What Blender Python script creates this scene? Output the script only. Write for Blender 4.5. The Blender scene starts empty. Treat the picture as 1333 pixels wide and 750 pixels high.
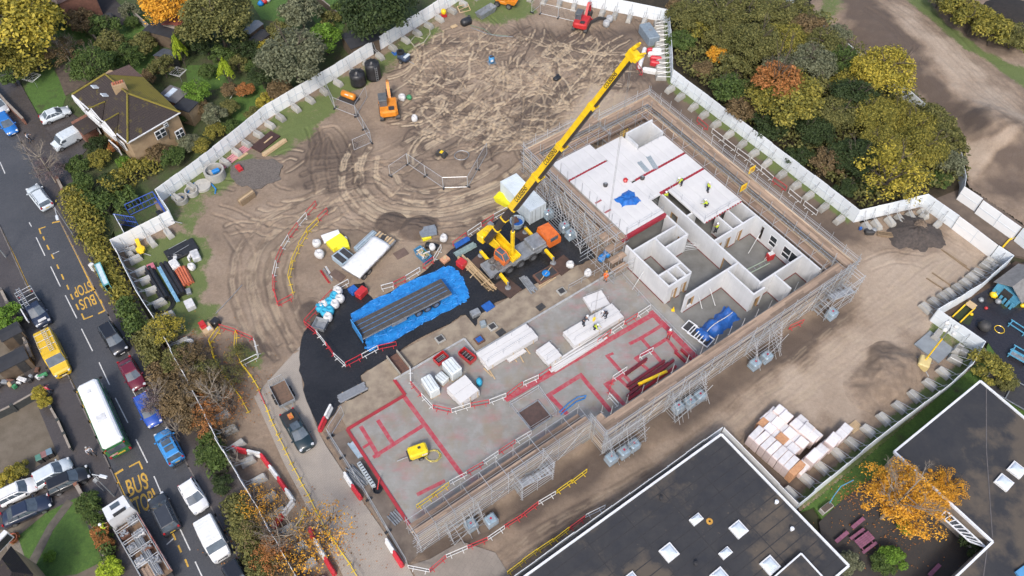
import bpy, math, random
import numpy as np
from mathutils import Vector, Matrix
R=math.radians; PI=math.pi
SC=bpy.context.scene; COL=SC.collection
# ------------------------------------------------------------------ camera, sky, sun, exposure
H=78.0; PITCH=R(53.475); FPX=1050.0
cd=bpy.data.cameras.new('camera'); cam=bpy.data.objects.new('camera',cd); COL.objects.link(cam)
cd.sensor_width=36; cd.lens=36*FPX/1333; cd.clip_start=.5; cd.clip_end=3000
cam.location=(0,0,H); cam.rotation_euler=(PI/2-PITCH,0,0); SC.camera=cam
W=bpy.data.worlds.new('World'); SC.world=W; W.use_nodes=True
SUN_EL=R(48); SUN_AZ=R(190)          # azimuth clockwise from +Y : light from behind the camera, a little to the left
sky=W.node_tree.nodes.new('ShaderNodeTexSky'); sky.sky_type='NISHITA'; sky.sun_disc=False
sky.sun_elevation=SUN_EL; sky.sun_rotation=SUN_AZ; sky.dust_density=3.5; sky.air_density=1.0; sky.ozone_density=1.0
bg=W.node_tree.nodes['Background']; bg.inputs['Strength'].default_value=.14
W.node_tree.links.new(sky.outputs[0],bg.inputs[0])
sd=bpy.data.lights.new('sun','SUN'); sd.energy=1.5; sd.angle=R(10); sd.color=(1,.955,.9)
sun=bpy.data.objects.new('sun',sd); COL.objects.link(sun)
dv=Vector((math.sin(SUN_AZ)*math.cos(SUN_EL),math.cos(SUN_AZ)*math.cos(SUN_EL),math.sin(SUN_EL)))
sun.rotation_euler=dv.to_track_quat('Z','Y').to_euler(); sun.location=(0,0,150)
vs=SC.view_settings; vs.view_transform='Standard'; vs.look='None'; vs.exposure=0.68; vs.gamma=1; vs.use_curve_mapping=False
try: SC.cycles.max_bounces=6; SC.cycles.use_denoising=True
except Exception: pass
# ------------------------------------------------------------------ layout helpers
_sp,_cp=math.sin(PITCH),math.cos(PITCH)
def P(u,v,z=0.0):
    """ground-plan place of a feature surveyed on the photograph (pixel u,v) standing at height z"""
    a=(u-666.5)/FPX; b=-(v-375)/FPX
    d=Vector((a, b*_sp+_cp, b*_cp-_sp)); t=(z-H)/d.z
    return Vector((d.x*t,d.y*t,z))
def G(u,v,zs): q=P(u,v,zs); return Vector((q.x,q.y,0))
BA=R(35.4); dA=Vector((math.cos(BA),math.sin(BA),0)); dB=Vector((math.sin(BA),-math.cos(BA),0)); BO=P(452,559.3,.3); BO.z=0
def B(a,b,z=0): return BO+dA*a+dB*b+Vector((0,0,z))
# ------------------------------------------------------------------ object helpers
def tag(o,label=None,cat=None,group=None,kind=None):
    if label: o['label']=label
    if cat: o['category']=cat
    if group: o['group']=group
    if kind: o['kind']=kind
    return o
def empty(name,loc,rz=0,label=None,cat=None,group=None):
    o=bpy.data.objects.new(name,None); COL.objects.link(o); o.location=loc; o.rotation_euler=(0,0,rz); o.empty_display_size=.3
    return tag(o,label,cat,group)
def link(name,me,parent=None,m=None,loc=None,rot=None):
    o=bpy.data.objects.new(name,me); COL.objects.link(o)
    if parent: o.parent=parent
    if loc is not None: o.location=loc
    if rot is not None: o.rotation_euler=rot
    if m:
        if not me.materials: me.materials.append(m)
        elif me.materials[0]!=m: o.material_slots[0].link='OBJECT'; o.material_slots[0].material=m
    return o
KIDS={}
def copy_tree(o,parent=None):
    c=o.copy(); COL.objects.link(c)
    if parent: c.parent=parent
    for ch in o.children: copy_tree(ch,c)
    return c
class MB:
    def __init__(s): s.v=[]; s.f=[]; s.mi=[]; s.cur=0
    def add(s,vs,fs):
        n=len(s.v); s.v+= [tuple(q) for q in vs]; s.f+=[tuple(i+n for i in f) for f in fs]; s.mi+=[s.cur]*len(fs); return s
    def box(s,c,d,rz=0,M=None,bev=0):
        x,y,z=d[0]/2,d[1]/2,d[2]/2
        if bev:
            b=bev; pr=[(-x+b,-y),(x-b,-y),(x,-y+b),(x,y-b),(x-b,y),(-x+b,y),(-x,y-b),(-x,-y+b)]
            pt=[(p[0]*(1-b/x*.9),p[1]*(1-b/y*.9)) for p in pr]
            vs=[Vector((p[0],p[1],-z)) for p in pr]+[Vector((p[0],p[1],z-b)) for p in pr]+[Vector((p[0],p[1],z)) for p in pt]
            fs=[tuple(range(7,-1,-1)),tuple(range(16,24))]+[(k*8+i,k*8+(i+1)%8,(k+1)*8+(i+1)%8,(k+1)*8+i) for k in(0,1) for i in range(8)]
        else:
            vs=[Vector((i,j,k)) for k in(-z,z) for i,j in((-x,-y),(x,-y),(x,y),(-x,y))]
            fs=[(3,2,1,0),(4,5,6,7),(0,1,5,4),(1,2,6,5),(2,3,7,6),(3,0,4,7)]
        T=Matrix.Translation(Vector(c))@(M if M else Matrix.Rotation(rz,4,'Z'))
        return s.add([T@q for q in vs],fs)
    def bar(s,a,b,r,n=4,r2=None,caps=True):
        a=Vector(a); b=Vector(b); d=b-a
        if d.length<1e-6: return s
        d.normalize(); e=d.orthogonal().normalized(); g=d.cross(e); r2=r if r2 is None else r2
        vs=[]
        for c,rr in((a,r),(b,r2)):
            for k in range(n):
                t=2*PI*(k+.5)/n; vs.append(c+e*math.cos(t)*rr+g*math.sin(t)*rr)
        fs=[(k,(k+1)%n,n+(k+1)%n,n+k) for k in range(n)]
        if caps: fs+=[tuple(range(n-1,-1,-1)),tuple(range(n,2*n))]
        return s.add(vs,fs)
    def beam(s,a,b,w,h):   # rectangular beam, top face horizontal-ish, centre line a-b
        a=Vector(a); b=Vector(b); d=(b-a).normalized(); side=d.cross(Vector((0,0,1)))
        side=side.normalized() if side.length>1e-4 else Vector((1,0,0)); up=side.cross(d)
        vs=[c+side*i*w/2+up*j*h/2 for c in(a,b) for i,j in((-1,-1),(1,-1),(1,1),(-1,1))]
        return s.add(vs,[(0,1,2,3),(7,6,5,4),(0,4,5,1),(1,5,6,2),(2,6,7,3),(3,7,4,0)])
    def path(s,pts,r,n=5):
        for i in range(len(pts)-1): s.bar(pts[i],pts[i+1],r,n)
        return s
    def prism(s,poly,z0,z1,inset=0):
        n=len(poly); P0=[Vector((p[0],p[1],0)) for p in poly]
        ar=sum(P0[i].x*P0[(i+1)%n].y-P0[(i+1)%n].x*P0[i].y for i in range(n))
        if ar<0: P0=P0[::-1]
        c=sum(P0,Vector())/n
        vs=[Vector((p.x,p.y,z0)) for p in P0]+[Vector((p.x+(c.x-p.x)*inset,p.y+(c.y-p.y)*inset,z1)) for p in P0]
        return s.add(vs,[tuple(range(n-1,-1,-1)),tuple(range(n,2*n))]+[(i,(i+1)%n,n+(i+1)%n,n+i) for i in range(n)])
    def rings(s,rings,cap0=True,cap1=True,loop=True):
        n=len(rings[0]); vs=[q for r in rings for q in r]; fs=[]
        for k in range(len(rings)-1):
            for i in range(n if loop else n-1): fs.append((k*n+i,k*n+(i+1)%n,(k+1)*n+(i+1)%n,(k+1)*n+i))
        if cap0: fs.append(tuple(range(n-1,-1,-1)))
        if cap1: fs.append(tuple(range((len(rings)-1)*n,len(rings)*n)))
        return s.add(vs,fs)
    def lathe(s,c,prof,n=12,cap0=True,cap1=True):
        c=Vector(c); return s.rings([[c+Vector((r*math.cos(2*PI*k/n),r*math.sin(2*PI*k/n),z)) for k in range(n)] for r,z in prof],cap0,cap1)
    def quad(s,*p): return s.add(p,[tuple(range(len(p)))])
    def mesh(s,name,m,smooth=False):
        me=bpy.data.meshes.new(name); me.from_pydata(s.v,[],s.f)
        for x in (m if isinstance(m,(list,tuple)) else [m]): me.materials.append(x)
        if any(s.mi): me.polygons.foreach_set('material_index',s.mi)
        if smooth: me.polygons.foreach_set('use_smooth',[True]*len(s.f))
        me.update(); return me
    def build(s,name,m,parent=None,smooth=False,loc=None,rz=None,label=None,cat=None,group=None,kind=None):
        o=link(name,s.mesh(name,m,smooth),parent,None,loc,None if rz is None else (0,0,rz))
        return tag(o,label,cat,group,kind)
def npmesh(name,v,f,m,smooth=False):
    v=np.asarray(v,dtype=np.float32); f=np.asarray(f,dtype=np.int32); me=bpy.data.meshes.new(name)
    me.vertices.add(len(v)); me.vertices.foreach_set('co',v.ravel()); k=f.shape[1]
    me.loops.add(f.size); me.loops.foreach_set('vertex_index',f.ravel()); me.polygons.add(len(f))
    me.polygons.foreach_set('loop_start',np.arange(0,f.size,k,dtype=np.int32))
    me.polygons.foreach_set('loop_total',np.full(len(f),k,dtype=np.int32))
    if smooth: me.polygons.foreach_set('use_smooth',np.ones(len(f),dtype=bool))
    for x in (m if isinstance(m,(list,tuple)) else [m]): me.materials.append(x)
    me.update(calc_edges=True); me.validate(); return me
# ------------------------------------------------------------------ materials
class NT:
    def __init__(s,name):
        s.m=bpy.data.materials.new(name); s.m.use_nodes=True; s.t=s.m.node_tree; s.b=s.t.nodes['Principled BSDF']; s._tc=None
    def n(s,k,**p):
        x=s.t.nodes.new('ShaderNode'+k)
        for a,b in p.items(): setattr(x,a,b)
        return x
    def l(s,a,b): s.t.links.new(a,b)
    def co(s):
        if not s._tc: s._tc=s.n('TexCoord')
        return s._tc.outputs['Object']
    def noise(s,scale,detail=4,rough=.55,vec=None,dist=0,sc=None):
        x=s.n('TexNoise'); x.inputs['Scale'].default_value=scale; x.inputs['Detail'].default_value=detail; x.inputs['Roughness'].default_value=rough; x.inputs['Distortion'].default_value=dist
        v=vec or s.co()
        if sc:
            mp=s.n('Mapping'); mp.inputs['Scale'].default_value=sc; s.l(v,mp.inputs['Vector']); v=mp.outputs[0]
        s.l(v,x.inputs['Vector']); return x.outputs['Fac']
    def ramp(s,f,a,b):
        x=s.n('MapRange'); x.inputs[1].default_value=a; x.inputs[2].default_value=b; s.l(f,x.inputs[0]); return x.outputs[0]
    def math(s,op,a,b):
        x=s.n('Math',operation=op)
        for i,q in enumerate((a,b)):
            if isinstance(q,(int,float)): x.inputs[i].default_value=q
            else: s.l(q,x.inputs[i])
        return x.outputs[0]
    def mix(s,f,a,b,mode='MIX'):
        x=s.n('Mix',data_type='RGBA',blend_type=mode)
        if isinstance(f,(int,float)): x.inputs[0].default_value=f
        else: s.l(f,x.inputs[0])
        for i,q in((6,a),(7,b)):
            if isinstance(q,tuple): x.inputs[i].default_value=(*q,1)
            else: s.l(q,x.inputs[i])
        return x.outputs[2]
    def out(s,col=None,rough=.8,metal=0,bump=None,bs=.3,bd=.05):
        if col is not None:
            if isinstance(col,tuple): s.b.inputs['Base Color'].default_value=(*col,1)
            else: s.l(col,s.b.inputs['Base Color'])
        if isinstance(rough,(int,float)): s.b.inputs['Roughness'].default_value=rough
        else: s.l(rough,s.b.inputs['Roughness'])
        s.b.inputs['Metallic'].default_value=metal
        if bump is not None:
            x=s.n('Bump'); x.inputs['Strength'].default_value=bs; x.inputs['Distance'].default_value=bd; s.l(bump,x.inputs['Height']); s.l(x.outputs[0],s.b.inputs['Normal'])
        return s.m
_MC={}
def M(name,c,c2=None,rough=.75,scale=2.0,bump=0,metal=0,coat=0,isl=0,lo=.35,hi=.65,spec=None,bscale=None,obj=0):
    if name in _MC: return _MC[name]
    t=NT(name); c2=c2 or tuple(x*.72 for x in c)
    f=t.noise(scale,5,.6); col=t.mix(t.ramp(f,lo,hi),c,c2)
    if isl:
        g=t.n('NewGeometry'); col=t.mix(isl,col,t.mix(g.outputs['Random Per Island'],tuple(x*.45 for x in c),tuple(min(1,x*1.5) for x in c)))
    if obj:
        g=t.n('ObjectInfo'); col=t.mix(obj,col,t.mix(g.outputs['Random'],tuple(x*.6 for x in c),tuple(min(1,x*1.35) for x in c)))
    t.out(col,rough,metal,t.noise(bscale or scale*8,3) if bump else None,bump)
    if coat: t.b.inputs['Coat Weight'].default_value=coat; t.b.inputs['Coat Roughness'].default_value=.08
    if spec is not None: t.b.inputs['Specular IOR Level'].default_value=spec
    _MC[name]=t.m; return t.m
def sheet(name,poly,z,m,th=.3,label=None,kind='structure'):
    return MB().prism(poly,z-th,z).build(name,m,kind=kind,label=label)
def px(pts,z=0): return [P(u,v,z) for u,v in pts]
_ORD='first second third fourth fifth sixth seventh eighth ninth tenth eleventh twelfth thirteenth fourteenth fifteenth sixteenth seventeenth eighteenth nineteenth twentieth'.split()
def ordw(i,n):
    if n==1: return 'single'
    if i==n-1: return 'last'
    return _ORD[i] if i<20 else 'twenty '+_ORD[i-20]
def dirw(a,c):
    dx,dy=c[0]-a[0],c[1]-a[1]
    return ('left' if dx>0 else 'right') if abs(dx)>abs(dy)*.8 else ('top' if dy>0 else 'bottom')
random.seed(7); RNG=np.random.default_rng(11)
# ------------------------------------------------------------------ ground, road, site mud
def grass_mat(name,a,b,soil=(.05,.035,.025),amt=.35):
    t=NT(name); f=t.noise(.35,6,.65); g=t.noise(6,4,.7); k=t.noise(1.6,5,.7)
    c=t.mix(t.ramp(g,.3,.7),a,b); c=t.mix(t.ramp(f,.62-amt*.3,.75),c,soil); c=t.mix(t.math('MULTIPLY',t.ramp(k,.45,.7),.45),c,tuple(x*.5 for x in b))
    return t.out(c,.9,0,t.noise(14,4,.8),.6,.15)
m_lawn=grass_mat('lawn_grass',(.095,.175,.03),(.05,.11,.022),amt=.15)
m_rough=grass_mat('rough_ground',(.075,.11,.028),(.04,.062,.02),(.075,.056,.04),.6)
m_litter=grass_mat('leaf_litter',(.05,.038,.022),(.022,.02,.012),(.07,.05,.03),.5)
def asphalt(name,c,c2,wear=.5):
    t=NT(name); f=t.noise(.18,5,.6); g=t.noise(30,3,.8); w=t.noise(1.3,6,.7)
    col=t.mix(t.ramp(f,.35,.65),c,c2); col=t.mix(t.math('MULTIPLY',t.ramp(g,.45,.75),.5),col,tuple(x*1.9 for x in c)); col=t.mix(t.math('MULTIPLY',t.ramp(w,.55,.7),wear),col,tuple(x*.55 for x in c))
    return t.out(col,t.ramp(w,.2,1.3),0,g,.35,.02)
m_road=asphalt('road_asphalt',(.052,.053,.056),(.07,.07,.073),.35)
m_pave=asphalt('pavement_asphalt',(.055,.048,.046),(.075,.066,.063),.4)
m_tarmac=asphalt('fresh_tarmac',(.014,.0145,.016),(.026,.026,.028),.7)
m_rubber=asphalt('playground_surface',(.022,.022,.028),(.03,.028,.033),.3)
# base sheet reaching the horizon
m_soil=M('far_soil',(.055,.05,.028),(.03,.035,.016),.95,.15)
b=MB(); b.box((0,90,-.75),(1800,1800,.5)); b.build('ground',m_soil,kind='structure')
ROAD_L=[(-60,170),(0,293),(39,379),(100,510),(136,590),(163,649),(215,760),(262,860)]
ROAD_R=[(-60,20),(20,173),(35,200),(75,283),(122,375),(141,412),(190,505),(244,607),(280,672),(330,765),(380,860)]
sheet('road',px(ROAD_L)+px(ROAD_R)[::-1],0,m_road)
def offs(pts,d):
    q=[]; n=len(pts)
    for i,p in enumerate(pts):
        t=(pts[min(i+1,n-1)]-pts[max(i-1,0)]).normalized(); q.append(p+Vector((-t.y,t.x,0))*d)
    return q
rl,rr=px(ROAD_L),px(ROAD_R)
def ribbon(name,a,b_,z0,z1,m,**k):
    mb=MB()
    for i in range(len(a)-1): mb.prism([a[i],a[i+1],b_[i+1],b_[i]],z0,z1)
    return mb.build(name,m,kind='structure',**k)
# kerbs (individual stones) and pavements
m_kerb=M('kerb_stone',(.17,.15,.14),(.1,.09,.085),.85,1.5)
ribbon('pavement',offs(rl,-.16),offs(rl,-4.0),-.3,.11,m_pave)
ribbon('pavement',offs(rr,.16),offs(rr,3.7),-.3,.11,m_pave)
def kerbs(pts,side,parent):
    me=None
    for i in range(len(pts)-1):
        a,c=pts[i],pts[i+1]; L=(c-a).length; n=max(1,int(L/1.83)); d=(c-a)/L; ang=math.atan2(d.y,d.x)
        for k in range(n):
            q=a+d*(k+.5)*L/n+Vector((-d.y,d.x,0))*.08*side
            if me is None: me=MB().box((0,0,0),(1.8,.15,.3),bev=.02).mesh('kerb_stone',m_kerb)
            o=link('kerb_stone',me,parent,None,(q.x,q.y,-.018),(0,0,ang)); 
kp=tag(empty('kerb',(0,0,0)),kind='structure'); kerbs(rl[1:-1],-1,kp)
kp=tag(empty('kerb',(0,0,0)),kind='structure'); kerbs(rr[1:-1],1,kp)
# painted markings
m_ymark=M('yellow_road_paint',(.55,.33,.05),(.36,.22,.05),.7,3,lo=.45,hi=.75); m_wmark=M('white_road_paint',(.6,.6,.58),(.33,.33,.33),.7,3,lo=.45,hi=.75)
def stripe(p,q,w,m,name,z=.004):
    a,c=P(*p),P(*q); d=(c-a).normalized(); s=Vector((-d.y,d.x,0))*w/2
    return MB().prism([a-s,a+s,c+s,c-s],-.002,z).build(name,m,kind='structure')
def polystripe(pts,w,m,name):
    mb=MB()
    for i in range(len(pts)-1):
        a,c=P(*pts[i]),P(*pts[i+1]); d=(c-a).normalized(); s=Vector((-d.y,d.x,0))*w/2; mb.prism([a-s-d*w/2,a+s-d*w/2,c+s+d*w/2,c-s+d*w/2],-.002-.0001*i,.004+.0006*(i%2))
    return mb.build(name,m,kind='structure')
polystripe([(0,295),(20,336),(38,376),(63,437)],.13,m_ymark,'yellow_edge_line'); polystripe([(84,478),(101,512),(137,591)],.13,m_ymark,'yellow_edge_line')
polystripe([(69,290),(78.7,288),(100,331),(122.7,378.7)],.22,m_ymark,'bus_stop_line')
polystripe([(122.7,378.7),(128,386),(137,404),(129,408)],.22,m_ymark,'bus_stop_line')
polystripe([(58.5,295.5),(51,298),(53,304)],.17,m_ymark,'bus_stop_line'); polystripe([(106.5,409),(109.5,415.5),(120,411.5)],.17,m_ymark,'bus_stop_line')
polystripe([(158.7,612),(149,618),(163.5,650)],.26,m_ymark,'bus_stop_line'); polystripe([(169,607.5),(181,601),(185,610)],.17,m_ymark,'bus_stop_line')
for p,q in [((56,308),(58,313)),((61,319),(64,325)),((67,331),(70,337)),((74,344.5),(76.5,350)),((80,357),(83,364)),((87,371),(89.5,377)),((92,383),(95,390)),((99,396),(102.5,403.5)),
    ((189,618),(192,626)),((197.5,636),(201.5,644)),((224.5,694),(228.5,703)),((232,710),(236,719)),((241,728),(245,738))]: stripe(p,q,.17,m_ymark,'bus_stop_line')
stripe((226.5,700.5),(217,709),.12,m_wmark,'white_parking_line')
for p,q in [((47,309),(58.5,333)),((66,347),(78.5,373)),((85,384.5),(100,414.5)),((106,428),(120.5,457)),((129,472),(142.5,501)),((150,518),(166.5,550.5)),((177,572),(192,602.5)),((200.5,620),(212,647)),((234,688),(247.5,716.5)),((254,731),(266,757)),
    ((0,211),(6.5,226)),((38,289.5),(41,295))]: stripe(p,q,.11,m_wmark,'white_centre_line')
stripe((67,331.5),(77,327),.08,m_wmark,'white_parking_line'); stripe((168,501),(177,516),.08,m_wmark,'white_parking_line')
def word(txt,at,size,rz,sx,m,name,z=.004,rot=None,parent=None,sy=1,label=None):
    cu=bpy.data.curves.new(name,'FONT'); cu.body=txt; cu.size=size; cu.align_x='CENTER'; cu.align_y='CENTER'; cu.extrude=.001; cu.offset=size*.012
    o=bpy.data.objects.new(name,cu); me=bpy.data.meshes.new_from_object(o); bpy.data.objects.remove(o)
    o=link(name,me,parent,m,at,rot or (0,0,rz)); o.scale=(sx,sy,1); return o
def word_between(txt,c,right,up,w,h,m):   # letters laid flat: c centre px, reading direction px, letter-up px
    p=P(*c); r=(P(c[0]+right[0],c[1]+right[1])-p).normalized(); rz=math.atan2(r.y,r.x)
    o=word(txt,(p.x,p.y,.005),1,rz,1,m,'road_word'); tag(o,kind='structure')
    d=o.dimensions; xs=[v.co.x for v in o.data.vertices]; ys=[v.co.y for v in o.data.vertices]
    o.scale=(w/(max(xs)-min(xs)),h/(max(ys)-min(ys)),1); return o
def plen(a,c): return (P(*a)-P(*c)).length
word_between('STOP',(107.5,376),(-20,8.5),None,plen((118,372),(95.5,381.5)),1.75,m_ymark); word_between('BUS',(114,392.5),(-20,8.5),None,plen((124,388.5),(104,396.5)),1.75,m_ymark)
word_between('BUS',(178.5,632),(20,-9),None,plen((165,639),(190,626)),2.0,m_ymark); word_between('STOP',(185,656.5),(20,-9),None,plen((170,664),(200,650)),2.0,m_ymark)
# ---- the site: a grid of rutted mud
SITE=[(201,262),(292,198),(344,156),(437,101),(460,86),(571,15),(645,-40),(872,28),(877,103),(1020,216),(1120,291),(1209,268),(1318,345),(1228,420),(1284,455),(1262,480),(1150,575),(1072,640),(1042,664),(941,566),(680,760),(600,880),(440,860),(392,760),(280,580),(205,420),(152,325),(214,290)]
site_poly=px(SITE)
def inside(x,y,poly):
    r=np.zeros(x.shape,bool); n=len(poly); j=n-1
    for i in range(n):
        xi,yi,xj,yj=poly[i][0],poly[i][1],poly[j][0],poly[j][1]
        c=((yi>y)!=(yj>y))&(x<(xj-xi)*(y-yi)/(yj-yi+1e-12)+xi); r^=c; j=i
    return r
def segd(x,y,pts):
    d=np.full(x.shape,1e9); 
    for i in range(len(pts)-1):
        ax,ay=pts[i][0],pts[i][1]; bx,by=pts[i+1][0]-ax,pts[i+1][1]-ay; L=bx*bx+by*by+1e-9
        t=np.clip(((x-ax)*bx+(y-ay)*by)/L,0,1); d=np.minimum(d,np.hypot(x-ax-t*bx,y-ay-t*by))
    return d
def vnoise(x,y,sc,seed):
    r=np.random.default_rng(seed); T=r.random((256,256)); X=x*sc+1000.3; Y=y*sc+1000.7; xi=np.floor(X).astype(int); yi=np.floor(Y).astype(int); fx=X-xi; fy=Y-yi
    fx=fx*fx*(3-2*fx); fy=fy*fy*(3-2*fy); g=lambda a,b_:T[a%256,b_%256]
    return (g(xi,yi)*(1-fx)+g(xi+1,yi)*fx)*(1-fy)+(g(xi,yi+1)*(1-fx)+g(xi+1,yi+1)*fx)*fy
def fbm(x,y,sc,seed,o=4): return sum(vnoise(x,y,sc*2**k,seed+k)*.5**k for k in range(o))/sum(.5**k for k in range(o))
def sstep(a,b_,x): t=np.clip((x-a)/(b_-a),0,1); return t*t*(3-2*t)
def smooth_line(pts,n=6):
    q=[]; pts=[Vector((p[0],p[1],0)) for p in pts]
    for i in range(len(pts)-1):
        p0,p1,p2,p3=pts[max(i-1,0)],pts[i],pts[i+1],pts[min(i+2,len(pts)-1)]
        for k in range(n):
            t=k/n; q.append(.5*((2*p1)+(p2-p0)*t+(2*p0-5*p1+4*p2-p3)*t*t+(3*p1-p0-3*p2+p3)*t**3))
    q.append(pts[-1]); return q
def grid_sheet(name,poly,step,fn,m,kind='structure'):
    xs=[p[0] for p in poly]; ys=[p[1] for p in poly]
    gx=np.arange(min(xs),max(xs)+step,step); gy=np.arange(min(ys),max(ys)+step,step); X,Y=np.meshgrid(gx,gy); nx=len(gx)
    ins=inside(X,Y,poly); cell=ins[:-1,:-1]|ins[1:,:-1]|ins[:-1,1:]|ins[1:,1:]
    idx=np.arange(X.size).reshape(X.shape); f=np.stack([idx[:-1,:-1],idx[:-1,1:],idx[1:,1:],idx[1:,:-1]],-1)[cell]
    used=np.unique(f); mp=np.full(X.size,-1); mp[used]=np.arange(len(used)); x=X.ravel()[used]; y=Y.ravel()[used]
    z,col=fn(x,y); me=npmesh(name,np.stack([x,y,z],-1),mp[f],m,True)
    at=me.color_attributes.new('soil','FLOAT_COLOR','POINT'); at.data.foreach_set('color',np.concatenate([col,np.ones((len(x),1))],1).astype(np.float32).ravel())
    return tag(link(name,me),kind=kind)
def segd_fast(x,y,pts,rad):
    d=np.full(x.shape,1e3)
    for i in range(len(pts)-1):
        a,c=pts[i],pts[i+1]
        k=np.where((x>min(a[0],c[0])-rad)&(x<max(a[0],c[0])+rad)&(y>min(a[1],c[1])-rad)&(y<max(a[1],c[1])+rad))[0]
        if len(k): d[k]=np.minimum(d[k],segd(x[k],y[k],[a,c]))
    return d
# wheel tracks: (pixel polyline, light 0..1, depth, gauge)
TR=[([(352,455),(330,420),(318,385),(316,350),(330,315),(365,285),(410,262),(470,250)],.55,.12,2.0),
 ([(372,462),(352,430),(340,390),(338,350),(355,318),(395,290)],.55,.12,2.0),
 ([(390,440),(370,400),(362,360),(368,330)],.5,.1,1.9),
 ([(300,300),(318,325),(322,360),(318,400)],.3,.07,1.8),
 ([(402,215),(440,210),(480,215),(520,235)],.15,.12,1.9),([(395,235),(440,222),(500,205),(560,170)],.2,.12,1.9),
 ([(470,190),(458,220),(462,250),(490,275),(540,285),(600,280),(650,262),(690,235)],.75,.13,2.1),
 ([(480,205),(478,235),(500,262),(550,272),(610,262),(660,240),(700,210)],.8,.12,2.0),
 ([(500,225),(520,250),(560,258),(610,248),(655,222)],.7,.1,1.9),
 ([(450,255),(480,290),(540,300),(620,300),(680,270)],.55,.1,2.0),
 ([(640,255),(690,215),(735,180),(770,150),(800,115),(825,85)],.6,.1,2.0),([(560,200),(620,160),(680,110),(720,70),(770,40)],.75,.1,2.0),
 ([(530,195),(590,160),(640,120),(700,85),(740,50)],.7,.09,2.0),([(545,130),(600,110),(660,95),(720,90)],.75,.08,1.9),
 ([(600,210),(650,185),(700,140),(740,100)],.45,.12,2.0),
 ([(700,30),(720,60),(760,90),(790,110)],.1,.1,1.8),([(680,25),(700,60),(735,90)],.1,.1,1.8),([(400,190),(430,170),(450,205),(452,240)],.0,.14,1.8),([(420,185),(415,215),(420,250)],.0,.12,1.8),([(405,165),(412,190),(406,215)],.0,.12,1.6),
 ([(700,740),(780,690),(860,635),(940,580),(1000,530),(1080,470),(1150,420),(1220,370),(1260,330)],.45,.07,2.0),
 ([(650,745),(740,690),(830,640),(920,580),(1000,510),(1090,440),(1170,385),(1230,340)],.4,.07,2.0),
 ([(1135,395),(1160,360),(1190,335),(1230,318)],.35,.08,1.9),([(1090,480),(1130,440),(1200,395),(1250,360)],.35,.07,1.9),
 ([(1180,290),(1220,310),(1260,335)],.1,.1,1.8),([(1130,345),(1160,335),(1200,340)],.2,.09,1.8)]
rt=random.Random(5)
for k in range(330):      # short churned passes of the digger in the top field
    u=rt.uniform(530,800); v=rt.uniform(48,195)
    if v>225-.0*u and u>700: continue
    L=rt.uniform(18,85); a=rt.gauss(-.6,.7); cv=rt.uniform(-.8,.8); pts=[]
    for j in range(5):
        aa=a+cv*(j/4-.5); pts.append((u+L*(j/4-.5)*math.cos(aa),v+L*.75*(j/4-.5)*math.sin(aa)))
    TR.append((pts,rt.choice([-.15,.3,.5,.7,.9])*rt.uniform(.7,1),rt.uniform(.05,.13),rt.choice([0,0,.55,1.6])))
for k in range(34):
    u=rt.uniform(640,850); v=rt.uniform(20,110); a=rt.uniform(.5,1.2); L=rt.uniform(20,60)
    TR.append(([(u-L*.5*math.cos(a),v-L*.5*math.sin(a)),(u,v+rt.uniform(-3,3)),(u+L*.5*math.cos(a),v+L*.5*math.sin(a))],rt.uniform(0,.3),.08,rt.choice([0,1.6])))
for k in range(40):
    u=rt.uniform(280,600); v=rt.uniform(200,300); a=rt.gauss(-.3,.5); L=rt.uniform(20,60)
    TR.append(([(u-L*.5*math.cos(a),v-L*.4*math.sin(a)),(u,v+rt.uniform(-5,5)),(u+L*.5*math.cos(a),v+L*.4*math.sin(a))],rt.uniform(.1,.6),.09,rt.choice([0,1.7])))
def pm(x,y,poly,soft,seed,amp=1.5,sc=.35):   # soft-edged noisy polygon mask
    q=px(poly); k=np.where(inside(x,y,q),1.0,-1.0)*segd(x,y,q+[q[0]])+(fbm(x,y,sc,seed,4)-.5)*2*amp
    return sstep(-soft,soft,k)
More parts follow.
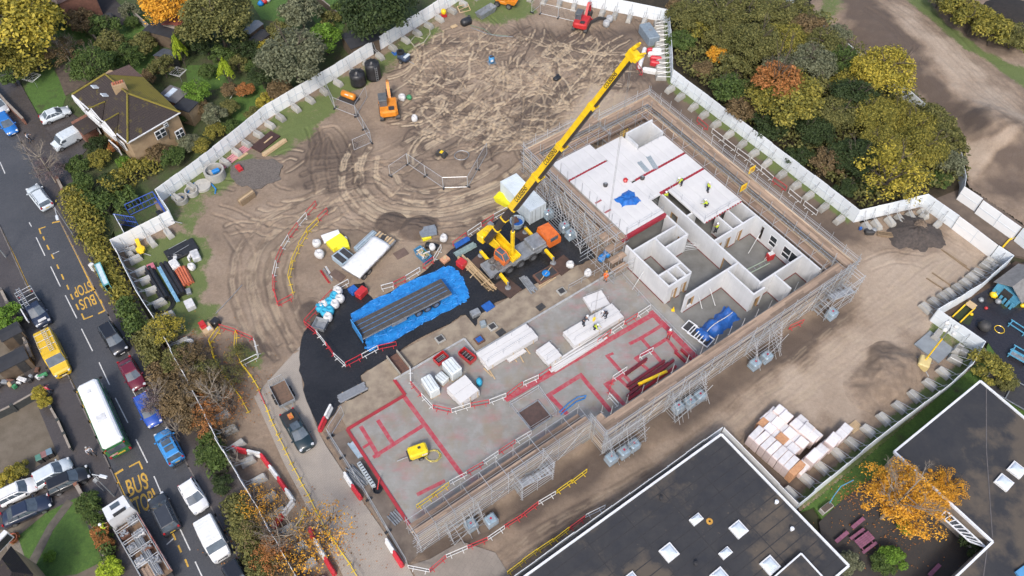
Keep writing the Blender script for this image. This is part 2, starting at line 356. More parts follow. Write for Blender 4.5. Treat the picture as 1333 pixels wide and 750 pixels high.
def site_fn(x,y):
    z=np.zeros_like(x); light=np.zeros_like(x); rimd=np.zeros_like(x); jit=fbm(x,y,.6,31); j2=fbm(x,y,.25,77); j3=fbm(x,y,.9,33)
    xx=x+(fbm(x,y,.5,3)-.5)*.55; yy=y+(fbm(x,y,.5,9)-.5)*.55
    for pts,lt,dp,g in TR:
        c=smooth_line(px(pts),4)
        lines=[c] if g==0 else [offs(c,g/2+e) for e in((0,.34) if g>1.85 else (0,))]+[offs(c,-g/2-e) for e in((0,.3,.62) if g>1.85 else (0,))]
        for ln in lines:
            d=segd_fast(xx,yy,ln,1.4); w=.155 if g else .165
            rut=np.exp(-(d/w)**2); rim=np.exp(-((d-w*2.1)/.16)**2)
            z+=-dp*rut+.5*dp*rim
            light=np.maximum(light,max(lt,0)*np.minimum(1,rut*1.25)*((.12+.7*sstep(.32,.56,j3)) if g>1.85 else (.5+.5*sstep(.28,.5,j3)))*1.15); rimd=np.maximum(rimd,(1.3*rut if lt<0 else 0)); rimd=np.maximum(rimd,(.4+.7*max(lt,0))*np.exp(-((d-w*2.0)/.15)**2)*sstep(.3,.6,jit))  # rimd darkens rut rims as squeezed-out mud, also painting in their faint relief shade
    z=np.clip(z,-.26,.16)+(fbm(x,y,.5,41)-.5)*.10+(fbm(x,y,1.6,42,3)-.5)*.07
    # flats
    sand=np.maximum.reduce([pm(x,y,[(520,60),(620,50),(700,95),(735,110),(640,180),(540,210),(480,200),(520,130)],3,51,5)*.2,
        pm(x,y,[(480,255),(560,270),(650,250),(700,205),(690,235),(640,275),(540,300),(470,280)],1.5,52,2)*.75,
        pm(x,y,[(430,300),(520,290),(600,330),(570,360),(480,420),(440,420),(470,360),(400,300)],2,53,3)*.5,
        pm(x,y,[(475,385),(555,345),(590,350),(485,395),(500,370)],1,54,1.2)*.8,
        pm(x,y,[(320,300),(400,270),(420,290),(380,350),(390,430),(360,450),(310,400)],1.5,55,2)*.4,
        pm(x,y,[(700,140),(760,105),(835,125),(700,190)],1.0,56,1.4)*.35])
    pale=np.maximum.reduce([pm(x,y,[(1105,320),(1180,330),(1260,310),(1310,330),(1230,400),(1190,445),(1120,560),(1080,560),(980,545),(1060,460),(1120,400)],2.0,57,3)*.9,
        pm(x,y,[(640,745),(780,670),(920,560),(980,505),(1060,470),(1000,545),(800,690),(700,760)],1.5,58,2)*.55,
        pm(x,y,[(770,113),(815,122),(833,150),(770,180),(735,160)],.8,59,.8)*.9])
    dark=np.maximum.reduce([pm(x,y,[(640,40),(860,30),(870,100),(820,110),(745,70),(680,60)],2,61,3)*.55,
        pm(x,y,[(590,210),(690,140),(740,110),(720,160),(640,210)],1.2,62,2)*.35, pm(x,y,[(400,160),(470,180),(470,250),(380,245)],2,63,2.5)*.5,
        pm(x,y,[(450,290),(500,300),(495,325),(450,320)],1.2,64,1.2)*.5,
        pm(x,y,[(860,95),(1130,300),(1120,345),(840,115)],1,65,1)*.55, pm(x,y,[(1150,285),(1240,275),(1240,330),(1160,320)],2,66,2)*.45,
        pm(x,y,[(660,740),(760,660),(780,690),(690,755)],1,67,1.5)*.5, pm(x,y,[(540,720),(760,590),(1080,400),(1110,420),(780,625),(570,740)],.8,68,.8)*.6,
        pm(x,y,[(960,590),(1030,520),(1080,580),(1035,655),(945,570)],1.5,69,1.5)*.6, pm(x,y,[(260,440),(330,440),(350,470),(300,560),(340,640),(420,760),(360,760),(280,570)],1.5,70,1.5)*.45])
    grass=np.maximum.reduce([pm(x,y,[(340,160),(436,105),(490,75),(560,25),(570,40),(500,95),(440,130),(410,175),(370,200),(330,195)],1.2,71,1.8),
        pm(x,y,[(575,0),(645,-40),(690,-10),(700,15),(660,35),(640,28),(605,20)],1.2,72,1.5),
        pm(x,y,[(215,250),(300,190),(330,200),(330,230),(270,260),(245,300),(225,285)],1.0,73,1.6)*.9,
        pm(x,y,[(165,330),(240,295),(262,310),(270,370),(250,400),(285,400),(260,440),(215,430)],1.0,74,1.8)*.95,
        pm(x,y,[(860,20),(880,20),(885,105),(1020,215),(1010,225),(868,112),(850,60)],.7,75,.9), pm(x,y,[(1000,200),(1115,285),(1105,295),(990,205)],.5,76,.6),
        pm(x,y,[(1284,455),(1150,580),(1042,664),(1035,650),(1140,560),(1262,465)],.5,77,.7), pm(x,y,[(320,455),(345,460),(340,482),(318,478)],.6,78,.8)*.8,
        pm(x,y,[(1215,415),(1280,455),(1262,480),(1200,440)],.4,79,.5)*.8])
    grass=grass*np.clip(.35+1.3*fbm(x,y,.55,91),0,1.15)
    r=np.clip(np.maximum(light,sand*(.55+.9*(jit-.5))),0,1)
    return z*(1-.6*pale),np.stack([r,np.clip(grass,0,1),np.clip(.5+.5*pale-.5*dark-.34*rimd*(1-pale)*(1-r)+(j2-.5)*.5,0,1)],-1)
def mud_mat(name):
    t=NT(name); a=t.n('VertexColor',layer_name='soil'); s=t.n('SeparateColor'); t.l(a.outputs[0],s.inputs[0]); r,g,b_=s.outputs
    n1=t.noise(2.2,6,.7); n2=t.noise(9,5,.75); n3=t.noise(.5,5,.6)
    brown=t.mix(t.ramp(n1,.3,.7),(.28,.212,.153),(.195,.143,.102)); pale=t.mix(t.ramp(n1,.3,.7),(.43,.345,.265),(.33,.262,.2)); dark=t.mix(t.ramp(n2,.3,.7),(.12,.088,.066),(.078,.058,.046))
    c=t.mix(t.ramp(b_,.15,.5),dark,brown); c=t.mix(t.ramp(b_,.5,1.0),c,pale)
    lc=t.mix(t.ramp(n2,.3,.7),(.43,.345,.245),(.345,.275,.19)); c=t.mix(t.ramp(t.math('ADD',r,t.math('MULTIPLY',t.math('SUBTRACT',n2,.5),.32)),.2,.8),c,lc)
    c=t.mix(t.math('MULTIPLY',t.ramp(n2,.52,.72),.35),c,(.085,.062,.046))
    gr=t.mix(t.ramp(n2,.3,.7),(.14,.175,.055),(.075,.105,.03)); gf=t.ramp(t.math('ADD',g,t.math('ADD',t.math('MULTIPLY',t.math('SUBTRACT',n1,.5),1.5),t.math('MULTIPLY',t.math('SUBTRACT',n2,.5),.8))),.3,.72)
    c=t.mix(gf,c,gr)
    rg=t.math('SUBTRACT',.88,t.math('MULTIPLY',t.ramp(n3,.5,.72),.3))
    return t.out(c,rg,0,t.math('ADD',n2,t.math('MULTIPLY',t.noise(26,3,.7),.5)),.55,.1)
m_mud=mud_mat('rutted_mud')
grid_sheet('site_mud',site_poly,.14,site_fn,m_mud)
# sheets around
m_conc_path=None
sheet('garden_lawn',px([(-60,-80),(640,-80),(571,8),(460,79),(437,94),(344,149),(292,191),(201,255),(214,283),(152,318),(148,300),(128,340),(80,240),(66,205),(45,160),(20,150),(-60,20)]),-.02,m_rough,.5)
sheet('woodland_floor',px([(645,-42),(700,-90),(1020,-60),(1060,20),(1122,72),(1190,124),(1235,162),(1254,199),(1258,243),(1209,264),(1120,287),(1020,212),(877,99),(872,24)]),-.03,m_litter,.5)
# ------------------------------------------------------------------ made ground on the site
def paving_mat(name,a,b_,grid,stain):
    t=NT(name); f=t.noise(.45,5,.65); g=t.noise(7,4,.7); br=t.n('TexBrick'); br.offset=.5; br.inputs['Scale'].default_value=1
    mp=t.n('Mapping'); mp.inputs['Rotation'].default_value=(0,0,-R(58)); t.l(t.co(),mp.inputs[0]); t.l(mp.outputs[0],br.inputs['Vector'])
    br.inputs['Brick Width'].default_value=grid[0]; br.inputs['Row Height'].default_value=grid[1]; br.inputs['Mortar Size'].default_value=.012
    c=t.mix(t.ramp(f,.3,.7),a,b_); c=t.mix(t.math('MULTIPLY',br.outputs['Fac'],.45),c,tuple(x*.45 for x in a)); c=t.mix(t.math('MULTIPLY',t.ramp(g,.5,.7),.35),c,stain)
    return t.out(c,.8,0,g,.3,.02)
m_path=paving_mat('block_paving',(.34,.30,.255),(.27,.24,.21),(.4,.2),(.19,.15,.115))
m_yard=paving_mat('yard_paving',(.27,.235,.2),(.2,.175,.15),(1.2,.6),(.13,.105,.085))
sheet('site_path',px([(331,517),(392,450),(391,475),(395,509),(416,565),(424,580),(470,650),(531,737),(560,790),(600,900),(520,900),(435,726),(371,606)]),.10,m_path,.5)
sheet('site_yard',px([(533,737),(560,728),(600,705),(645,720),(664,750),(700,860),(600,860),(565,790)]),.09,m_yard,.5)
TARP=[(396,433),(420,402),(445,378),(474,368),(488,394),(545,360),(587,326),(655,282),(690,268),(720,262),(775,335),(752,345),(700,368),(650,392),(627,408),(619,425),(606,410),(587,421),(512,463),(469,490),(480,509),(440,530),(430,545),(416,564),(395,509),(391,475)]
def rough_poly(pts,n=4,amp=.25,seed=2):
    q=px(pts); out=[]; r=random.Random(seed)
    for i in range(len(q)):
        a,c=q[i],q[(i+1)%len(q)]
        for k in range(n): p=a.lerp(c,k/n); out.append(p+Vector((r.uniform(-amp,amp),r.uniform(-amp,amp),0)) if k else p)
    return out
sheet('tarmac',rough_poly(TARP),.13,m_tarmac,.5)
sheet('dirt_bank',rough_poly([(470,490),(512,464),(587,422),(606,411),(619,426),(627,409),(700,369),(752,346),(771,371),(688,421),(619,459),(604,441),(534,481),(515,495),(528,515),(452,559),(440,530),(480,509)],4,.15,5),.16,M('trodden_dirt',(.30,.25,.185),(.19,.15,.115),.9,.8,.5),.5)
sheet('dirt_strip',px([(452,559),(437,566),(421,563),(470,640),(531,735),(545,722),(537,689)]),.1,M('damp_dirt',(.18,.148,.12),(.115,.092,.076),.85,.8,.5),.5)
sheet('gravel_bed',rough_poly([(300,218),(330,207),(355,207),(369,216),(366,234),(340,246),(315,244),(301,232)],3,.4,8),.13,M('grey_gravel',(.16,.14,.125),(.10,.085,.075),.95,5,.8),.4)
# ------------------------------------------------------------------ ground floor slab
def slab_mat():
    t=NT('power_floated_concrete'); f=t.noise(.16,6,.65); g=t.noise(1.1,5,.65); h=t.noise(.33,5,.7,sc=(1,1.7,1)); w=t.noise(2,3,.6,sc=(.3,9,1))
    c=t.mix(t.ramp(f,.35,.65),(.285,.278,.258),(.205,.194,.172)); c=t.mix(t.math('MULTIPLY',t.ramp(g,.45,.75),.45),c,(.36,.365,.36)); c=t.mix(t.math('MULTIPLY',t.ramp(h,.5,.7),.5),c,(.36,.15,.155)); c=t.mix(t.math('MULTIPLY',t.ramp(w,.5,.8),.25),c,(.15,.14,.12))
    c=t.mix(t.math('MULTIPLY',t.ramp(t.noise(.22,5,.7,sc=(1.3,.8,1)),.5,.68),.6),c,(.24,.19,.12))
    return t.out(c,t.ramp(f,.1,1.1),0,g,.1,.02)
m_slab=slab_mat(); m_red=M('red_membrane',(.36,.045,.065),(.33,.15,.15),.6,2.2,lo=.42,hi=.78); m_redk=M('red_edge_kerb',(.36,.03,.04),(.25,.03,.035),.5,1.0)
SLAB=[(0,0),(7.14,0),(7.14,-2.35),(16.42,-2.35),(16.42,0),(38.5,0),(38.5,-16.2),(54.75,-16.2),(54.75,15.7),(19.4,15.7),(19.4,13.4),(0,13.4)]
ss=tag(empty('floor_slab',(0,0,0)),kind='structure')
mb=MB(); mb.prism([B(*p) for p in SLAB[0:2]]+[B(7.14,0),B(7.14,13.4),B(0,13.4)],-.3,.3)
mb=MB(); pol=[B(*p) for p in SLAB]; mb.prism(pol,-.3,.3); mb.build('concrete',m_slab,ss)
def kerbab(pts,w,h,m,name):
    mb=MB()
    for i in range(len(pts)-1): a,c=B(*pts[i],.3),B(*pts[i+1],.3); mb.beam(a+Vector((0,0,h/2-.01-.003*(i%2))),c+Vector((0,0,h/2-.01-.003*(i%2))),w,h)
    mb.build(name,m,ss)
sheet('room_floor',[B(38.7,-16),B(54.4,-16),B(54.4,15.5),B(38.6,15.5),B(38.6,9.5),B(38.6,0)],.312,M('wet_room_floor',(.175,.175,.165),(.125,.122,.112),.55,.6),.02)
kerbab([(.0,13.4),(0,-.0),(7.14,0),(7.14,-2.35)],.34,.12,m_redk,'edge_kerb')
kerbab([(7.14,-2.35),(16.42,-2.35),(16.42,0),(38.5,0)],.22,.14,M('galvanised_kerb',(.42,.43,.43),(.3,.3,.3),.5,2),'edge_kerb')
mb=MB(); kk=0
def rstripe(pts,ww):
    global kk
    for i in range(len(pts)-1):
        a,c=P(*pts[i],.3),P(*pts[i+1],.3); d=(c-a).normalized(); w=ww*.78; s=Vector((-d.y,d.x,0))*w/2; kk+=1; mb.prism([a-s-d*w/2,a+s-d*w/2,c+s+d*w/2,c-s+d*w/2],.296,.303+.0012*(kk%6))
for pts,w in [([(528,519),(601,618)],.62),([(550.7,554),(488,594)],.55),([(470.7,557),(482.7,577),(492,593)],.55),([(493,549),(511,577)],.55),([(482,577),(474,582)],.4),
    ([(661,519),(849,410)],.8),([(737,538),(714.7,514.5),(756,488.7),(793,533)],.65),([(790,463.5),(797,460.5)],.4),([(792,465),(821,498)],.55),
    ([(821,447),(834.7,440),(866,421)],.55),([(834.7,440),(862,473)],.55),([(829,466),(868,441)],.55),([(828,467),(846,484)],.5),([(813,527),(789,500.7),(821,482),(838,471)],.6),([(806,493),(826,512)],.5),
    ([(849,408),(903,462)],.9),([(868,441),(880,456)],.5),([(545,643),(577,627)],.5)]: rstripe(pts,w)
mb.build('membrane_strip',m_red,ss)
# pit opening in the slab (a recess lined in timber shutter)
pit=empty('lift_pit',P(696,541,.3),BA,'square recess in the slab floored with brown boards inside silver edge rails','pit')
mb=MB(); mb.box((0,0,.012),(2.6,2.4,.016)); mb.build('pit_floor',M('pit_ply',(.10,.06,.05),(.06,.04,.035),.7,2),pit)
mb=MB()
for x,y,dx,dy in((-1.36,0,.1,2.6),(1.36,0,.1,2.6),(0,1.26,2.82,.1),(0,-1.26,2.82,.1)): mb.box((x,y,.06),(dx,dy,.12))
mb.build('upstand',M('galv',(.45,.47,.48),(.33,.34,.35),.45,3,metal=.6),pit)
# ------------------------------------------------------------------ white hoarding with concrete ballast
m_hoard=M('white_hoarding',(.74,.79,.83),(.67,.72,.76),.45,.6,obj=.12); m_hoard_lit=M('lit_white_hoarding',(.84,.85,.85),(.78,.79,.79),.45,.6,obj=.12)  # second, whiter copy has light painted in for panels turned from the sun
m_post=M('hoarding_post',(.58,.64,.68),(.52,.58,.62),.6,2); m_conc=M('ballast_concrete',(.37,.36,.33),(.25,.245,.225),.9,2.2,.4,obj=.5); m_brace=M('galv_brace',(.5,.52,.53),(.36,.37,.38),.45,3,metal=.5)
def trap(L,W_,h):
    return MB().rings([[Vector((-L/2,-W_/2,0)),Vector((L/2,-W_/2,0)),Vector((L/2,W_/2,0)),Vector((-L/2,W_/2,0))],[Vector((-L/2,-W_/2,h*.35)),Vector((L/2,-W_/2,h*.35)),Vector((L/2,W_/2,h*.35)),Vector((-L/2,W_/2,h*.35))],[Vector((-L/2+.12,-W_/2+.14,h)),Vector((L/2-.12,-W_/2+.14,h)),Vector((L/2-.12,W_/2-.14,h)),Vector((-L/2+.12,W_/2-.14,h))]])
me_block=trap(1.55,.78,.72).mesh('ballast_block',m_conc)
mbb=MB(); mbb.bar((-.75,0,.75),(-1.35,0,2.1),.035); me_br1=mbb.mesh('brace',m_brace)
mbb=MB(); mbb.bar((.6,.28,.68),(-1.3,.28,.72),.04); mbb.bar((.5,-.28,.68),(-1.3,-.28,1.25),.035); me_br2=mbb.mesh('brace',m_brace)
_pm={}
def hoarding(tops,side,label,pw=2.44,hz=2.4,mat=None,blocks=True,bgap=2.44,blabel=None,bskip=(),name='white_hoarding'):
    mat=mat or m_hoard; pts=[G(u,v,hz) for u,v in tops]
    root=empty(name,pts[0],0,label,'hoarding'); o0=pts[0]
    key=(pw,hz,mat.name); bq=[]
    for i in range(len(pts)-1):
        a,c=pts[i],pts[i+1]; L=(c-a).length; n=max(1,round(L/pw)); w=L/n; d=(c-a)/L; ang=math.atan2(d.y,d.x); nr=Vector((-d.y,d.x,0))*side
        me=_pm.get((key,round(w,2)))
        if me is None:
            mb=MB(); mb.box((0,0,hz/2),(w-.008,.05,hz-.01)); me=mb.mesh('panel',mat); _pm[(key,round(w,2))]=me
        mer=_pm.get(('rail',round(w,2),hz))
        if mer is None:
            mb=MB(); mb.box((0,.045,hz*.5),(w-.08,.03,.04)); mb.box((-w/2,.055,hz/2),(.05,.04,hz-.06)); mer=mb.mesh('post',m_post); _pm[('rail',round(w,2),hz)]=mer
        for k in range(n):
            q=a+d*(k+.5)*w-o0
            link('panel',me,root,None,q,(random.gauss(0,.012),0,ang+random.gauss(0,.008))); link('post',mer,root,None,q,(0,0,ang if side>0 else ang+PI))
        if blocks:
            nb=max(1,round(L/bgap))
            for k in range(nb):
                if (i,k) in bskip: continue
                q=o0*0+a+d*(k+.5)*L/nb+nr*1.45; r=random.Random(i*77+k)
                bq.append((q+d*r.uniform(-.2,.2),math.atan2(nr.y,nr.x)+r.uniform(-.09,.09)))
    for k,(q,an) in enumerate(bq):
        t=empty('ballast_block',q,an,f'{ordw(k,len(bq))} {blabel}, from the {dirw(tops[0],tops[-1])}','concrete block',blabel); link('block',me_block,t); link('brace',me_br1,t); link('brace',me_br2,t)
    return root
hoarding([(201.3,246.7),(268,198.5),(344,137.3),(437.3,82.7),(460,68),(570.7,0),(632,-37)],-1,'long white hoarding between the back gardens and the mud field',1.22,mat=m_hoard_lit,blabel='concrete block behind the garden side hoarding')
hoarding([(632,-37),(760,-10),(872,12.8)],-1,'white hoarding along the far end behind the red excavator',blabel='concrete block behind the far end hoarding')
hoarding([(872,12.8),(876.5,90)],-1,'short white hoarding seen edge on beside the red and white barriers',bgap=1.1,blabel='concrete block in the close row by the far barriers')
hoarding([(876.5,90.5),(1022.7,199.5),(1119.7,273.3)],-1,'pale hoarding running between the scaffold and the autumn wood',blabel='concrete block between the scaffold and the autumn wood')
hoarding([(1119.7,273.3),(1209,252.5)],-1,'pale hoarding turning behind the dark gravel heap',bgap=1.55,blabel='concrete block in the row behind the dark gravel heap')
hoarding([(1209,252.5),(1249,280.8)],-1,'short pale hoarding right of the dark gravel heap',bgap=1.9,blabel='concrete block right of the dark gravel heap')
hoarding([(1249.5,281.5),(1299.7,318.7)],-1,'white double gate leaf closing the right side of the site',2.9,mat=m_hoard_lit,blocks=False,name='site_gate')
hoarding([(1300.5,319.5),(1320.5,332.5)],-1,'short hoarding end panel past the white gate',bgap=1.7,blabel='concrete block at the gate corner')
hoarding([(1320.5,332.5),(1277,370),(1222,402.5)],-1,'white hoarding seen edge on above the playground',bgap=1.5,blabel='concrete block in the close row above the playground')
hoarding([(1222,402.5),(1283.7,444.7)],-1,'pale hoarding return behind the grey pad and lighting tower',blabel='concrete block behind the grey pad')
hoarding([(1283.7,444.7),(1266,474),(1243.7,494),(1143.7,570),(1040,655.3)],-1,'long white hoarding along the grass by the dark flat roof',bgap=2.44,blabel='concrete block between mud heap and brick packs')
hoarding([(1040,655.3),(942.7,556.7)],-1,'white hoarding beside the wrapped brick packs',mat=m_hoard_lit,blabel='small ballast beside the wrapped brick packs',blocks=False)
hoarding([(941,556),(820,641.5),(672,748),(560,830)],-1,'white hoarding along the haul road edge of the school roof',mat=m_hoard,blocks=False)
hoarding([(201.3,246.7),(219.5,274)],-1,'short hoarding return by the black pipes near the blue gate',blocks=False)
hoarding([(219.5,274),(143,312)],1,'white hoarding return above the yellow sign trailer',1.22,mat=m_hoard_lit,bgap=2.2,blabel='concrete block under the return by the yellow trailer')
hoarding([(143,312),(178,380),(200,414),(260,527),(280,569),(320,636),(384,749),(430,830)],1,'white street hoarding seen edge on along the pavement hedge',1.6,mat=m_hoard_lit,bgap=2.1,blabel='concrete block inside the street hoarding')
hoarding([(148,279),(160.5,303)],1,'white hinged hoarding leaf by the blue gate',blocks=False,mat=m_hoard_lit,name='hoarding_leaf')
hoarding([(1255.7,242.7),(1279.7,258.7)],-1,'large plain white gate panel at the end of the wood',5,mat=m_hoard_lit,blocks=False,name='gate_panel')
hoarding([(1280,261),(1330,296)],-1,'white gate leaf across the lane beside the churned mound',2.9,mat=m_hoard_lit,blocks=False,name='site_gate')
hoarding([(1332,297),(1380,335)],-1,'white hoarding past the far lane gate at the frame edge',blocks=False)
hoarding([(1000,-40),(1030,-2),(1057,21),(1122,70),(1190,122),(1233,160),(1252,197),(1258,230),(1256,243)],-1,'pale fence between the autumn wood and the earth bank',2.0,hz=2.0,blocks=False)
# ------------------------------------------------------------------ school buildings
def felt_mat():
    t=NT('wet_roof_felt'); f=t.noise(.12,6,.65); g=t.noise(.5,6,.7); h=t.noise(3,5,.7)
    c=t.mix(t.ramp(g,.35,.7),(.022,.023,.028),(.038,.037,.038)); c=t.mix(t.math('MULTIPLY',t.ramp(f,.53,.62),.8),c,(.10,.08,.06)); c=t.mix(t.math('MULTIPLY',t.ramp(h,.62,.72),t.math('MULTIPLY',t.ramp(g,.5,.6),.7)),c,(.2,.14,.09))
    return t.out(c,t.ramp(f,-.6,.85),0,h,.25,.02)
m_felt=felt_mat(); m_trim=M('white_roof_trim',(.72,.74,.77),(.6,.62,.65),.5,1.5); m_swall=M('school_render',(.32,.28,.24),(.24,.2,.17),.85,1.2)
m_lap=M('felt_lap',(.035,.034,.036),(.022,.022,.025),.8,2); m_dome=M('skylight_dome',(.62,.68,.74),(.5,.57,.64),.12,2,coat=.6); m_upst=M('skylight_upstand',(.75,.76,.77),(.6,.61,.62),.5,4)
def flat_roof(poly,z,label,seams=(),cat='building'):
    q=px(poly,z); root=empty('school_building',Vector((q[0].x,q[0].y,0)),0,label,cat); o=Vector((q[0].x,q[0].y,0)); loc=[p-o for p in q]
    c=sum(loc,Vector())/len(loc)
    MB().prism([Vector((p.x,p.y,0))+(c-p).normalized()*.15 for p in loc],-.2,z-.25).build('wall',m_swall,root)
    MB().prism(loc,z-.25,z).build('roof',m_felt,root)
    mb=MB(); n=len(loc)
    for i in range(n): mb.beam(loc[i]+Vector((0,0,.03-.004*(i%2))),loc[(i+1)%n]+Vector((0,0,.03-.004*(i%2))),.2,.3)
    mb.build('parapet_trim',m_trim,root)
    return root,o
def skylight(root,o,u,v,s,z,ang,big=True):
    p=P(u,v,z)-o; mb=MB(); mb.box((0,0,.12),(s,s*(1 if big else .62),.26)); f=mb.build('skylight',m_upst,root,loc=p,rz=ang)
    w=s*.4; y=w*(1 if big else .62)
    mb=MB(); mb.rings([[Vector((a*w*k,b_*y*k,.25+zz)) for a,b_ in((-1,-1),(1,-1),(1,1),(-1,1))] for k,zz in((1,0),(.93,.09),(.7,.17),(.3,.21))]); mb.build('dome',m_dome,f)
r1,o1=flat_roof([(640,782),(938.7,566),(1104.5,737),(1040,792),(850,930),(700,930)],2.9,'low school block with dark stained flat roof beside the haul road')
for u,v,s,b_ in((906,677,1.3,0),(961,690,1.45,1),(870.7,720,1.5,1),(944,720.7,1.25,0),(1002,736.7,1.5,1),(937,752,1.5,1),(822,757,1.4,1)): skylight(r1,o1,u,v,s*.92,2.9,R(36),b_)
mb=MB(); mb.lathe((0,0,0),[(.32,0),(.32,.1),(.12,.12),(.12,.02)],14,False,False); mb.build('roof_outlet',M('yellow_ring',(.55,.3,.05),(.4,.2,.03),.6,3),r1,loc=P(923.5,679,2.9)-o1)
e0,e1,e2=[P(u,v,2.9)-o1 for u,v in((938.7,566),(640,782),(1104.5,737))]
for k in range(1,15): a=e0.lerp(e2,k/15); MB().beam(a+Vector((0,0,.004)),a+(e1-e0)*.98+Vector((0,0,.004)),.09,.02).build('felt_lap',m_lap,r1)
for k in range(1,6): a=e0.lerp(e1,k/6.3); MB().beam(a+Vector((0,0,.006)),a+(e2-e0)*.97+Vector((0,0,.006)),.08,.022).build('felt_lap',m_lap,r1)
for k,(u,v) in enumerate(((860,650),(1010,655),(905,735),(1030,690))): MB().lathe((0,0,0),[(.14,0),(.14,.35),(.2,.36),(.2,.42),(.02,.46)],9).build('vent_pipe',m_trim if k%2 else m_lap,r1,loc=P(u,v,2.9)-o1)
rb_=px([(1007,752),(1042.7,720.7),(1076,757),(1040,792)],3.5); MB().prism([p-o1 for p in rb_],2.85,3.5).build('raised_roof',m_felt,r1)
mb=MB()
for i in range(4): mb.beam(rb_[i]-o1+Vector((0,0,.02-.004*(i%2))),rb_[(i+1)%4]-o1+Vector((0,0,.02-.004*(i%2))),.14,.16)
mb.build('parapet_trim',m_trim,r1)
r2,o2=flat_roof([(1163.7,588.7),(1275.7,496.7),(1420,618),(1450,860),(1140,850),(1291.7,706)],3.5,'large school block with smooth dark flat roof behind the orange tree')
for u,v in((1322.6,612.7),(1306,629)): skylight(r2,o2,u,v,1.35,3.5,R(40),1)
mb=MB()
for a,c in(((1284,497+8),(1284,585)),((1284,585),(1292,700)),((1286,706),(1279,760))): mb.beam(P(*a,3.51)-o2,P(*c,3.51)-o2,.09,.03)
mb.build('roof_seam',M('roof_seam',(.12,.11,.11),(.08,.075,.075),.8,2),r2)
skb=px([(1322,744),(1340,731),(1360,751),(1340,768)],3.75); MB().prism([p-o2 for p in skb],3.5,3.75).build('roof_lantern',M('blue_lantern',(.10,.3,.55),(.08,.24,.45),.25,2),r2)
# glazed lean-to in the courtyard corner
lt=empty('lean_to_frame',G(1262,690,3),0,'white glazing bar canopy under the orange tree at the roof corner','canopy'); lo=G(1262,690,3); mb=MB()
c4=[P(1232,665,3.1),P(1284,713,3.1),P(1262,705,2.7),P(1225,672,2.7)]
for a,c in((0,1),(1,2),(2,3),(3,0)): mb.beam(c4[a]-lo,c4[c]-lo,.12,.1)
for k in range(1,8): mb.beam(c4[0].lerp(c4[1],k/8)-lo,c4[3].lerp(c4[2],k/8)-lo,.07,.08)
mb.build('glazing_bar',m_trim,lt)
mb=MB(); mb.quad(*[q-lo-Vector((0,0,.06)) for q in c4]); mb.build('glass',M('dark_glass',(.03,.04,.045),(.02,.025,.03),.08,2),lt)
# outside surfaces on the school side
sheet('school_grass',px([(1318,345),(1284,455),(1262,482),(1150,577),(1072,642),(1042,666),(1060,660),(1110,740),(1100,760),(1420,760),(1500,560),(1420,330)]),-.03,m_lawn,.4)
sheet('courtyard',px([(1066,680),(1100,648),(1130,626),(1165,610),(1290,716),(1240,760),(1150,850),(1085,790)]),.02,paving_mat('courtyard_flags',(.05,.044,.04),(.032,.03,.03),(.6,.6),(.10,.06,.025)),.4)
sheet('playground',px([(1228,404),(1318,345),(1345,340),(1450,420),(1450,560),(1335,520),(1287,447)]),.02,m_rubber,.4)
sheet('earth_verge',px([(1224,406),(1322,340),(1338,346),(1312,362),(1270,385),(1236,412)]),.05,M('brown_verge',(.085,.055,.038),(.055,.038,.028),.95,1.5,.5),.4)
mgr=M('artificial_green',(.03,.045,.02),(.022,.034,.016),.9,3)
for pts in([(1292,376),(1318,356),(1345,352),(1345,400),(1305,402)],[(1238,408),(1258,398),(1268,410),(1262,424),(1250,420)]): sheet('green_patch',px(pts),.045,mgr,.4)
sheet('lane',px([(1118,291),(1209,262),(1257,243),(1290,262),(1400,345),(1400,380),(1345,338),(1322,332),(1250,284),(1209,270)]),-.012,M('lane_mud',(.14,.108,.085),(.1,.078,.062),.9,.9,.5),.4)
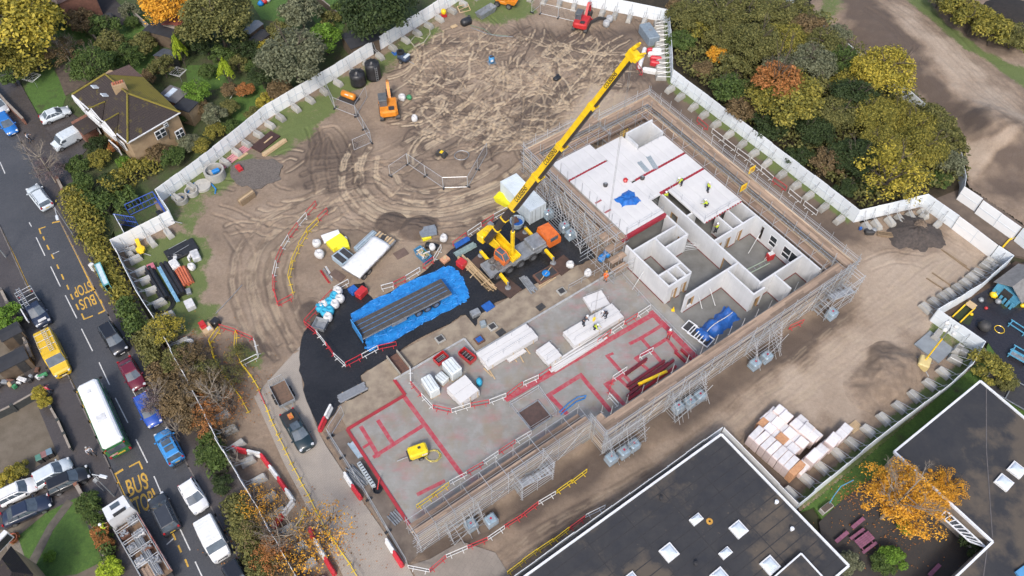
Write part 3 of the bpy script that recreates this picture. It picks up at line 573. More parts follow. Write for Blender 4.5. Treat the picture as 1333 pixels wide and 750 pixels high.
# earth bank beyond the wood
BANK=[(1040,-60),(1062,22),(1122,68),(1190,120),(1236,160),(1256,198),(1262,243),(1290,262),(1420,350),(1420,60),(1280,-60)]
def bank_fn(x,y):
    ridge=px([(1080,-20),(1130,20),(1200,70),(1262,140),(1275,180)]); d=segd(x,y,ridge)
    z=1.6*np.exp(-(d/7)**2)*sstep(0,3,segd(x,y,px([(1040,-60),(1062,22),(1122,68),(1190,120),(1236,160),(1256,198),(1262,243)])))
    m2=px([(1290,180),(1345,200)]); d2=segd(x,y,m2); z+=2.2*np.exp(-(d2/4.5)**2)+(fbm(x,y,.7,5)-.5)*.5*np.exp(-(d2/6)**2)
    lin=np.zeros_like(x)
    for k in range(19):
        o=(k-9)*.62+.12*math.sin(k*2.3); c=smooth_line(offs(px([(1150,8),(1190,35),(1235,85),(1290,140),(1345,185)]),o),4)
        dd=segd_fast(x,y,c,1.5); lin=np.maximum(lin,np.exp(-(dd/.2)**2)*(.5+.5*math.sin(k*1.7)**2)); z-=.14*np.exp(-(dd/.2)**2)
    pale=np.maximum(pm(x,y,[(1140,10),(1165,12),(1235,60),(1300,120),(1345,165),(1345,200),(1290,170),(1240,145),(1200,90)],2,81,2)*.8,pm(x,y,[(1250,192),(1282,200),(1345,158),(1345,168),(1284,212),(1264,240)],.6,82,.7))
    grass=np.maximum(pm(x,y,[(1165,-10),(1200,0),(1240,40),(1290,75),(1345,90),(1345,125),(1300,90),(1240,60),(1205,25)],1.2,83,1.5),pm(x,y,[(1062,22),(1075,0),(1100,-5),(1090,10),(1075,30)],1,84,2)*.7)
    dark=np.maximum(pm(x,y,[(1085,5),(1130,5),(1185,60),(1230,110),(1260,160),(1270,185),(1180,115),(1120,60)],1.5,85,1.5)*.75,pm(x,y,[(1275,190),(1345,165),(1345,260),(1290,250)],1.5,86,2)*.6)
    j=fbm(x,y,.5,15)
    return z+(fbm(x,y,.8,21)-.5)*.2,np.stack([np.clip(lin*pale*.5*(j+.3),0,1),grass,np.clip(.45+.55*pale-.5*dark+(j-.5)*.6,0,1)],-1)
grid_sheet('earth_bank',px(BANK),.26,bank_fn,m_mud)
sheet('far_lawn',px([(1180,-60),(1205,-2),(1290,62),(1420,120),(1420,-60)]),-.05,m_lawn,.4)
MB().lathe((0,0,0),[(5.5,-.1),(4,.7),(2,1.1),(.3,1.2)],14,False,True).build('dark_soil_heap',M('dark_topsoil',(.03,.025,.022),(.018,.016,.015),.95,1.5,.6),None,loc=P(1322,22),label='dark soil heap on the lawn at the top right corner',cat='soil heap')
# ------------------------------------------------------------------ the building under construction
def precast_mat():
    t=NT('precast_white'); f=t.noise(.5,5,.6); w=t.noise(3,3,.6,sc=(1,1,.12))
    c=t.mix(t.ramp(f,.3,.7),(.60,.61,.62),(.49,.50,.51)); c=t.mix(t.math('MULTIPLY',t.ramp(w,.5,.75),.3),c,(.42,.42,.42)); g=t.n('NewGeometry'); c=t.mix(.12,c,t.mix(g.outputs['Random Per Island'],(.4,.4,.41),(.8,.8,.8)))
    return t.out(c,.75,0,w,.1,.02)
m_pre=precast_mat()
def slabtop_mat():
    t=NT('roof_screed_white'); f=t.noise(.3,6,.65); g=t.noise(3,5,.7); g2=t.n('NewGeometry')
    c=t.mix(t.ramp(f,.3,.7),(.62,.61,.60),(.50,.495,.49)); c=t.mix(t.math('MULTIPLY',t.ramp(g,.55,.75),.3),c,(.42,.40,.39)); c=t.mix(.14,c,t.mix(g2.outputs['Random Per Island'],(.42,.42,.43),(.85,.84,.83)))
    return t.out(c,.7,0,g,.1,.02)
m_stop=slabtop_mat(); m_beam=M('red_oxide_steel',(.36,.03,.045),(.24,.025,.035),.5,1.5)
m_sole=M('sole_plate',(.17,.045,.035),(.11,.03,.025),.8,2); m_void=M('void_dark',(.02,.02,.02)); m_ply=M('door_reveal_timber',(.42,.27,.13),(.3,.19,.09),.7,3)
bld=empty('building_shell',B(46,-2,0),BA,'part built single storey block with white walls and white roof slabs','building')
BI=Matrix.Translation(-B(46,-2,0)); RI=Matrix.Rotation(-BA,3,'Z')
def LB(a,b,z): return Vector((a-46,-(b+2),z))     # building frame -> shell local
ZT=3.6
def wallseg(a0,b0,a1,b1,ops=(),th=.22,zt=ZT,name='wall'):
    """wall of upright precast panels; ops = (start,end,sill,head) openings along it"""
    L=math.hypot(a1-a0,b1-b0); da,db=(a1-a0)/L,(b1-b0)/L; mb=MB(); s=0; ang=-math.atan2(db,da)
    cuts=sorted(ops); sp=[]; x=0
    for o in cuts: sp.append((x,o[0],.3,zt)); sp.append((o[0],o[1],o[3],zt)); 
    
    segs=[]; x=-th/2 if True else 0
    for o in cuts:
        segs.append((x,o[0],.3,zt)); 
        if o[3]<zt: segs.append((o[0],o[1],o[3],zt))
        if o[2]>.3: segs.append((o[0],o[1],.3,o[2]))
        x=o[1]
    segs.append((x,L+th/2,.3,zt))
    for s0,s1,z0,z1 in segs:
        n=max(1,round((s1-s0)/.6)); w=(s1-s0)/n
        for k in range(n):
            c=s0+(k+.5)*w; mb.box(LB(a0+da*c,b0+db*c,(z0+z1)/2+.0),(w-.008,th,z1-z0),ang)
    return mb.build(name,m_pre,bld)
D=lambda s,w=.95:(s,s+w,.3,2.45)
walls=[(38.5,-.3,38.5,7.15,()),(38.73,.72,45.37,.72,()),(45.6,-1.2,45.6,2.55,((2.6,3.2,1.2,2.2),)),(42.23,2.57,45.37,2.57,()),(42,.95,42,7.0,()),
 (38.73,7.15,41.77,7.15,(D(.45,.8),D(1.9,.8))),(38.73,5.3,41.77,5.3,()),(39.85,5.53,39.85,6.92,()),(41.25,5.53,41.25,6.92,()),
 (47.5,-4.2,47.5,12.65,((2.2,3.4,.3,2.4),(11.4,12.9,.3,2.5))),(39.3,9.25,47.27,9.25,((.35,1.35,.9,2.6),)),(45.65,9.48,45.65,13.6,()),(45.88,13.6,47.3,13.6,(D(.3,.8),)),
 (47.4,12.85,54.37,12.85,()),(49.7,13.08,49.7,15.4,()),(47.73,5.2,54.37,5.2,(D(.6,.7),D(2.1,.7),D(4.0,.8))),(50.65,2.5,50.65,4.97,()),(52.35,2.5,52.35,4.97,()),(47.73,.35,49.2,.35,()),
 (54.6,-11.5,54.6,15.45,((18.0,18.45,.5,2.9),(19.55,20.7,1.1,2.85),(21.7,24.1,1.0,2.9))),(39.4,-16.1,45.4,-16.1,()),(39.4,-16.1,39.4,-1.6,()),(45.6,-15,50,-14.9,())]
for a0,b0,a1,b1,o in walls: wallseg(a0,b0,a1,b1,o)
# window frames, reveals, sole plates
m_frame=M('window_frame_white',(.75,.76,.77),(.66,.67,.68),.4,3); m_pane=M('window_pane',(.035,.04,.045),(.025,.03,.034),.06,2)
def window(a,b0,b1,z0,z1,bars):
    mb=MB(); w=b1-b0
    for zz in (z0+.05,z1-.05): mb.box(LB(a-.06,(b0+b1)/2,zz),(.12,w,.1))
    for bb in (b0+.05,b1-.05): mb.box(LB(a-.06,bb,(z0+z1)/2),(.118,.1,z1-z0-.21))
    for bb in bars: mb.box(LB(a-.06,bb,(z0+z1)/2),(.112,.09,z1-z0-.21))
    x=b0
    mb.box(LB(a-.06,(b0+(bars[0] if bars else b1))/2,z0+(z1-z0)*.42),(.108,(bars[0] if bars else b1)-b0-.15,.09))
    f=mb.build('window',m_frame,bld); mb=MB(); mb.box(LB(a-.04,(b0+b1)/2,(z0+z1)/2),(.02,w-.12,z1-z0-.12)); mb.build('pane',m_pane,f)
window(54.6,8.05,9.2,1.1,2.85,()); window(54.6,10.2,12.6,1.0,2.9,(11.4,))
mb=MB()
for a0,b0,a1,b1,o in walls[:20]:
    L=math.hypot(a1-a0,b1-b0); da,db=(a1-a0)/L,(b1-b0)/L
    x=0; sp=[]
    for q in sorted(o):
        if q[2]<=.31: sp.append((x,q[0])); x=q[1]
    sp.append((x,L))
    for i,(s0,s1) in enumerate(sp):
        for sd in(-1,1):
            if s1-s0>.3: mb.box(LB(a0+da*(s0+s1)/2-db*sd*.15,b0+db*(s0+s1)/2+da*sd*.15,.345+.001*i),(s1-s0-.1,.09,.085),-math.atan2(db,da))
mb.build('sole_plate',m_sole,bld)
for (a0,b0,a1,b1,o) in walls[:16]:
    L=math.hypot(a1-a0,b1-b0); da,db=(a1-a0)/L,(b1-b0)/L
    for q in o:
        mb=MB()
        for s in (q[0]+.03,q[1]-.03): mb.box(LB(a0+da*s,b0+db*s,(q[2]+q[3])/2),(.06,.26,q[3]-q[2]),-math.atan2(db,da))
        mb.box(LB(a0+da*(q[0]+q[1])/2,b0+db*(q[0]+q[1])/2,q[3]-.03),(q[1]-q[0]-.12,.255,.05),-math.atan2(db,da)); mb.build('door_reveal',m_ply,bld)
# roof slab units: one hollow-core plank each
def units(a0,a1,b0,b1,w=1.2,z=3.86):
    n=max(1,round((a1-a0)/w)); w=(a1-a0)/n
    for k in range(n):
        mb=MB(); mb.box((0,0,0),(w-.014,b1-b0,.24)); mb.build('roof_slab_unit',m_stop,bld,loc=LB(a0+(k+.5)*w,(b0+b1)/2,z-.12+.006*((k*7)%3)))
units(39.3,45.55,-16.25,-12.75); units(39.3,45.55,-12.45,-1.55); units(45.56,50.05,-15.05,-7.95); units(50.06,54.7,-11.85,-7.95); units(45.56,54.7,-7.6,-4.45); units(48.4,54.7,-4.1,2.55); units(45.56,47.2,-4.44,-4.1)
mb=MB()
for a0,a1,b,w in ((39.3,45.4,-12.6,.28),(46.3,54.7,-7.78,.32),(47.3,54.7,-4.28,.32)):
    mb.box(LB((a0+a1)/2,b,3.72),(a1-a0,w,.2))
    n=int((a1-a0)/.42)
    for k in range(n): mb.box(LB(a0+(k+.5)*(a1-a0)/n,b,3.85),(.16,w-.02,.09))
mb.box(LB(42.1,-1.35,3.52),(6.9,.34,.62)); mb.box(LB(42.1,-1.16,3.8),(6.9,.08,.06)); 
for a,b in((40,-7.6),(39.95,-5.7)):
    for k in range(5): mb.box(LB(a+k*.2-.4,b,3.9),(.12,.22,.06))
for k in range(14): mb.box(LB(48.7+k*.44,2.62,3.8),(.2,.16,.1))
mb.build('red_steel_beam',m_beam,bld)
# stair shaft standing above the roof
mb=MB()
for a,b,x,y in((52.3,-14.25,4.5,.22),(50.15,-13.05,.22,2.17),(54.5,-13.05,.22,2.17),(52.3,-11.86,4.1,.2)):
    top=4.9 if b<-14 else (4.4 if x<1 else 3.84)
    mb.box(LB(a,b,top/2+.15),(x,y,top-.3))
mb.build('shaft_wall',m_pre,bld)
# edge protection on the roof
m_galv=M('galvanised_tube',(.50,.515,.53),(.34,.355,.37),.42,4,metal=.5,isl=.5); m_galvd=M('dull_tube',(.40,.41,.42),(.27,.28,.29),.5,4,metal=.5,isl=.35)
def guard(pts,z,h=1.1,sp=2.0,m=None,rails=(.55,1.05),name='guard_rail',parent=None,r=.025,loc=False):
    mb=MB()
    for i in range(len(pts)-1):
        a,c=LB(*pts[i],z),LB(*pts[i+1],z); L=(c-a).length; n=max(1,round(L/sp))
        for k in range(n+1): q=a.lerp(c,k/n); mb.bar(q,q+Vector((0,0,h)),r)
        for hh in rails: mb.bar(a+Vector((0,0,hh)),c+Vector((0,0,hh)),r*.8)
    return mb.build(name,m or m_galv,parent or bld)
guard([(39.5,-1.7),(45.4,-1.7),(45.4,-4.3)],3.86); guard([(48.5,-3.9),(48.5,2.4),(54.5,2.4)],3.86); guard([(50.0,-14.0),(50.0,-11.7),(54.6,-11.7)],3.86,.9,1.3)
guard([(49.4,-14.7),(50.6,-14.7)],3.9,1.2,.6,M('yellow_frame',(.75,.5,.04),(.6,.38,.03),.5,3),(.3,.75,1.15),'yellow_gate')
# ------------------------------------------------------------------ scaffolding
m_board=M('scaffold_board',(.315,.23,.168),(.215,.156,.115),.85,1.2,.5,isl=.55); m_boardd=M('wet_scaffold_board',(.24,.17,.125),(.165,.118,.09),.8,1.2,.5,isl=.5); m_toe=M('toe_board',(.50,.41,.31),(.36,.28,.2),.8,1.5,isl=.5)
SCAF=empty('scaffold',B(46,-2,0),BA,'galvanised tube and board scaffold wrapped right round the new building','scaffold')
def deck(mb,a0,b0,a1,b1,z,rnd):    # boards laid along the longer direction
    along_a=abs(a1-a0)>=abs(b1-b0); L=abs(a1-a0) if along_a else abs(b1-b0); Wd=abs(b1-b0) if along_a else abs(a1-a0); n=max(1,round(Wd/.235)); w=Wd/n
    lo=(min(a0,a1),min(b0,b1))
    for r in range(n):
        x=-rnd.uniform(0,2)
        while x<L:
            l=rnd.choice([3.9,3.9,3.0,2.4]); s0=max(0,x); s1=min(L,x+l); x+=l
            if s1-s0<.15: continue
            c=(s0+s1)/2; o=(r+.5)*w; dz=rnd.uniform(0,.018)
            p=LB(lo[0]+c,lo[1]+o,z+dz) if along_a else LB(lo[0]+o,lo[1]+c,z+dz)
            mb.box(p,(s1-s0-.02,w-.015,.038) if along_a else (w-.015,s1-s0-.02,.038))
def scaf_run(name,p0,p1,inward,width,decks,top,toes=True,ledg=None,lean=True,seed=1,sp=2.05,braces=True):
    """outer line p0-p1 (building frame); inward=(da,db) unit; decks=[(off0,off1,z,wet)]"""
    rnd=random.Random(seed); L=math.hypot(p1[0]-p0[0],p1[1]-p0[1]); d=((p1[0]-p0[0])/L,(p1[1]-p0[1])/L); bay=tag(empty(name,(0,0,0)),None); bay.parent=SCAF
    tb=MB(); n=max(1,round(L/sp))
    at=lambda s,o,z:LB(p0[0]+d[0]*s+inward[0]*o,p0[1]+d[1]*s+inward[1]*o,z)
    offs_=[0,width] if width<2.4 else [0,width*.48,width]
    for k in range(n+1):
        s=L*k/n
        for j,o in enumerate(offs_):
            t=top if j==0 else (top-.0 if j==len(offs_)-1 and width<2 else top-.7); j1=rnd.uniform(-.04,.04)
            tb.bar(at(s+j1,o,0),at(s+rnd.uniform(-.05,.05),o,t+rnd.uniform(-.1,.35)),.04)
        for z in (1.85,3.75): tb.bar(at(s+.06,-.25,z),at(s+.06,width+.15,z),.028)
    for z in (ledg or [.35,.95,1.85,2.45,2.95,3.72,4.3,4.85,5.3]):
        tb.bar(at(-.35+rnd.uniform(-.3,.2),-.05,z),at(L+.3+rnd.uniform(-.2,.3),-.05,z+rnd.uniform(-.02,.02)),.025)
    for z in (1.85,3.72): tb.bar(at(-.2,width,z),at(L+.2,width,z),.03)
    if braces:
        for k in range(0,n,2): tb.bar(at(L*k/n,-.08,.2),at(L*min(n,k+1.6)/n,-.08,3.7),.028); 
        for k in range(1,n,3): tb.bar(at(L*k/n,-.08,3.7),at(L*min(n,k+1.4)/n,-.08,.2),.028)
    for o0,o1,z,wet in decks:
        for zz in (.5,1.0): tb.bar(at(-.2,o0+.02,z+zz),at(L+.2,o0+.02,z+zz),.028)
    tag(tb.build('tube_frame',m_galv,bay),kind='stuff')
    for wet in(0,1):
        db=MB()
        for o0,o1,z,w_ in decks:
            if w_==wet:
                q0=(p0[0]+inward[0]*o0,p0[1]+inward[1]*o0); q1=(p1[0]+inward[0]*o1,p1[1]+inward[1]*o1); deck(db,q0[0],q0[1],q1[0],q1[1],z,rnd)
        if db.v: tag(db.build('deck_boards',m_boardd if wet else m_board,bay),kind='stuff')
    if toes:
        tt=MB()
        for o0,o1,z,w_ in decks:
            x=0
            while x<L-.2: e=min(L,x+3.6); tt.beam(at(x,o0+.03,z+.12),at(e-.02,o0+.03,z+.12),.03,.21); x=e
        for z in (.5,.95,1.4,1.8,2.25,2.7,3.1,3.45):
            x=0
            while x<L-.2: e=min(L,x+3.9); tt.beam(at(x,.06,z),at(e-.05,.06,z+rnd.uniform(-.03,.03)),.035,.13); x=e
        tag(tt.build('toe_board',m_toe,bay),kind='stuff')
    return bay
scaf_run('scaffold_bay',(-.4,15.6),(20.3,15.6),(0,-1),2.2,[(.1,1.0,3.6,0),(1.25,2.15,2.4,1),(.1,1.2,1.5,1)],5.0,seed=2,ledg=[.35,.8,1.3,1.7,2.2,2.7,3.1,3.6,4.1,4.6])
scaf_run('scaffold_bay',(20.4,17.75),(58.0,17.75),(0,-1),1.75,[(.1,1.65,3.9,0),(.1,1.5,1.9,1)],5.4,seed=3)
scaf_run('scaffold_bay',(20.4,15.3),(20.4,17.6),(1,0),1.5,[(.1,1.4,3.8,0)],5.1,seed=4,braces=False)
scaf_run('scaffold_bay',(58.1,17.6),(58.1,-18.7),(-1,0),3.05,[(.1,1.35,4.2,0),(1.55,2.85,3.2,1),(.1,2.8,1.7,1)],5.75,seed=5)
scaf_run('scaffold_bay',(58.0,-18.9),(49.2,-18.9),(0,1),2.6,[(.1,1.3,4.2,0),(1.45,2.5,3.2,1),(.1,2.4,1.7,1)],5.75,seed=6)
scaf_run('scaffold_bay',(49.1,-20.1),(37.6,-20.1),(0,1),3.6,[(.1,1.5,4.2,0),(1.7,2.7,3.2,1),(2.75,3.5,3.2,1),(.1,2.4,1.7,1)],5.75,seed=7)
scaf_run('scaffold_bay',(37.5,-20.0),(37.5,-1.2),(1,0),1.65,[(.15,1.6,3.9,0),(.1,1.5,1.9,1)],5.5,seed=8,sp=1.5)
# stepped landing at the corner of the roof slab
lb=MB(); rr_=random.Random(4)
for a0,b0,a1,b1,z in((36.6,-3.4,39.2,-1.9,3.75),(36.2,-1.85,39.0,-.7,3.2),(35.9,-.65,38.2,.3,2.5),(35.6,.35,37.9,1.2,1.7)): deck(lb,a0,b0,a1,b1,z,rr_)
lbay=empty('scaffold_bay',(0,0,0)); lbay.parent=SCAF; tag(lb.build('deck_boards',m_board,lbay),kind='stuff')
tb=MB()
for a in(35.3,36.8,38.3):
    for b in(-3.5,-1.9,-.6,.4,1.5): tb.bar(LB(a,b,0),LB(a,b,3.4 if b>0 else 4.9),.032)
for z in(1.2,2.2,3.0): tb.bar(LB(33.6,-3.2+z*.1,z),LB(38.5,-3.2,z),.03); tb.bar(LB(33.9,1.4,z),LB(38.6,1.4,z),.03)
for b,z in((-3.6,4.4),(-2.9,4.9),(-1.9,4.4),(-.6,3.9)): tb.bar(LB(33.2,b,z-.3),LB(39.0,b,z),.032)
for z in(.6,1.5,2.4): tb.bar(LB(35.3,-3.6,z),LB(35.3,1.6,z),.03)
tag(tb.build('tube_frame',m_galv,lbay),kind='stuff')
# buttress towers with water ballast tanks
m_ibc=M('water_ballast_tank',(.27,.36,.43),(.19,.27,.33),.3,2,coat=.3); m_dot=M('red_cap',(.5,.02,.06),None,.5)
mb=MB(); mb.box((0,0,.07),(1.15,1.0,.12)); mb.box((0,0,.66),(1.12,.98,1.02),bev=.12); me_tank=mb.mesh('tank_body',m_ibc)
mb=MB(); mb.lathe((0,0,1.16),[(.12,0),(.12,.05)],8); me_cap=mb.mesh('cap',m_dot)
mb=MB()
for z in(.35,.65,.95):
    for x,y,dx,dy in((0,.5,1.18,.03),(0,-.5,1.18,.03),(.59,0,.03,1.0),(-.59,0,.03,1.0)): mb.box((x,y,z),(dx,dy,.03))
for x in(-.3,.3): mb.box((x,0,1.185),(.03,1.0,.03))
me_cage=mb.mesh('cage',m_galv)
def tank(p,rz,label,g='water ballast tanks at the foot of the scaffold'):
    t=empty('ballast_tank',p,rz,label,'water tank',g); link('tank_body',me_tank,t); link('cap',me_cap,t); link('cage',me_cage,t)
for u,v,l in [(613,683,'grey ballast tank inside the buttress nearest the slab corner'),(639,677,'grey ballast tank standing alone just outside the scaffold'),(796,596,'first of three grey ballast tanks in the buttress by the scaffold jog'),(812,588,'middle of three grey ballast tanks in the buttress by the scaffold jog'),(825,579,'last of three grey ballast tanks in the buttress by the scaffold jog'),
   (883,530,'left of three wrapped ballast tanks in the middle buttress'),(898,523,'middle of three wrapped ballast tanks in the middle buttress'),(911,515,'right of three wrapped ballast tanks in the middle buttress'),(983,473,'left of two ballast tanks below the blue tarpaulin'),(998,464,'right of two ballast tanks below the blue tarpaulin'),(1083,408,'ballast tank in the buttress near the right corner')]:
    q=P(u,v,.7); tank((q.x,q.y,0),BA,l)
for u,v,z,l in((714,275,1.2,'tall blue grey tank beside the white container end'),(735,292,1.2,'upper blue grey tank in the crane side buttress'),(743,303,1.0,'lower blue grey tank in the crane side buttress')):
    q=P(u,v,z); tank((q.x,q.y,.13),BA,l)
def tower(a0,b0,a1,b1,top,seed,lean=(0,0)):
    rnd=random.Random(seed); tb=MB()
    for a in(a0,(a0+a1)/2,a1):
        for b in(b0,b1): tb.bar(LB(a,b,0),LB(a+lean[0]*(b==b1),b+lean[1]*(b==b1),top),.033)
    for z in np.arange(.4,top,.55):
        f=z/top
        for b in(b0,b1): tb.bar(LB(a0-.3,b+lean[1]*(b==b1)*f,z),LB(a1+.3,b+lean[1]*(b==b1)*f,z),.022)
        for a in(a0,a1): tb.bar(LB(a,b0-.2,z),LB(a+lean[0]*f,b1+.2+lean[1]*f,z),.028)
    for k in range(4):
        a=a0+(a1-a0)*rnd.random(); tb.bar(LB(a,b0,top-.2),LB(a+rnd.uniform(-.5,.5),b1+.5*(1 if b1>b0 else -1),.2),.03)
    tb.bar(LB(a0,b1,.2),LB(a1,b1,top*.8),.03); tb.bar(LB(a1,b1,.2),LB(a0,b1,top*.8),.03)
    bay=empty('scaffold_bay',(0,0,0)); bay.parent=SCAF; tag(tb.build('tube_frame',m_galv,bay),kind='stuff')
tower(2.6,15.3,6.2,16.9,3.4,1,(0,-1.2)); tower(20.6,17.8,25.0,19.3,4.2,3,(0,-1.2)); tower(29.0,17.8,33.6,19.5,4.4,4,(0,-1.4)); tower(41.0,17.8,44.8,19.7,4.6,5,(0,-1.3))
tower(37.4,-14.0,35.2,-12.2,4.6,6); tower(37.4,-11.0,35.0,-8.6,4.6,7); tower(37.4,-7.0,35.4,-5.0,4.4,8)
def staircase(a0,b0,a1,b1,top,seed):
    bay=empty('stair_tower',(0,0,0)); bay.parent=SCAF; tb=MB(); n=6
    for a in np.linspace(a0,a1,3):
        for b in(b0,b1): tb.bar(LB(a,b,0),LB(a,b,top+1),.035)
    for z in(.5,1.1,top*.5,top*.5+.6,top,top+.5,top+1):
        for b in(b0,b1): tb.bar(LB(a0-.2,b,z),LB(a1+.2,b,z),.03)
        for a in(a0,a1): tb.bar(LB(a,b0-.2,z),LB(a,b1+.2,z),.03)
    for f,(s,e,z0,z1) in enumerate(((a0,a1,.1,top*.5),(a1,a0,top*.5,top))):
        bb=b0+(b1-b0)*(.25+.5*f)
        for k in range(9):
            t=(k+.5)/9; tb.box(LB(s+(e-s)*t,bb,z0+(z1-z0)*t),(.24,abs(b1-b0)*.44,.04))
        for q in(-.22,.22): tb.bar(LB(s,bb+(b1-b0)*q,z0+.9),LB(e,bb+(b1-b0)*q,z1+.9),.028); tb.beam(LB(s,bb+(b1-b0)*q,z0),LB(e,bb+(b1-b0)*q,z1),.05,.16)
    tag(tb.build('stair_frame',m_galv,bay),kind='stuff')
staircase(10.6,15.3,14.4,17.0,3.2,1); staircase(52.0,17.9,56.6,19.7,4.2,2)
# ------------------------------------------------------------------ trees, hedges, shrubs
def leaf_mat(name,cols,tl=.25):
    """cols: list of leaf colours mixed per leaf and per clump"""
    t=NT(name); g=t.n('NewGeometry'); r=t.n('ValToRGB'); r.color_ramp.interpolation='LINEAR'
    el=r.color_ramp.elements; n=len(cols); el[0].position=0; el[0].color=(*cols[0],1); el[1].position=1; el[1].color=(*cols[-1],1)
    for i in range(1,n-1): e=el.new(i/(n-1)); e.color=(*cols[i],1)
    oi=t.n('ObjectInfo'); f=t.noise(.55,3,.6); k=t.math('ADD',t.math('MULTIPLY',g.outputs['Random Per Island'],.6),t.math('MULTIPLY',t.ramp(f,.25,.75),.55)); t.l(k,r.inputs[0])
    c=t.mix(.3,r.outputs[0],t.mix(g.outputs['Random Per Island'],tuple(x*.35 for x in cols[0]),tuple(min(1,x*1.5) for x in cols[-1])))
    t.out(c,.65); t.b.inputs['Specular IOR Level'].default_value=.25
    tr=t.n('BsdfTranslucent'); t.l(c,tr.inputs[0]); mx=t.n('MixShader'); mx.inputs[0].default_value=tl; o=t.t.nodes['Material Output']; t.l(t.b.outputs[0],mx.inputs[1]); t.l(tr.outputs[0],mx.inputs[2]); t.l(mx.outputs[0],o.inputs[0])
    return t.m
LM={'olive':leaf_mat('leaf_olive',[(0.056,0.07,0.0252),(0.119,0.126,0.0392),(0.224,0.21,0.07)]),
 'green':leaf_mat('leaf_green',[(0.028,0.0532,0.0168),(0.063,0.105,0.028),(0.119,0.168,0.042)]),
 'dark':leaf_mat('leaf_dark',[(0.0168,0.0308,0.014),(0.0336,0.056,0.0196),(0.063,0.091,0.0308)]),
 'yolive':leaf_mat('leaf_yellow_olive',[(0.07,0.084,0.0224),(0.168,0.168,0.0364),(0.35,0.294,0.056)]),
 'yellow':leaf_mat('leaf_yellow',[(.11,.12,.026),(.30,.265,.04),(.52,.41,.06)]),
 'orange':leaf_mat('leaf_orange',[(.40,.19,.02),(.68,.31,.03),(.85,.43,.05)]),
 'rust':leaf_mat('leaf_rust',[(0.14,0.084,0.028),(0.308,0.14,0.042),(0.476,0.196,0.07)]),
 'grey':leaf_mat('leaf_grey_green',[(0.07,0.084,0.049),(0.133,0.147,0.084),(0.224,0.231,0.14)]),
 'brown':leaf_mat('leaf_brown',[(0.084,0.063,0.035),(0.154,0.112,0.056),(0.238,0.168,0.084)]),
 'lime':leaf_mat('leaf_lime',[(0.14,0.224,0.021),(0.308,0.42,0.028),(0.462,0.56,0.056)]),
 'bright':leaf_mat('leaf_bright_green',[(0.056,0.112,0.0168),(0.112,0.21,0.028),(0.182,0.308,0.042)]),
 'purple':leaf_mat('leaf_purple_twig',[(0.084,0.063,0.07),(0.14,0.105,0.112),(0.21,0.161,0.161)])}
m_bark=M('bark',(.10,.08,.062),(.055,.045,.036),.95,3,.6); m_twig=M('bare_twig',(.30,.26,.21),(.19,.16,.13),.95,3)
def crown_np(seed,n,lobes,leaf,rz=.8,shell=.55,cs=1.0):
    """unit crown: clumps of small leaf faces spread through an uneven volume"""
    r=np.random.default_rng(seed); C=[]
    for k in range(lobes):
        th=r.uniform(0,2*PI); ph=r.uniform(-.25,1.0); rad=r.uniform(shell,.86); c=np.array([math.cos(th)*math.sqrt(max(0,1-ph*ph))*rad,math.sin(th)*math.sqrt(max(0,1-ph*ph))*rad,ph*rad*rz]); C.append((c,r.uniform(.15,.40)*cs))
    V=[];nn=n//lobes
    for c,cr in C:
        d=r.normal(size=(nn,3)); d/=np.linalg.norm(d,axis=1,keepdims=True); d[:,2]=np.where(d[:,2]<-.3,-d[:,2],d[:,2])
        p=c+d*(cr*np.cbrt(r.uniform(.15,1,size=(nn,1)))); nrm=d*.8+r.normal(size=(nn,3))*.55+np.array([0,0,.35]); nrm/=np.linalg.norm(nrm,axis=1,keepdims=True)
        t=np.cross(nrm,r.normal(size=(nn,3))); t/=np.linalg.norm(t,axis=1,keepdims=True)+1e-9; b=np.cross(nrm,t); s=leaf*r.uniform(.6,1.4,size=(nn,1))
        V.append(np.stack([p-t*s,p-b*s*.55+nrm*s*.15,p+t*s,p+b*s*.55+nrm*s*.15],1))
    return np.concatenate(V).reshape(-1,3)
def crown_mesh(name,*a,**k):
    v=crown_np(*a,**k); f=np.arange(len(v)).reshape(-1,4); return npmesh(name,v,f,LM['green'])
CR_BIG=[crown_mesh('crown',s,9500,58,.040,.75) for s in(1,2,3)]
CR_MID=[crown_mesh('crown',s,4200,34,.060,.8) for s in(11,12,13,14)]
CR_SPARSE=[crown_mesh('crown',s,2300,56,.034,.85,.42,.75) for s in(21,22)]
CR_HUGE=[crown_mesh('crown',s,11000,95,.022,.8,.35,.58) for s in(27,28)]
CR_WISP=[crown_mesh('crown',s,600,44,.034,.85,.45) for s in(23,24)]
CR_CONE=[]
for s in(31,32):
    v=crown_np(s,2200,26,.06,.6); h=(v[:,2]+.5)/1.3; v[:,0]*=np.clip(1.15-h*.95,.08,1.2); v[:,1]*=np.clip(1.15-h*.95,.08,1.2); v[:,2]=v[:,2]*2.0+.5; CR_CONE.append(npmesh('crown',v,np.arange(len(v)).reshape(-1,4),LM['lime']))
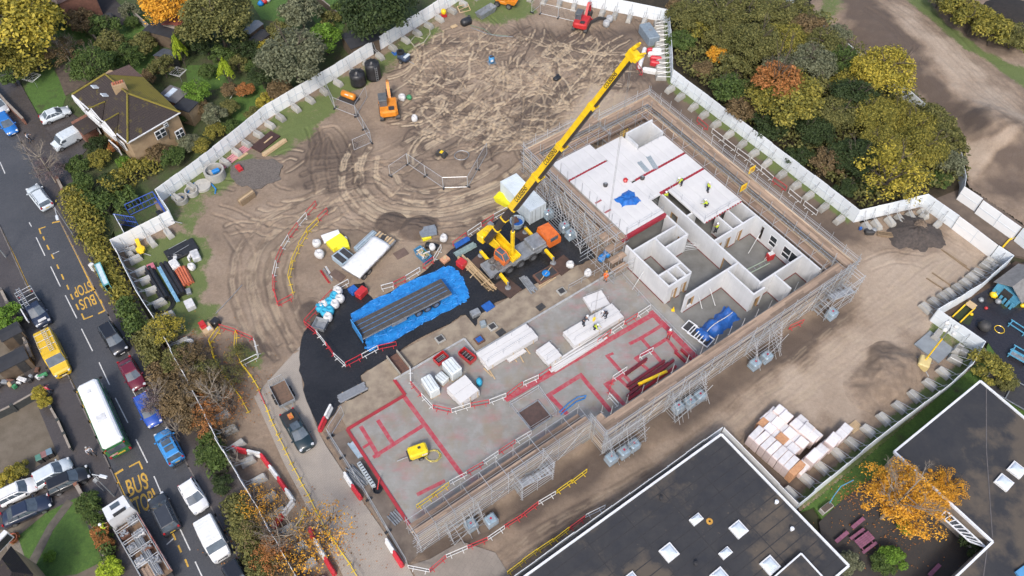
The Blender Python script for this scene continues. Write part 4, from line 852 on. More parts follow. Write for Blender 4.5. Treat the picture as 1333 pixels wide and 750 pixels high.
def trunk_mesh(seed,limbs=7,spread=.75,deep=2,th=1.0,low=.35):
    r=random.Random(seed); mb=MB(); top=Vector((0,0,.95)); mb.bar((0,0,-.9),(0,0,-.15),.055*th,6,.042*th); mb.bar((0,0,-.15),(r.uniform(-.05,.05),r.uniform(-.05,.05),.4),.042*th,6,.02*th)
    def br(a,d,L,w,k):
        c=a+d*L; mb.bar(a,c,w,4,w*.55,False)
        if k>0:
            for j in range(3): br(a.lerp(c,r.uniform(.45,1)),(d+Vector((r.uniform(-.8,.8),r.uniform(-.8,.8),r.uniform(-.2,.7)))).normalized(),L*r.uniform(.5,.72),w*.55,k-1)
    for i in range(limbs):
        t=2*PI*i/limbs+r.uniform(-.3,.3); br(Vector((0,0,r.uniform(-low,.3))),Vector((math.cos(t)*spread,math.sin(t)*spread,r.uniform(.25,.9))).normalized(),r.uniform(.4,.6),.022*th,deep)
    return mb.mesh('trunk',m_bark)
TK=[trunk_mesh(s) for s in(1,2,3)]; TKB=[trunk_mesh(s,9,.95,4,.7) for s in(5,6,7)]
TN=[0]
def tree(u,v,rpx,kind,label,hf=1.0,style='mid',group=None,name='tree',cat='tree',zs=.85,bare=False,tk=None):
    """crown centre (u,v) and radius in photo pixels"""
    TN[0]+=1; i=TN[0]; g=P(u,v,0); dep=(P(u,v,0)-Vector((0,0,H))).length; r=rpx*dep*.985/FPX; zc=max(1.0*r,.6)*hf
    q=P(u,v,zc); root=empty(name,(q.x,q.y,0),(i*1.7)%6.28,label,cat,group); rnd=random.Random(i)
    tkm=(TKB if bare else TK)[i%3] if tk is None else tk
    t=link('trunk',tkm,root,m_twig if bare else m_bark,(0,0,zc)); t.scale=(r,r,zc/.9 if not bare else r)
    if bare: t.scale=(r,r,max(zc/.9,r*.8))
    me=None
    if style: me={'big':CR_BIG,'mid':CR_MID,'sparse':CR_SPARSE,'wisp':CR_WISP,'huge':CR_HUGE,'cone':CR_CONE}[style][i%({'big':3,'mid':4,'sparse':2,'wisp':2,'huge':2,'cone':2}[style])]
    if me:
        c=link('crown',me,root,LM[kind],(0,0,zc if style!='cone' else zc*.7)); c.scale=(r*rnd.uniform(.95,1.12),r*rnd.uniform(.95,1.12),(r*zs if style!='cone' else r*1.3)*rnd.uniform(.9,1.1))
    return root
# --- the autumn wood
WOOD=[(893,24,24,'olive'),(888,55,17,'green'),(935,22,27,'olive'),(972,16,28,'olive'),(1008,22,26,'olive'),(945,50,24,'olive'),(985,58,28,'olive'),(1022,56,26,'yolive'),(1050,40,22,'brown'),(1072,62,24,'olive'),(1096,82,24,'green'),
 (935,72,14,'orange'),(955,88,20,'olive'),(915,92,14,'brown'),(1058,84,26,'grey'),(1036,76,20,'grey'),(1112,128,27,'dark'),(1085,150,26,'olive'),(1058,172,24,'dark'),(1135,152,25,'yolive'),(1165,150,24,'yolive'),(1188,165,24,'yolive'),(1214,160,23,'olive'),
 (1232,185,22,'olive'),(1240,215,18,'grey'),(1200,196,26,'yolive'),(1112,205,27,'dark'),(1080,212,20,'brown'),(975,118,18,'olive'),(950,118,22,'green'),(1000,165,22,'dark'),(965,142,19,'brown'),(1040,205,17,'dark'),(1145,190,25,'yolive'),(1105,108,20,'yolive'),
 (912,40,20,'yolive'),(1010,88,20,'grey'),(1065,120,20,'olive'),(1120,240,17,'dark'),(1100,246,15,'dark'),(1222,235,13,'green'),(880,14,16,'brown'),(1040,18,18,'olive'),(1090,48,16,'grey')]
kl={'olive':'olive green tree of the wood','green':'fresh green tree of the wood','yolive':'yellow olive tree of the wood','brown':'brown half bare tree of the wood','orange':'small orange tree of the wood','grey':'grey green feathery tree of the wood','dark':'dark green tree of the wood','rust':'rust red tree in the wood'}
wr=random.Random(3)
_wl={}
for w_ in sorted(WOOD,key=lambda q:q[1]):
    u,v,r,k=w_; dh=(v-90)-.75*(u-880); reg='along the site hoarding' if dh>-45 else ('along the bank fence' if dh<-115 else 'in the middle'); _wl.setdefault((k,reg),[]).append(w_)
for (k,reg),ws in _wl.items():
    for i,(u,v,r,k) in enumerate(ws): tree(u,v,r*1.02,k,(ordw(i,len(ws))+' '+kl[k]+' '+reg+(', counted from the top' if len(ws)>1 else '')),wr.uniform(.75,1.15),'mid' if r<23 else 'big','trees of the autumn wood')
ug=[]; wp=px([(872,18),(1030,0),(1122,76),(1190,126),(1235,165),(1252,200),(1254,240),(1209,258),(1122,280),(1022,206),(879,96)]); xs=[p.x for p in wp]; ys=[p.y for p in wp]; ur=np.random.default_rng(12); X_=ur.uniform(min(xs),max(xs),60000); Y_=ur.uniform(min(ys),max(ys),60000); k_=inside(X_,Y_,wp); X_,Y_=X_[k_][:21000],Y_[k_][:21000]
Z_=.2+4.2*fbm(X_,Y_,.28,44,4)*ur.uniform(.35,1,len(X_)); Pn=np.stack([X_,Y_,Z_],-1); n_=ur.normal(size=Pn.shape)*.6+[0,0,.8]; n_/=np.linalg.norm(n_,axis=1,keepdims=True); t_=np.cross(n_,ur.normal(size=Pn.shape)); t_/=np.linalg.norm(t_,axis=1,keepdims=True); b_=np.cross(n_,t_); s_=ur.uniform(.14,.34,(len(X_),1))
Vn=np.stack([Pn-t_*s_,Pn-b_*s_*.55,Pn+t_*s_,Pn+b_*s_*.55],1).reshape(-1,3); tag(link('woodland_undergrowth',npmesh('woodland_undergrowth',Vn,np.arange(len(Vn)).reshape(-1,4),LM['olive'])),kind='stuff')
tree(1020,128,43,'yolive','largest tree of the wood with yellow green crown below a rust red top',1.0,'big','trees of the autumn wood')
tree(1010,108,27,'rust','rust red topped tree rising beside the largest yellow green crown',2.2,'mid','trees of the autumn wood')
tree(1151,95,35,'yellow','bright yellow round tree overhanging the pale bank fence',1.1,'big','trees of the autumn wood')
tree(1160,229,44,'yellow','sparse golden tree at the lower corner of the wood by the hoarding',.9,'sparse','trees of the autumn wood'); tree(1156,222,34,'yolive','low olive undergrowth tree beneath the golden crown',.6,'mid','trees of the autumn wood')
# --- gardens on the upper left
for a in [(18,38,50,'yellow','large drooping yellow willow at the top left corner',1.0,'big'),(28,78,28,'yolive','lower yellow green skirt of the willow by the lawn',.7,'mid'),(14,98,16,'green','dark green bush at the kerb wall below the willow',.8,'mid'),(220,8,30,'orange','bright orange tree above the red shed roof',1.0,'big'),(283,28,40,'olive','broad olive willow behind the red shed roof',1.0,'big'),
 (250,40,18,'olive','olive shoulder of foliage between red roof and willow',.9,'mid'),(381,76,39,'grey','large grey green eucalyptus like tree behind the hoarding',.95,'big'),(422,52,24,'bright','round fresh green tree beside the grey green one',.9,'mid'),(392,20,26,'grey','feathery grey tree on the lawn at the top',.9,'mid'),(492,12,46,'dark','big dark green tree spreading over the black shed at the top',.9,'big'),(455,8,22,'green','green tree left of the big dark one at the top',.9,'mid'),
 (122,86,25,'green','yellow green bushy tree just above the brown roofed house',1.0,'big'),(145,60,18,'olive','olive shrub tree on the lawn behind the house',.9,'mid'),(108,28,17,'brown','brown straggly shrub by the garden path at the top',.9,'mid'),(137,36,18,'green','dark green shrub in the middle garden',.8,'mid'),(168,16,12,'grey','grey bare shrub beside the patio',.8,'mid'),(172,30,9,'green','small green bush beside the patio car',.8,'mid'),
 (305,48,18,'dark','dark ivy clump between the sheds',.9,'mid'),(322,66,16,'dark','dark evergreen shrub near the garden path',.8,'mid'),(268,60,17,'dark','dark shrub under the broad willow',.8,'mid'),(340,100,15,'dark','blue dark conifer bush by the flower border',1.2,'mid'),(350,62,14,'yellow','small yellow shrub tucked beside the grey green tree',.9,'mid'),(212,88,16,'olive','bronze olive shrub near the blue shed',.9,'mid'),(196,100,12,'brown','brown border shrub behind the house',.8,'mid'),
 (255,122,18,'bright','bright green shrub right of the house extension',.9,'mid'),(318,118,12,'rust','rust coloured border shrub',.8,'mid'),(345,132,12,'yellow','low golden shrub close to the hoarding',.8,'mid'),(300,118,12,'brown','brown shrub in the flower border',.7,'mid'),(365,118,16,'brown','red brown shrub under the grey green tree',.7,'mid'),(330,88,12,'green','green border shrub beside the dark conifer',.8,'mid'),
 (280,150,17,'grey','grey green shrub in the overgrown corner garden',.8,'mid'),(300,140,13,'olive','olive shrub in the overgrown corner garden',.8,'mid'),(262,140,12,'brown','brown stalky shrub by the house corner',.8,'mid'),(225,205,15,'green','green shrub under the stucco wall',.8,'mid'),(245,185,14,'grey','pale stalky shrub under the stucco wall',.8,'mid'),(262,190,13,'yolive','yellow flowering shrub by the hoarding corner',.7,'mid'),(205,200,14,'brown','dull brown shrub left of the pale one',.8,'mid'),(280,172,13,'yolive','yellow green shrub touching the hoarding',.7,'mid'),(300,165,12,'green','dark green shrub touching the hoarding',.7,'mid'),(330,150,12,'olive','olive shrub touching the hoarding mid way',.7,'mid'),
 (160,212,9,'bright','round clipped bright green bush in the front garden',.9,'mid'),(130,208,14,'yolive','yellow flowered shrub in the front garden',.6,'mid'),(100,215,14,'green','dark shrub in the front garden corner',.7,'mid'),(105,240,15,'green','green shrub inside the front garden wall',.7,'mid'),(92,252,12,'olive','olive shrub at the pavement corner',.8,'mid'),(125,190,12,'dark','dark shrub beside the silver van',.6,'mid'),(150,190,10,'rust','wine red shrub beside the porch',.6,'mid'),(142,240,16,'dark','low dark shrub in the shaded front garden',.5,'mid')]:
    tree(*a)
tree(85,68,24,'brown','bare grey branched tree on the back lawn',.9,'sparse',bare=True); tree(57,213,27,'purple','bare pinkish twigged street tree above the silver estate',1.1,None,bare=True); tree(64,222,18,'purple','thicket of bare twigs under the pinkish street tree',1.0,'sparse',bare=True)
tree(237,75,13,'lime','left of the two upright lime yellow conifers',1.1,'cone',cat='conifer'); tree(296,97,13,'lime','right of the two upright lime yellow conifers',1.1,'cone',cat='conifer')
for a in [(165,75,17,'green','green shrub tree behind the mossy roof',.8,'mid'),(185,60,16,'olive','olive shrub on the middle lawn edge',.7,'mid'),(75,25,18,'dark','dark shrub under the far white house',.7,'mid'),(60,75,12,'brown','round brown bush on the corner lawn',.6,'mid'),(240,60,15,'dark','dark hedge bush by the red roof',.8,'mid'),(290,75,16,'green','green hedge bush in the central garden',.7,'mid'),(310,85,14,'olive','olive hedge bush in the central garden',.7,'mid'),(270,95,11,'green','small green bush by the second lime conifer',.7,'mid'),(345,75,16,'dark','dark foliage left of the grey green tree',.8,'mid'),(430,25,14,'olive','olive shrub along the top lawn fence',.7,'mid'),(365,45,18,'olive','olive shrub behind the grey green tree',.8,'mid'),(400,95,14,'dark','dark undergrowth against the hoarding',.6,'mid'),(240,150,12,'green','green climber by the house end',.6,'mid'),(205,12,14,'olive','olive tree beside the orange one',.9,'mid')]: tree(*a)
# --- street side and lower trees
for a in [(216,428,26,'yellow','dull gold tree leaning over the street hoarding',.9,'sparse'),(212,432,22,'olive','olive foliage under the dull gold tree at the hoarding',.7,'mid'),(232,468,20,'olive','olive scrub along the hoarding below the gold tree',.6,'mid'),(255,462,22,'brown','pale brown scrub inside the site along the hoarding',.5,'sparse'),(262,500,24,'brown','russet scrub along the hoarding',.5,'mid'),(232,520,24,'brown','brown bushy tree over the street hedge',.8,'mid'),(250,548,20,'brown','tangled brown scrub over the street hedge',.7,'mid'),(262,520,20,'rust','rust leafed scrub behind the yellow barriers',.5,'sparse'),(310,462,18,'olive','olive scrub inside the yellow barriers',.5,'sparse'),(300,490,18,'olive','straggling olive scrub below the yellow barriers',.5,'sparse'),
 (332,652,26,'orange','golden orange leafed tree over the street hoarding',.9,'wisp'),(345,690,30,'brown','bare brown tree with few orange leaves at the bottom edge',.8,'wisp'),(355,722,28,'rust','tangled russet tree at the bottom edge of the hoarding',.7,'sparse'),(420,690,40,'orange','thin leaved orange tree spreading over the paved site road',1.1,'wisp'),
 (272,590,17,'green','green street hedge bush below the brown scrub',.6,'mid'),(290,630,14,'dark','dark green street bush',.6,'mid'),(318,690,17,'olive','olive street bush at the lower hoarding',.6,'mid'),(340,742,20,'olive','olive tangle at the bottom frame edge',.6,'mid')]:
    tree(*a)
for u,v,r,l in((205,520,26,'bare purple twigged tree over the blue parked car'),(228,560,20,'bare twigged tree by the pavement'),(310,600,20,'bare branched sapling inside the hoarding'),(385,690,40,'bare branched tree with thin limbs over the paved road'),(290,520,26,'bare branched sapling below the yellow barriers'),(250,490,20,'bare branched scrub tree at the hoarding')): tree(u,v,r,'brown',l,.9,None,bare=True)
tree(205,524,22,'purple','purple grey twig cloud of the pavement tree',.9,'sparse',bare=True)
for a in [(243,470,26,'brown','tangled brown scrub tree over the hoarding top',.7,'sparse'),(265,485,24,'olive','grey olive scrub tree over the hoarding middle',.6,'sparse'),(282,505,24,'brown','brown scrub with thin branches inside the hoarding',.6,'sparse'),(300,530,24,'rust','russet leafed scrub inside the hoarding',.6,'wisp'),(268,545,26,'rust','rust and brown scrub across the hoarding line',.7,'sparse'),(290,565,22,'brown','thin brown scrub above the water barriers',.6,'wisp'),(395,720,34,'orange','thin orange leafed boughs at the bottom edge of the paved road',.9,'wisp'),(350,660,26,'orange','thin golden boughs inside the angled barrier chain',.9,'wisp'),(370,740,26,'brown','brown twiggy scrub at the bottom edge',.6,'sparse')]: tree(*a)
tree(275,515,34,'brown','bare limbs rising from the scrub at the hoarding',.9,None,bare=True); tree(365,700,36,'brown','bare limbs over the lower hoarding',.9,None,bare=True)
fr_=np.random.default_rng(4); fl=[]
for k in range(2200):
    c=[(300,500,45,50),(345,700,60,40),(420,700,55,45),(255,450,30,30),(1150,690,70,45),(1110,640,30,20)][fr_.integers(0,6) if k%3 else fr_.integers(0,3)]; q=P(fr_.normal(c[0],c[2]*.6),fr_.normal(c[1],c[3]*.6),.155); a_=fr_.uniform(0,6.28); l_=fr_.uniform(.04,.11)
    e_=np.array([math.cos(a_),math.sin(a_),0])*l_; f_=np.array([-math.sin(a_),math.cos(a_),.3])*l_*.7; q=np.array(q); fl+=[q-e_,q-f_*[1,1,0],q+e_,q+f_]
tag(link('fallen_leaves',npmesh('fallen_leaves',np.array(fl),np.arange(len(fl)).reshape(-1,4),LM['rust'])),kind='stuff')
# --- right side
tree(1176,652,49,'orange','broad orange leafed tree with pale bare limbs spreading over the school courtyard',.95,'huge'); tree(1230,636,27,'orange','orange crown of a courtyard tree reaching over the flat roof',1.3,'huge'); tree(1172,650,50,'brown','pale grey limbs rising through the orange courtyard crown',1.15,None,bare=True)
for a in [(1287,480,22,'yolive','yellow green feathery shrub at the playground corner',.8,'mid'),(1160,728,17,'bright','yellow green shrub in the courtyard bed',.6,'mid'),(1150,735,14,'green','dark green shrub in the courtyard bed',.6,'mid'),(1177,686,9,'bright','small green bush beneath the orange tree',.5,'mid'),(1268,712,16,'dark','dark evergreen bush at the roof corner',.9,'mid'),(1105,735,16,'grey','grey green shrub by the small roof corner',.6,'mid'),(1310,498,13,'olive','olive shrub by the pond frame',.6,'mid'),
 (1245,12,20,'yolive','first yellow green bush of the hedge beyond the bank',.8,'mid'),(1268,28,22,'yolive','second yellow green bush of the hedge beyond the bank',.8,'mid'),(1295,42,22,'yolive','third yellow green bush of the hedge beyond the bank',.8,'mid'),(1322,50,18,'olive','last olive bush of the hedge beyond the bank',.8,'mid'),(1225,-4,18,'olive','olive hedge bush at the top edge',.8,'mid')]:
    tree(*a)
for a in [(10,412,17,'bright','round bright green hedge bush by the left pavement',.7,'mid'),(3,422,12,'bright','clipped green bush at the left frame edge',.7,'mid'),(52,512,9,'yellow','upper yellow bush on the garden wall',1.0,'mid'),(58,524,8,'yellow','lower yellow bush on the garden wall',1.0,'mid'),(12,622,13,'yellow','golden hedge behind the parked cars',.7,'mid'),(28,612,11,'yolive','olive end of the golden hedge behind the parked cars',.7,'mid'),(115,655,14,'green','clipped green hedge along the front lawn wall',.7,'mid'),(122,672,12,'green','second clipped hedge along the front lawn wall',.7,'mid'),(130,690,12,'rust','red leaved hedge along the front lawn wall',.7,'mid'),(137,706,11,'rust','lower red leaved hedge along the front lawn wall',.7,'mid'),(144,742,14,'lime','bright green bush at the bottom of the front garden',.6,'mid'),(65,725,7,'bright','small green plant on the front lawn',.6,'mid'),(18,700,7,'rust','small red plant in the gravel bed',.6,'mid')]:
    tree(*a,name='bush',cat='bush')
# --- street hedge along the hoarding
def hedge(pts,w,h,kind,label,n,leaf=.2,seed=1):
    r=np.random.default_rng(seed); q=[P(u,v,0) for u,v in pts]; seg=[(q[i+1]-q[i]).length for i in range(len(q)-1)]; tot=sum(seg); V=[]
    ks=r.choice(len(seg),size=n,p=np.array(seg)/tot); t=r.random(n); off=np.clip(r.normal(0,.42,n),-1,1); lump=fbm(t*9+ks*7,ks*1.0,1.0,seed,3)
    for i in range(n):
        a,c=q[ks[i]],q[ks[i]+1]; d=(c-a).normalized(); p=a.lerp(c,t[i]); z=h*(.55+.75*lump[i])*math.sqrt(max(.05,1-off[i]**2*.8))*r.uniform(.75,1.05); pp=np.array([p.x-d.y*off[i]*w/2,p.y+d.x*off[i]*w/2,z if r.random()<.7 else z*r.random()])
        nr=r.normal(size=3)*.7+np.array([-d.y*off[i],d.x*off[i],.8]); nr/=np.linalg.norm(nr); tt=np.cross(nr,r.normal(size=3)); tt/=np.linalg.norm(tt); b=np.cross(nr,tt); s=leaf*r.uniform(.6,1.4)
        V+= [pp-tt*s,pp-b*s*.55,pp+tt*s,pp+b*s*.55]
    root=empty('hedge',q[0],0,label,'hedge'); V=np.array(V)-np.array(q[0]); link('foliage',npmesh('foliage',V,np.arange(len(V)).reshape(-1,4),LM[kind]),root)
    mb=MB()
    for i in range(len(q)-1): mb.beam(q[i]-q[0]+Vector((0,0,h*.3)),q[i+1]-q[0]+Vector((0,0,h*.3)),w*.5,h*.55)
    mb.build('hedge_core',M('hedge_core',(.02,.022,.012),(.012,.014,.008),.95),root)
hedge([(98,258),(112,285),(126,318)],4.2,2.2,'yolive','tall yellow olive hedge along the upper pavement',3600,.19,1)
hedge([(126,318),(148,362),(166,400)],3.0,1.9,'yolive','yellow olive hedge along the pavement behind the bus shelter',3000,.19,2)
hedge([(166,400),(185,440)],2.8,1.8,'green','green hedge below the bus shelter',1800,.19,3)
hedge([(185,440),(205,478)],2.4,1.6,'olive','olive hedge beside the dull gold tree',1500,.19,13)
hedge([(140,252),(170,232),(205,214)],4.0,2.0,'yolive','yellow hedge running from the pavement to the hoarding corner',2600,.19,4)
hedge([(108,268),(150,272),(180,258)],4.5,1.7,'green','dark green hedge above the blue gate',2400,.19,5)
hedge([(272,570),(290,618)],2.6,1.6,'green','green hedge between pavement and lower hoarding',1600,.19,6)
hedge([(305,650),(335,735)],3.0,1.5,'olive','olive hedge at the bottom of the pavement',1900,.19,7)
hedge([(205,480),(240,545)],3.2,1.7,'brown','brown hedge under the bare pavement tree',2200,.19,8)
hedge([(1232,0),(1290,42),(1340,62)],5.0,2.2,'yolive','yellow green hedge bank at the top right',3200,.24,9)
hedge([(118,648),(146,728)],1.8,1.4,'green','clipped hedge beside the lower left lawn',1300,.14,10)
# ------------------------------------------------------------------ vehicles
m_tyre=M('tyre_rubber',(.018,.018,.02),(.028,.027,.027),.85,6); m_rim=M('alloy_rim',(.35,.36,.37),(.22,.22,.23),.35,6,metal=.7); m_glass=M('car_glass',(.10,.125,.15),(.05,.065,.08),.06,1.2,coat=.5); m_lamp=M('headlamp',(.6,.62,.64),(.45,.47,.5),.15,4); m_tail=M('tail_lamp',(.42,.015,.02),(.25,.01,.015),.25,4); m_trimb=M('black_trim',(.02,.02,.022),(.03,.03,.03),.6,4); m_plw=M('plate_white',(.7,.7,.68)); m_ply2=M('plate_yellow',(.65,.45,.04))
def paint(name,c): return M('paint_'+name,c,tuple(x*.82 for x in c),.32,1.2,coat=.55,lo=.3,hi=.7)
PT={'silver':paint('silver',(.50,.54,.58)),'white':paint('white',(.74,.75,.76)),'black':paint('black',(.014,.015,.019)),'navy':paint('navy',(.02,.03,.06)),'blue':paint('blue',(.02,.16,.50)),'brightblue':paint('bright_blue',(.05,.27,.62)),'royal':paint('royal_blue',(.03,.09,.42)),'maroon':paint('maroon',(.14,.012,.028)),'grey':paint('grey',(.04,.045,.055)),'yellow':paint('yellow',(.68,.44,.025)),'teal':paint('teal_black',(.012,.028,.035)),'palesilver':paint('pale_silver',(.60,.66,.70))}
_wm={}
def wheel(parent,x,y,r=.33,w=.22):
    if r not in _wm:
        mb=MB(); n=14; ring=lambda rr,yy:[Vector((rr*math.cos(2*PI*k/n),yy,rr*math.sin(2*PI*k/n))) for k in range(n)]
        mb.rings([ring(r*.6,-w/2),ring(r*.94,-w/2),ring(r,-w*.3),ring(r,w*.3),ring(r*.94,w/2),ring(r*.6,w/2)]); a=mb.mesh('tyre',m_tyre)
        mb=MB(); mb.rings([ring(r*.62,-w*.53),ring(r*.25,-w*.57),ring(r*.25,w*.57),ring(r*.62,w*.53)]); _wm[r]=(a,mb.mesh('rim',m_rim))
    a,b=_wm[r]; t=link('wheel',a,parent,None,(x,y,r)); link('rim',b,t)
def body_rings(st,L,w,zb=.24):
    rs=[]
    for f,wf,zt in st:
        x=(f-.5)*L; ww=w/2*wf
        rs.append([Vector((x,y,z)) for y,z in((-ww*.9,zb),(-ww,zb+.22),(-ww*.985,zt-.16),(-ww*.86,zt),(ww*.86,zt),(ww*.985,zt-.16),(ww,zb+.22),(ww*.9,zb))])
    return rs
CARS={'saloon':dict(st=[(0,.78,.60),(.015,.88,.86),(.07,.95,.93),(.16,.98,.95),(.5,1,.94),(.72,1,.93),(.8,.98,.88),(.93,.92,.76),(.985,.82,.66),(1,.7,.5)],gb=(.13,.75),gt=(.27,.56),zr=1.43),
 'hatch':dict(st=[(0,.82,.62),(.015,.9,.9),(.06,.96,.95),(.5,1,.95),(.72,1,.94),(.8,.98,.9),(.93,.92,.78),(.985,.82,.66),(1,.7,.5)],gb=(.025,.76),gt=(.10,.53),zr=1.47),
 'estate':dict(st=[(0,.82,.62),(.012,.9,.9),(.05,.96,.95),(.5,1,.95),(.74,1,.94),(.82,.98,.9),(.93,.92,.78),(.985,.82,.66),(1,.7,.5)],gb=(.02,.76),gt=(.075,.56),zr=1.48),
 'suv':dict(st=[(0,.85,.7),(.012,.92,1.0),(.05,.97,1.08),(.5,1,1.08),(.73,1,1.07),(.8,.98,1.03),(.94,.93,.94),(.985,.86,.8),(1,.76,.6)],gb=(.02,.76),gt=(.07,.56),zr=1.72),
 'pickup':dict(st=[(0,.9,.95),(.01,.95,1.0),(.06,.97,1.02),(.5,1,1.05),(.73,1,1.07),(.8,.98,1.03),(.94,.93,.94),(.985,.86,.8),(1,.76,.6)],gb=(.40,.78),gt=(.45,.60),zr=1.75)}
def car(rear,front,kind,pt,label,wid=1.8,cat='car',group=None,name='car',z=.6,extras=(),hdg=None,Lmax=5.3,rails=False):
    a,c=P(*rear,z),P(*front,z); d=c-a; L=min(max(d.length,3.7),Lmax); ctr=(a+c)/2; rz=math.atan2(d.y,d.x); S=CARS[kind]; zg=.0
    root=empty(name,(ctr.x,ctr.y,zg),rz,label,cat,group); w=wid; body=PT[pt]
    MB().rings(body_rings(S['st'],L,w)).build('body',body,root,True)
    zb=S['st'][3][2]-.02; zr=S['zr']; b0,b1=[(f-.5)*L for f in S['gb']]; t0,t1=[(f-.5)*L for f in S['gt']]; wb,wt=w*.43,w*.355
    Q=[Vector(p) for p in((b0,-wb,zb),(b1-.12*L*.2,-wb,zb),(b1,0,zb),(b1-.12*L*.2,wb,zb),(b0,wb,zb))]; T=[Vector(p) for p in((t0,-wt,zr-.04),(t1,-wt,zr-.04),(t1+.08,0,zr-.04),(t1,wt,zr-.04),(t0,wt,zr-.04))]
    MB().rings([Q,T]).build('glasshouse',m_glass,root)
    mb=MB(); e=.03; mb.rings([[Vector((t0-e,-wt-e,zr-.05)),Vector((t1+e,-wt-e,zr-.05)),Vector((t1+.1,0,zr-.05)),Vector((t1+e,wt+e,zr-.05)),Vector((t0-e,wt+e,zr-.05))],[Vector((t0+.06,-wt+.09,zr+.01)),Vector((t1-.08,-wt+.09,zr+.01)),Vector((t1,0,zr+.015)),Vector((t1-.08,wt-.09,zr+.01)),Vector((t0+.06,wt-.09,zr+.01))]]); mb.build('roof',body,root)
    mids=[.36,.68] if kind!='pickup' else [.5]
    for s in(0,1):
        i0,i1=(0,1) if s==0 else(4,3)
        for f in [0]+mids+[1]: MB().bar(Q[i0].lerp(Q[i1],f),T[i0].lerp(T[i1],f),.045).build('pillar',body,root)
    for s in(-1,1):
        MB().box((L/2-.16,s*w*.345,.68 if zb<1 else .84),(.26,.3,.15),s*-.35,bev=.04).build('headlight',m_lamp,root); MB().box((-L/2+.06,s*w*.38,.82 if zb<1 else .95),(.14,.2,.26)).build('tail_light',m_tail,root)
        MB().box((b1-.25,s*(w/2+.08),zb+.05),(.14,.2,.13),bev=.03).build('mirror',body if pt not in('white',) else m_trimb,root)
        for x in(L*.305,-L*.30): wheel(root,x,s*(w/2-.11),.33 if zb<1 else .37)
    MB().box((-L/2-.0,0,.6),(.03,.5,.11)).build('number_plate',m_ply2,root); MB().box((L/2+.0,0,.42),(.03,.5,.11)).build('number_plate',m_plw,root)
    mb=MB(); mb.box((L/2-.03,0,.38),(.08,w*.62,.13)); mb.build('grille',m_trimb,root)
    if rails:
        mb=MB()
        for s in(-1,1): mb.bar((t0+.1,s*wt*.9,zr+.06),(t1-.1,s*wt*.9,zr+.06),.025)
        mb.build('roof_rail',m_rim if pt!='white' else m_trimb,root)
    return root,L,w,zr,zb,(t0,t1,wt)
G1='cars parked along the street'
car((37,243),(63.5,269),'estate','silver','silver estate car driving beside the bare pinkish tree',1.8,rails=True) if False else car((62,270),(41,243),'estate','palesilver','pale silver estate car driving beside the bare pinkish tree',1.85,rails=True)
car((2,150),(17,173),'hatch','blue','bright blue small car parked at the left frame edge by the kerb wall',1.75,group=G1)
car((-8,128),(6,146),'hatch','silver','silver car cut off at the left frame edge ahead of the blue one',1.75,group=G1)
car((53,157),(91,142),'saloon','palesilver','silver saloon parked in the driveway beside the lawn',1.8)
car((138,426),(159,459),'suv','black','black pickup style car parked by the street kerb behind the maroon car',1.9,group=G1,rails=True)
car((162,469),(182,505),'saloon','maroon','maroon saloon parked ahead of the black one at the kerb',1.8,group=G1,rails=False)
car((183,515),(203,553),'hatch','royal','deep blue car half hidden under the bare purple tree',1.8,group=G1)
r_,L,w,zr,zb,t_=car((231,601),(210,562),'suv','brightblue','bright blue car with two roof windows and a rear rack',1.85,group=G1)
for x in(-.55,.25): MB().box((x-.35,0,zr+.03),(.62,w*.5,.03)).build('roof_window',m_glass,r_)
mb=MB()
for k in(-1,1): mb.bar((-L/2,.4*k,.7),(-L/2-.5,.4*k,.75),.035); mb.bar((-L/2-.1,.5*k,1.1),(-L/2-.55,.3*k,.6),.03)
mb.box((-L/2-.42,0,.62),(.16,1.3,.12)); mb.build('cycle_rack',m_trimb,r_)
car((225,692),(203,646),'suv','grey','dark grey car with roof rails and red rear lights by the lower BUS STOP marking',1.9,rails=True)
car((242,629),(263,664),'hatch','white','white car with black window trim parked behind the white van',1.85,group=G1)
car((300,735),(322,775),'suv','black','black car cut off by the bottom edge ahead of the white van',1.85,group=G1)
car((47,628),(92,603),'estate','palesilver','pale silver estate on the drive next to the wheelie bins',1.85)
car((2,650),(46,629),'estate','white','white car with black roof rails at the frame edge of the drive',1.85,rails=True)
car((62,638),(116,613),'estate','black','black saloon nose out at the end of the drive by the hedge',1.8)
car((3,678),(66,650),'saloon','navy','shiny black car beside the front lawn',1.85)
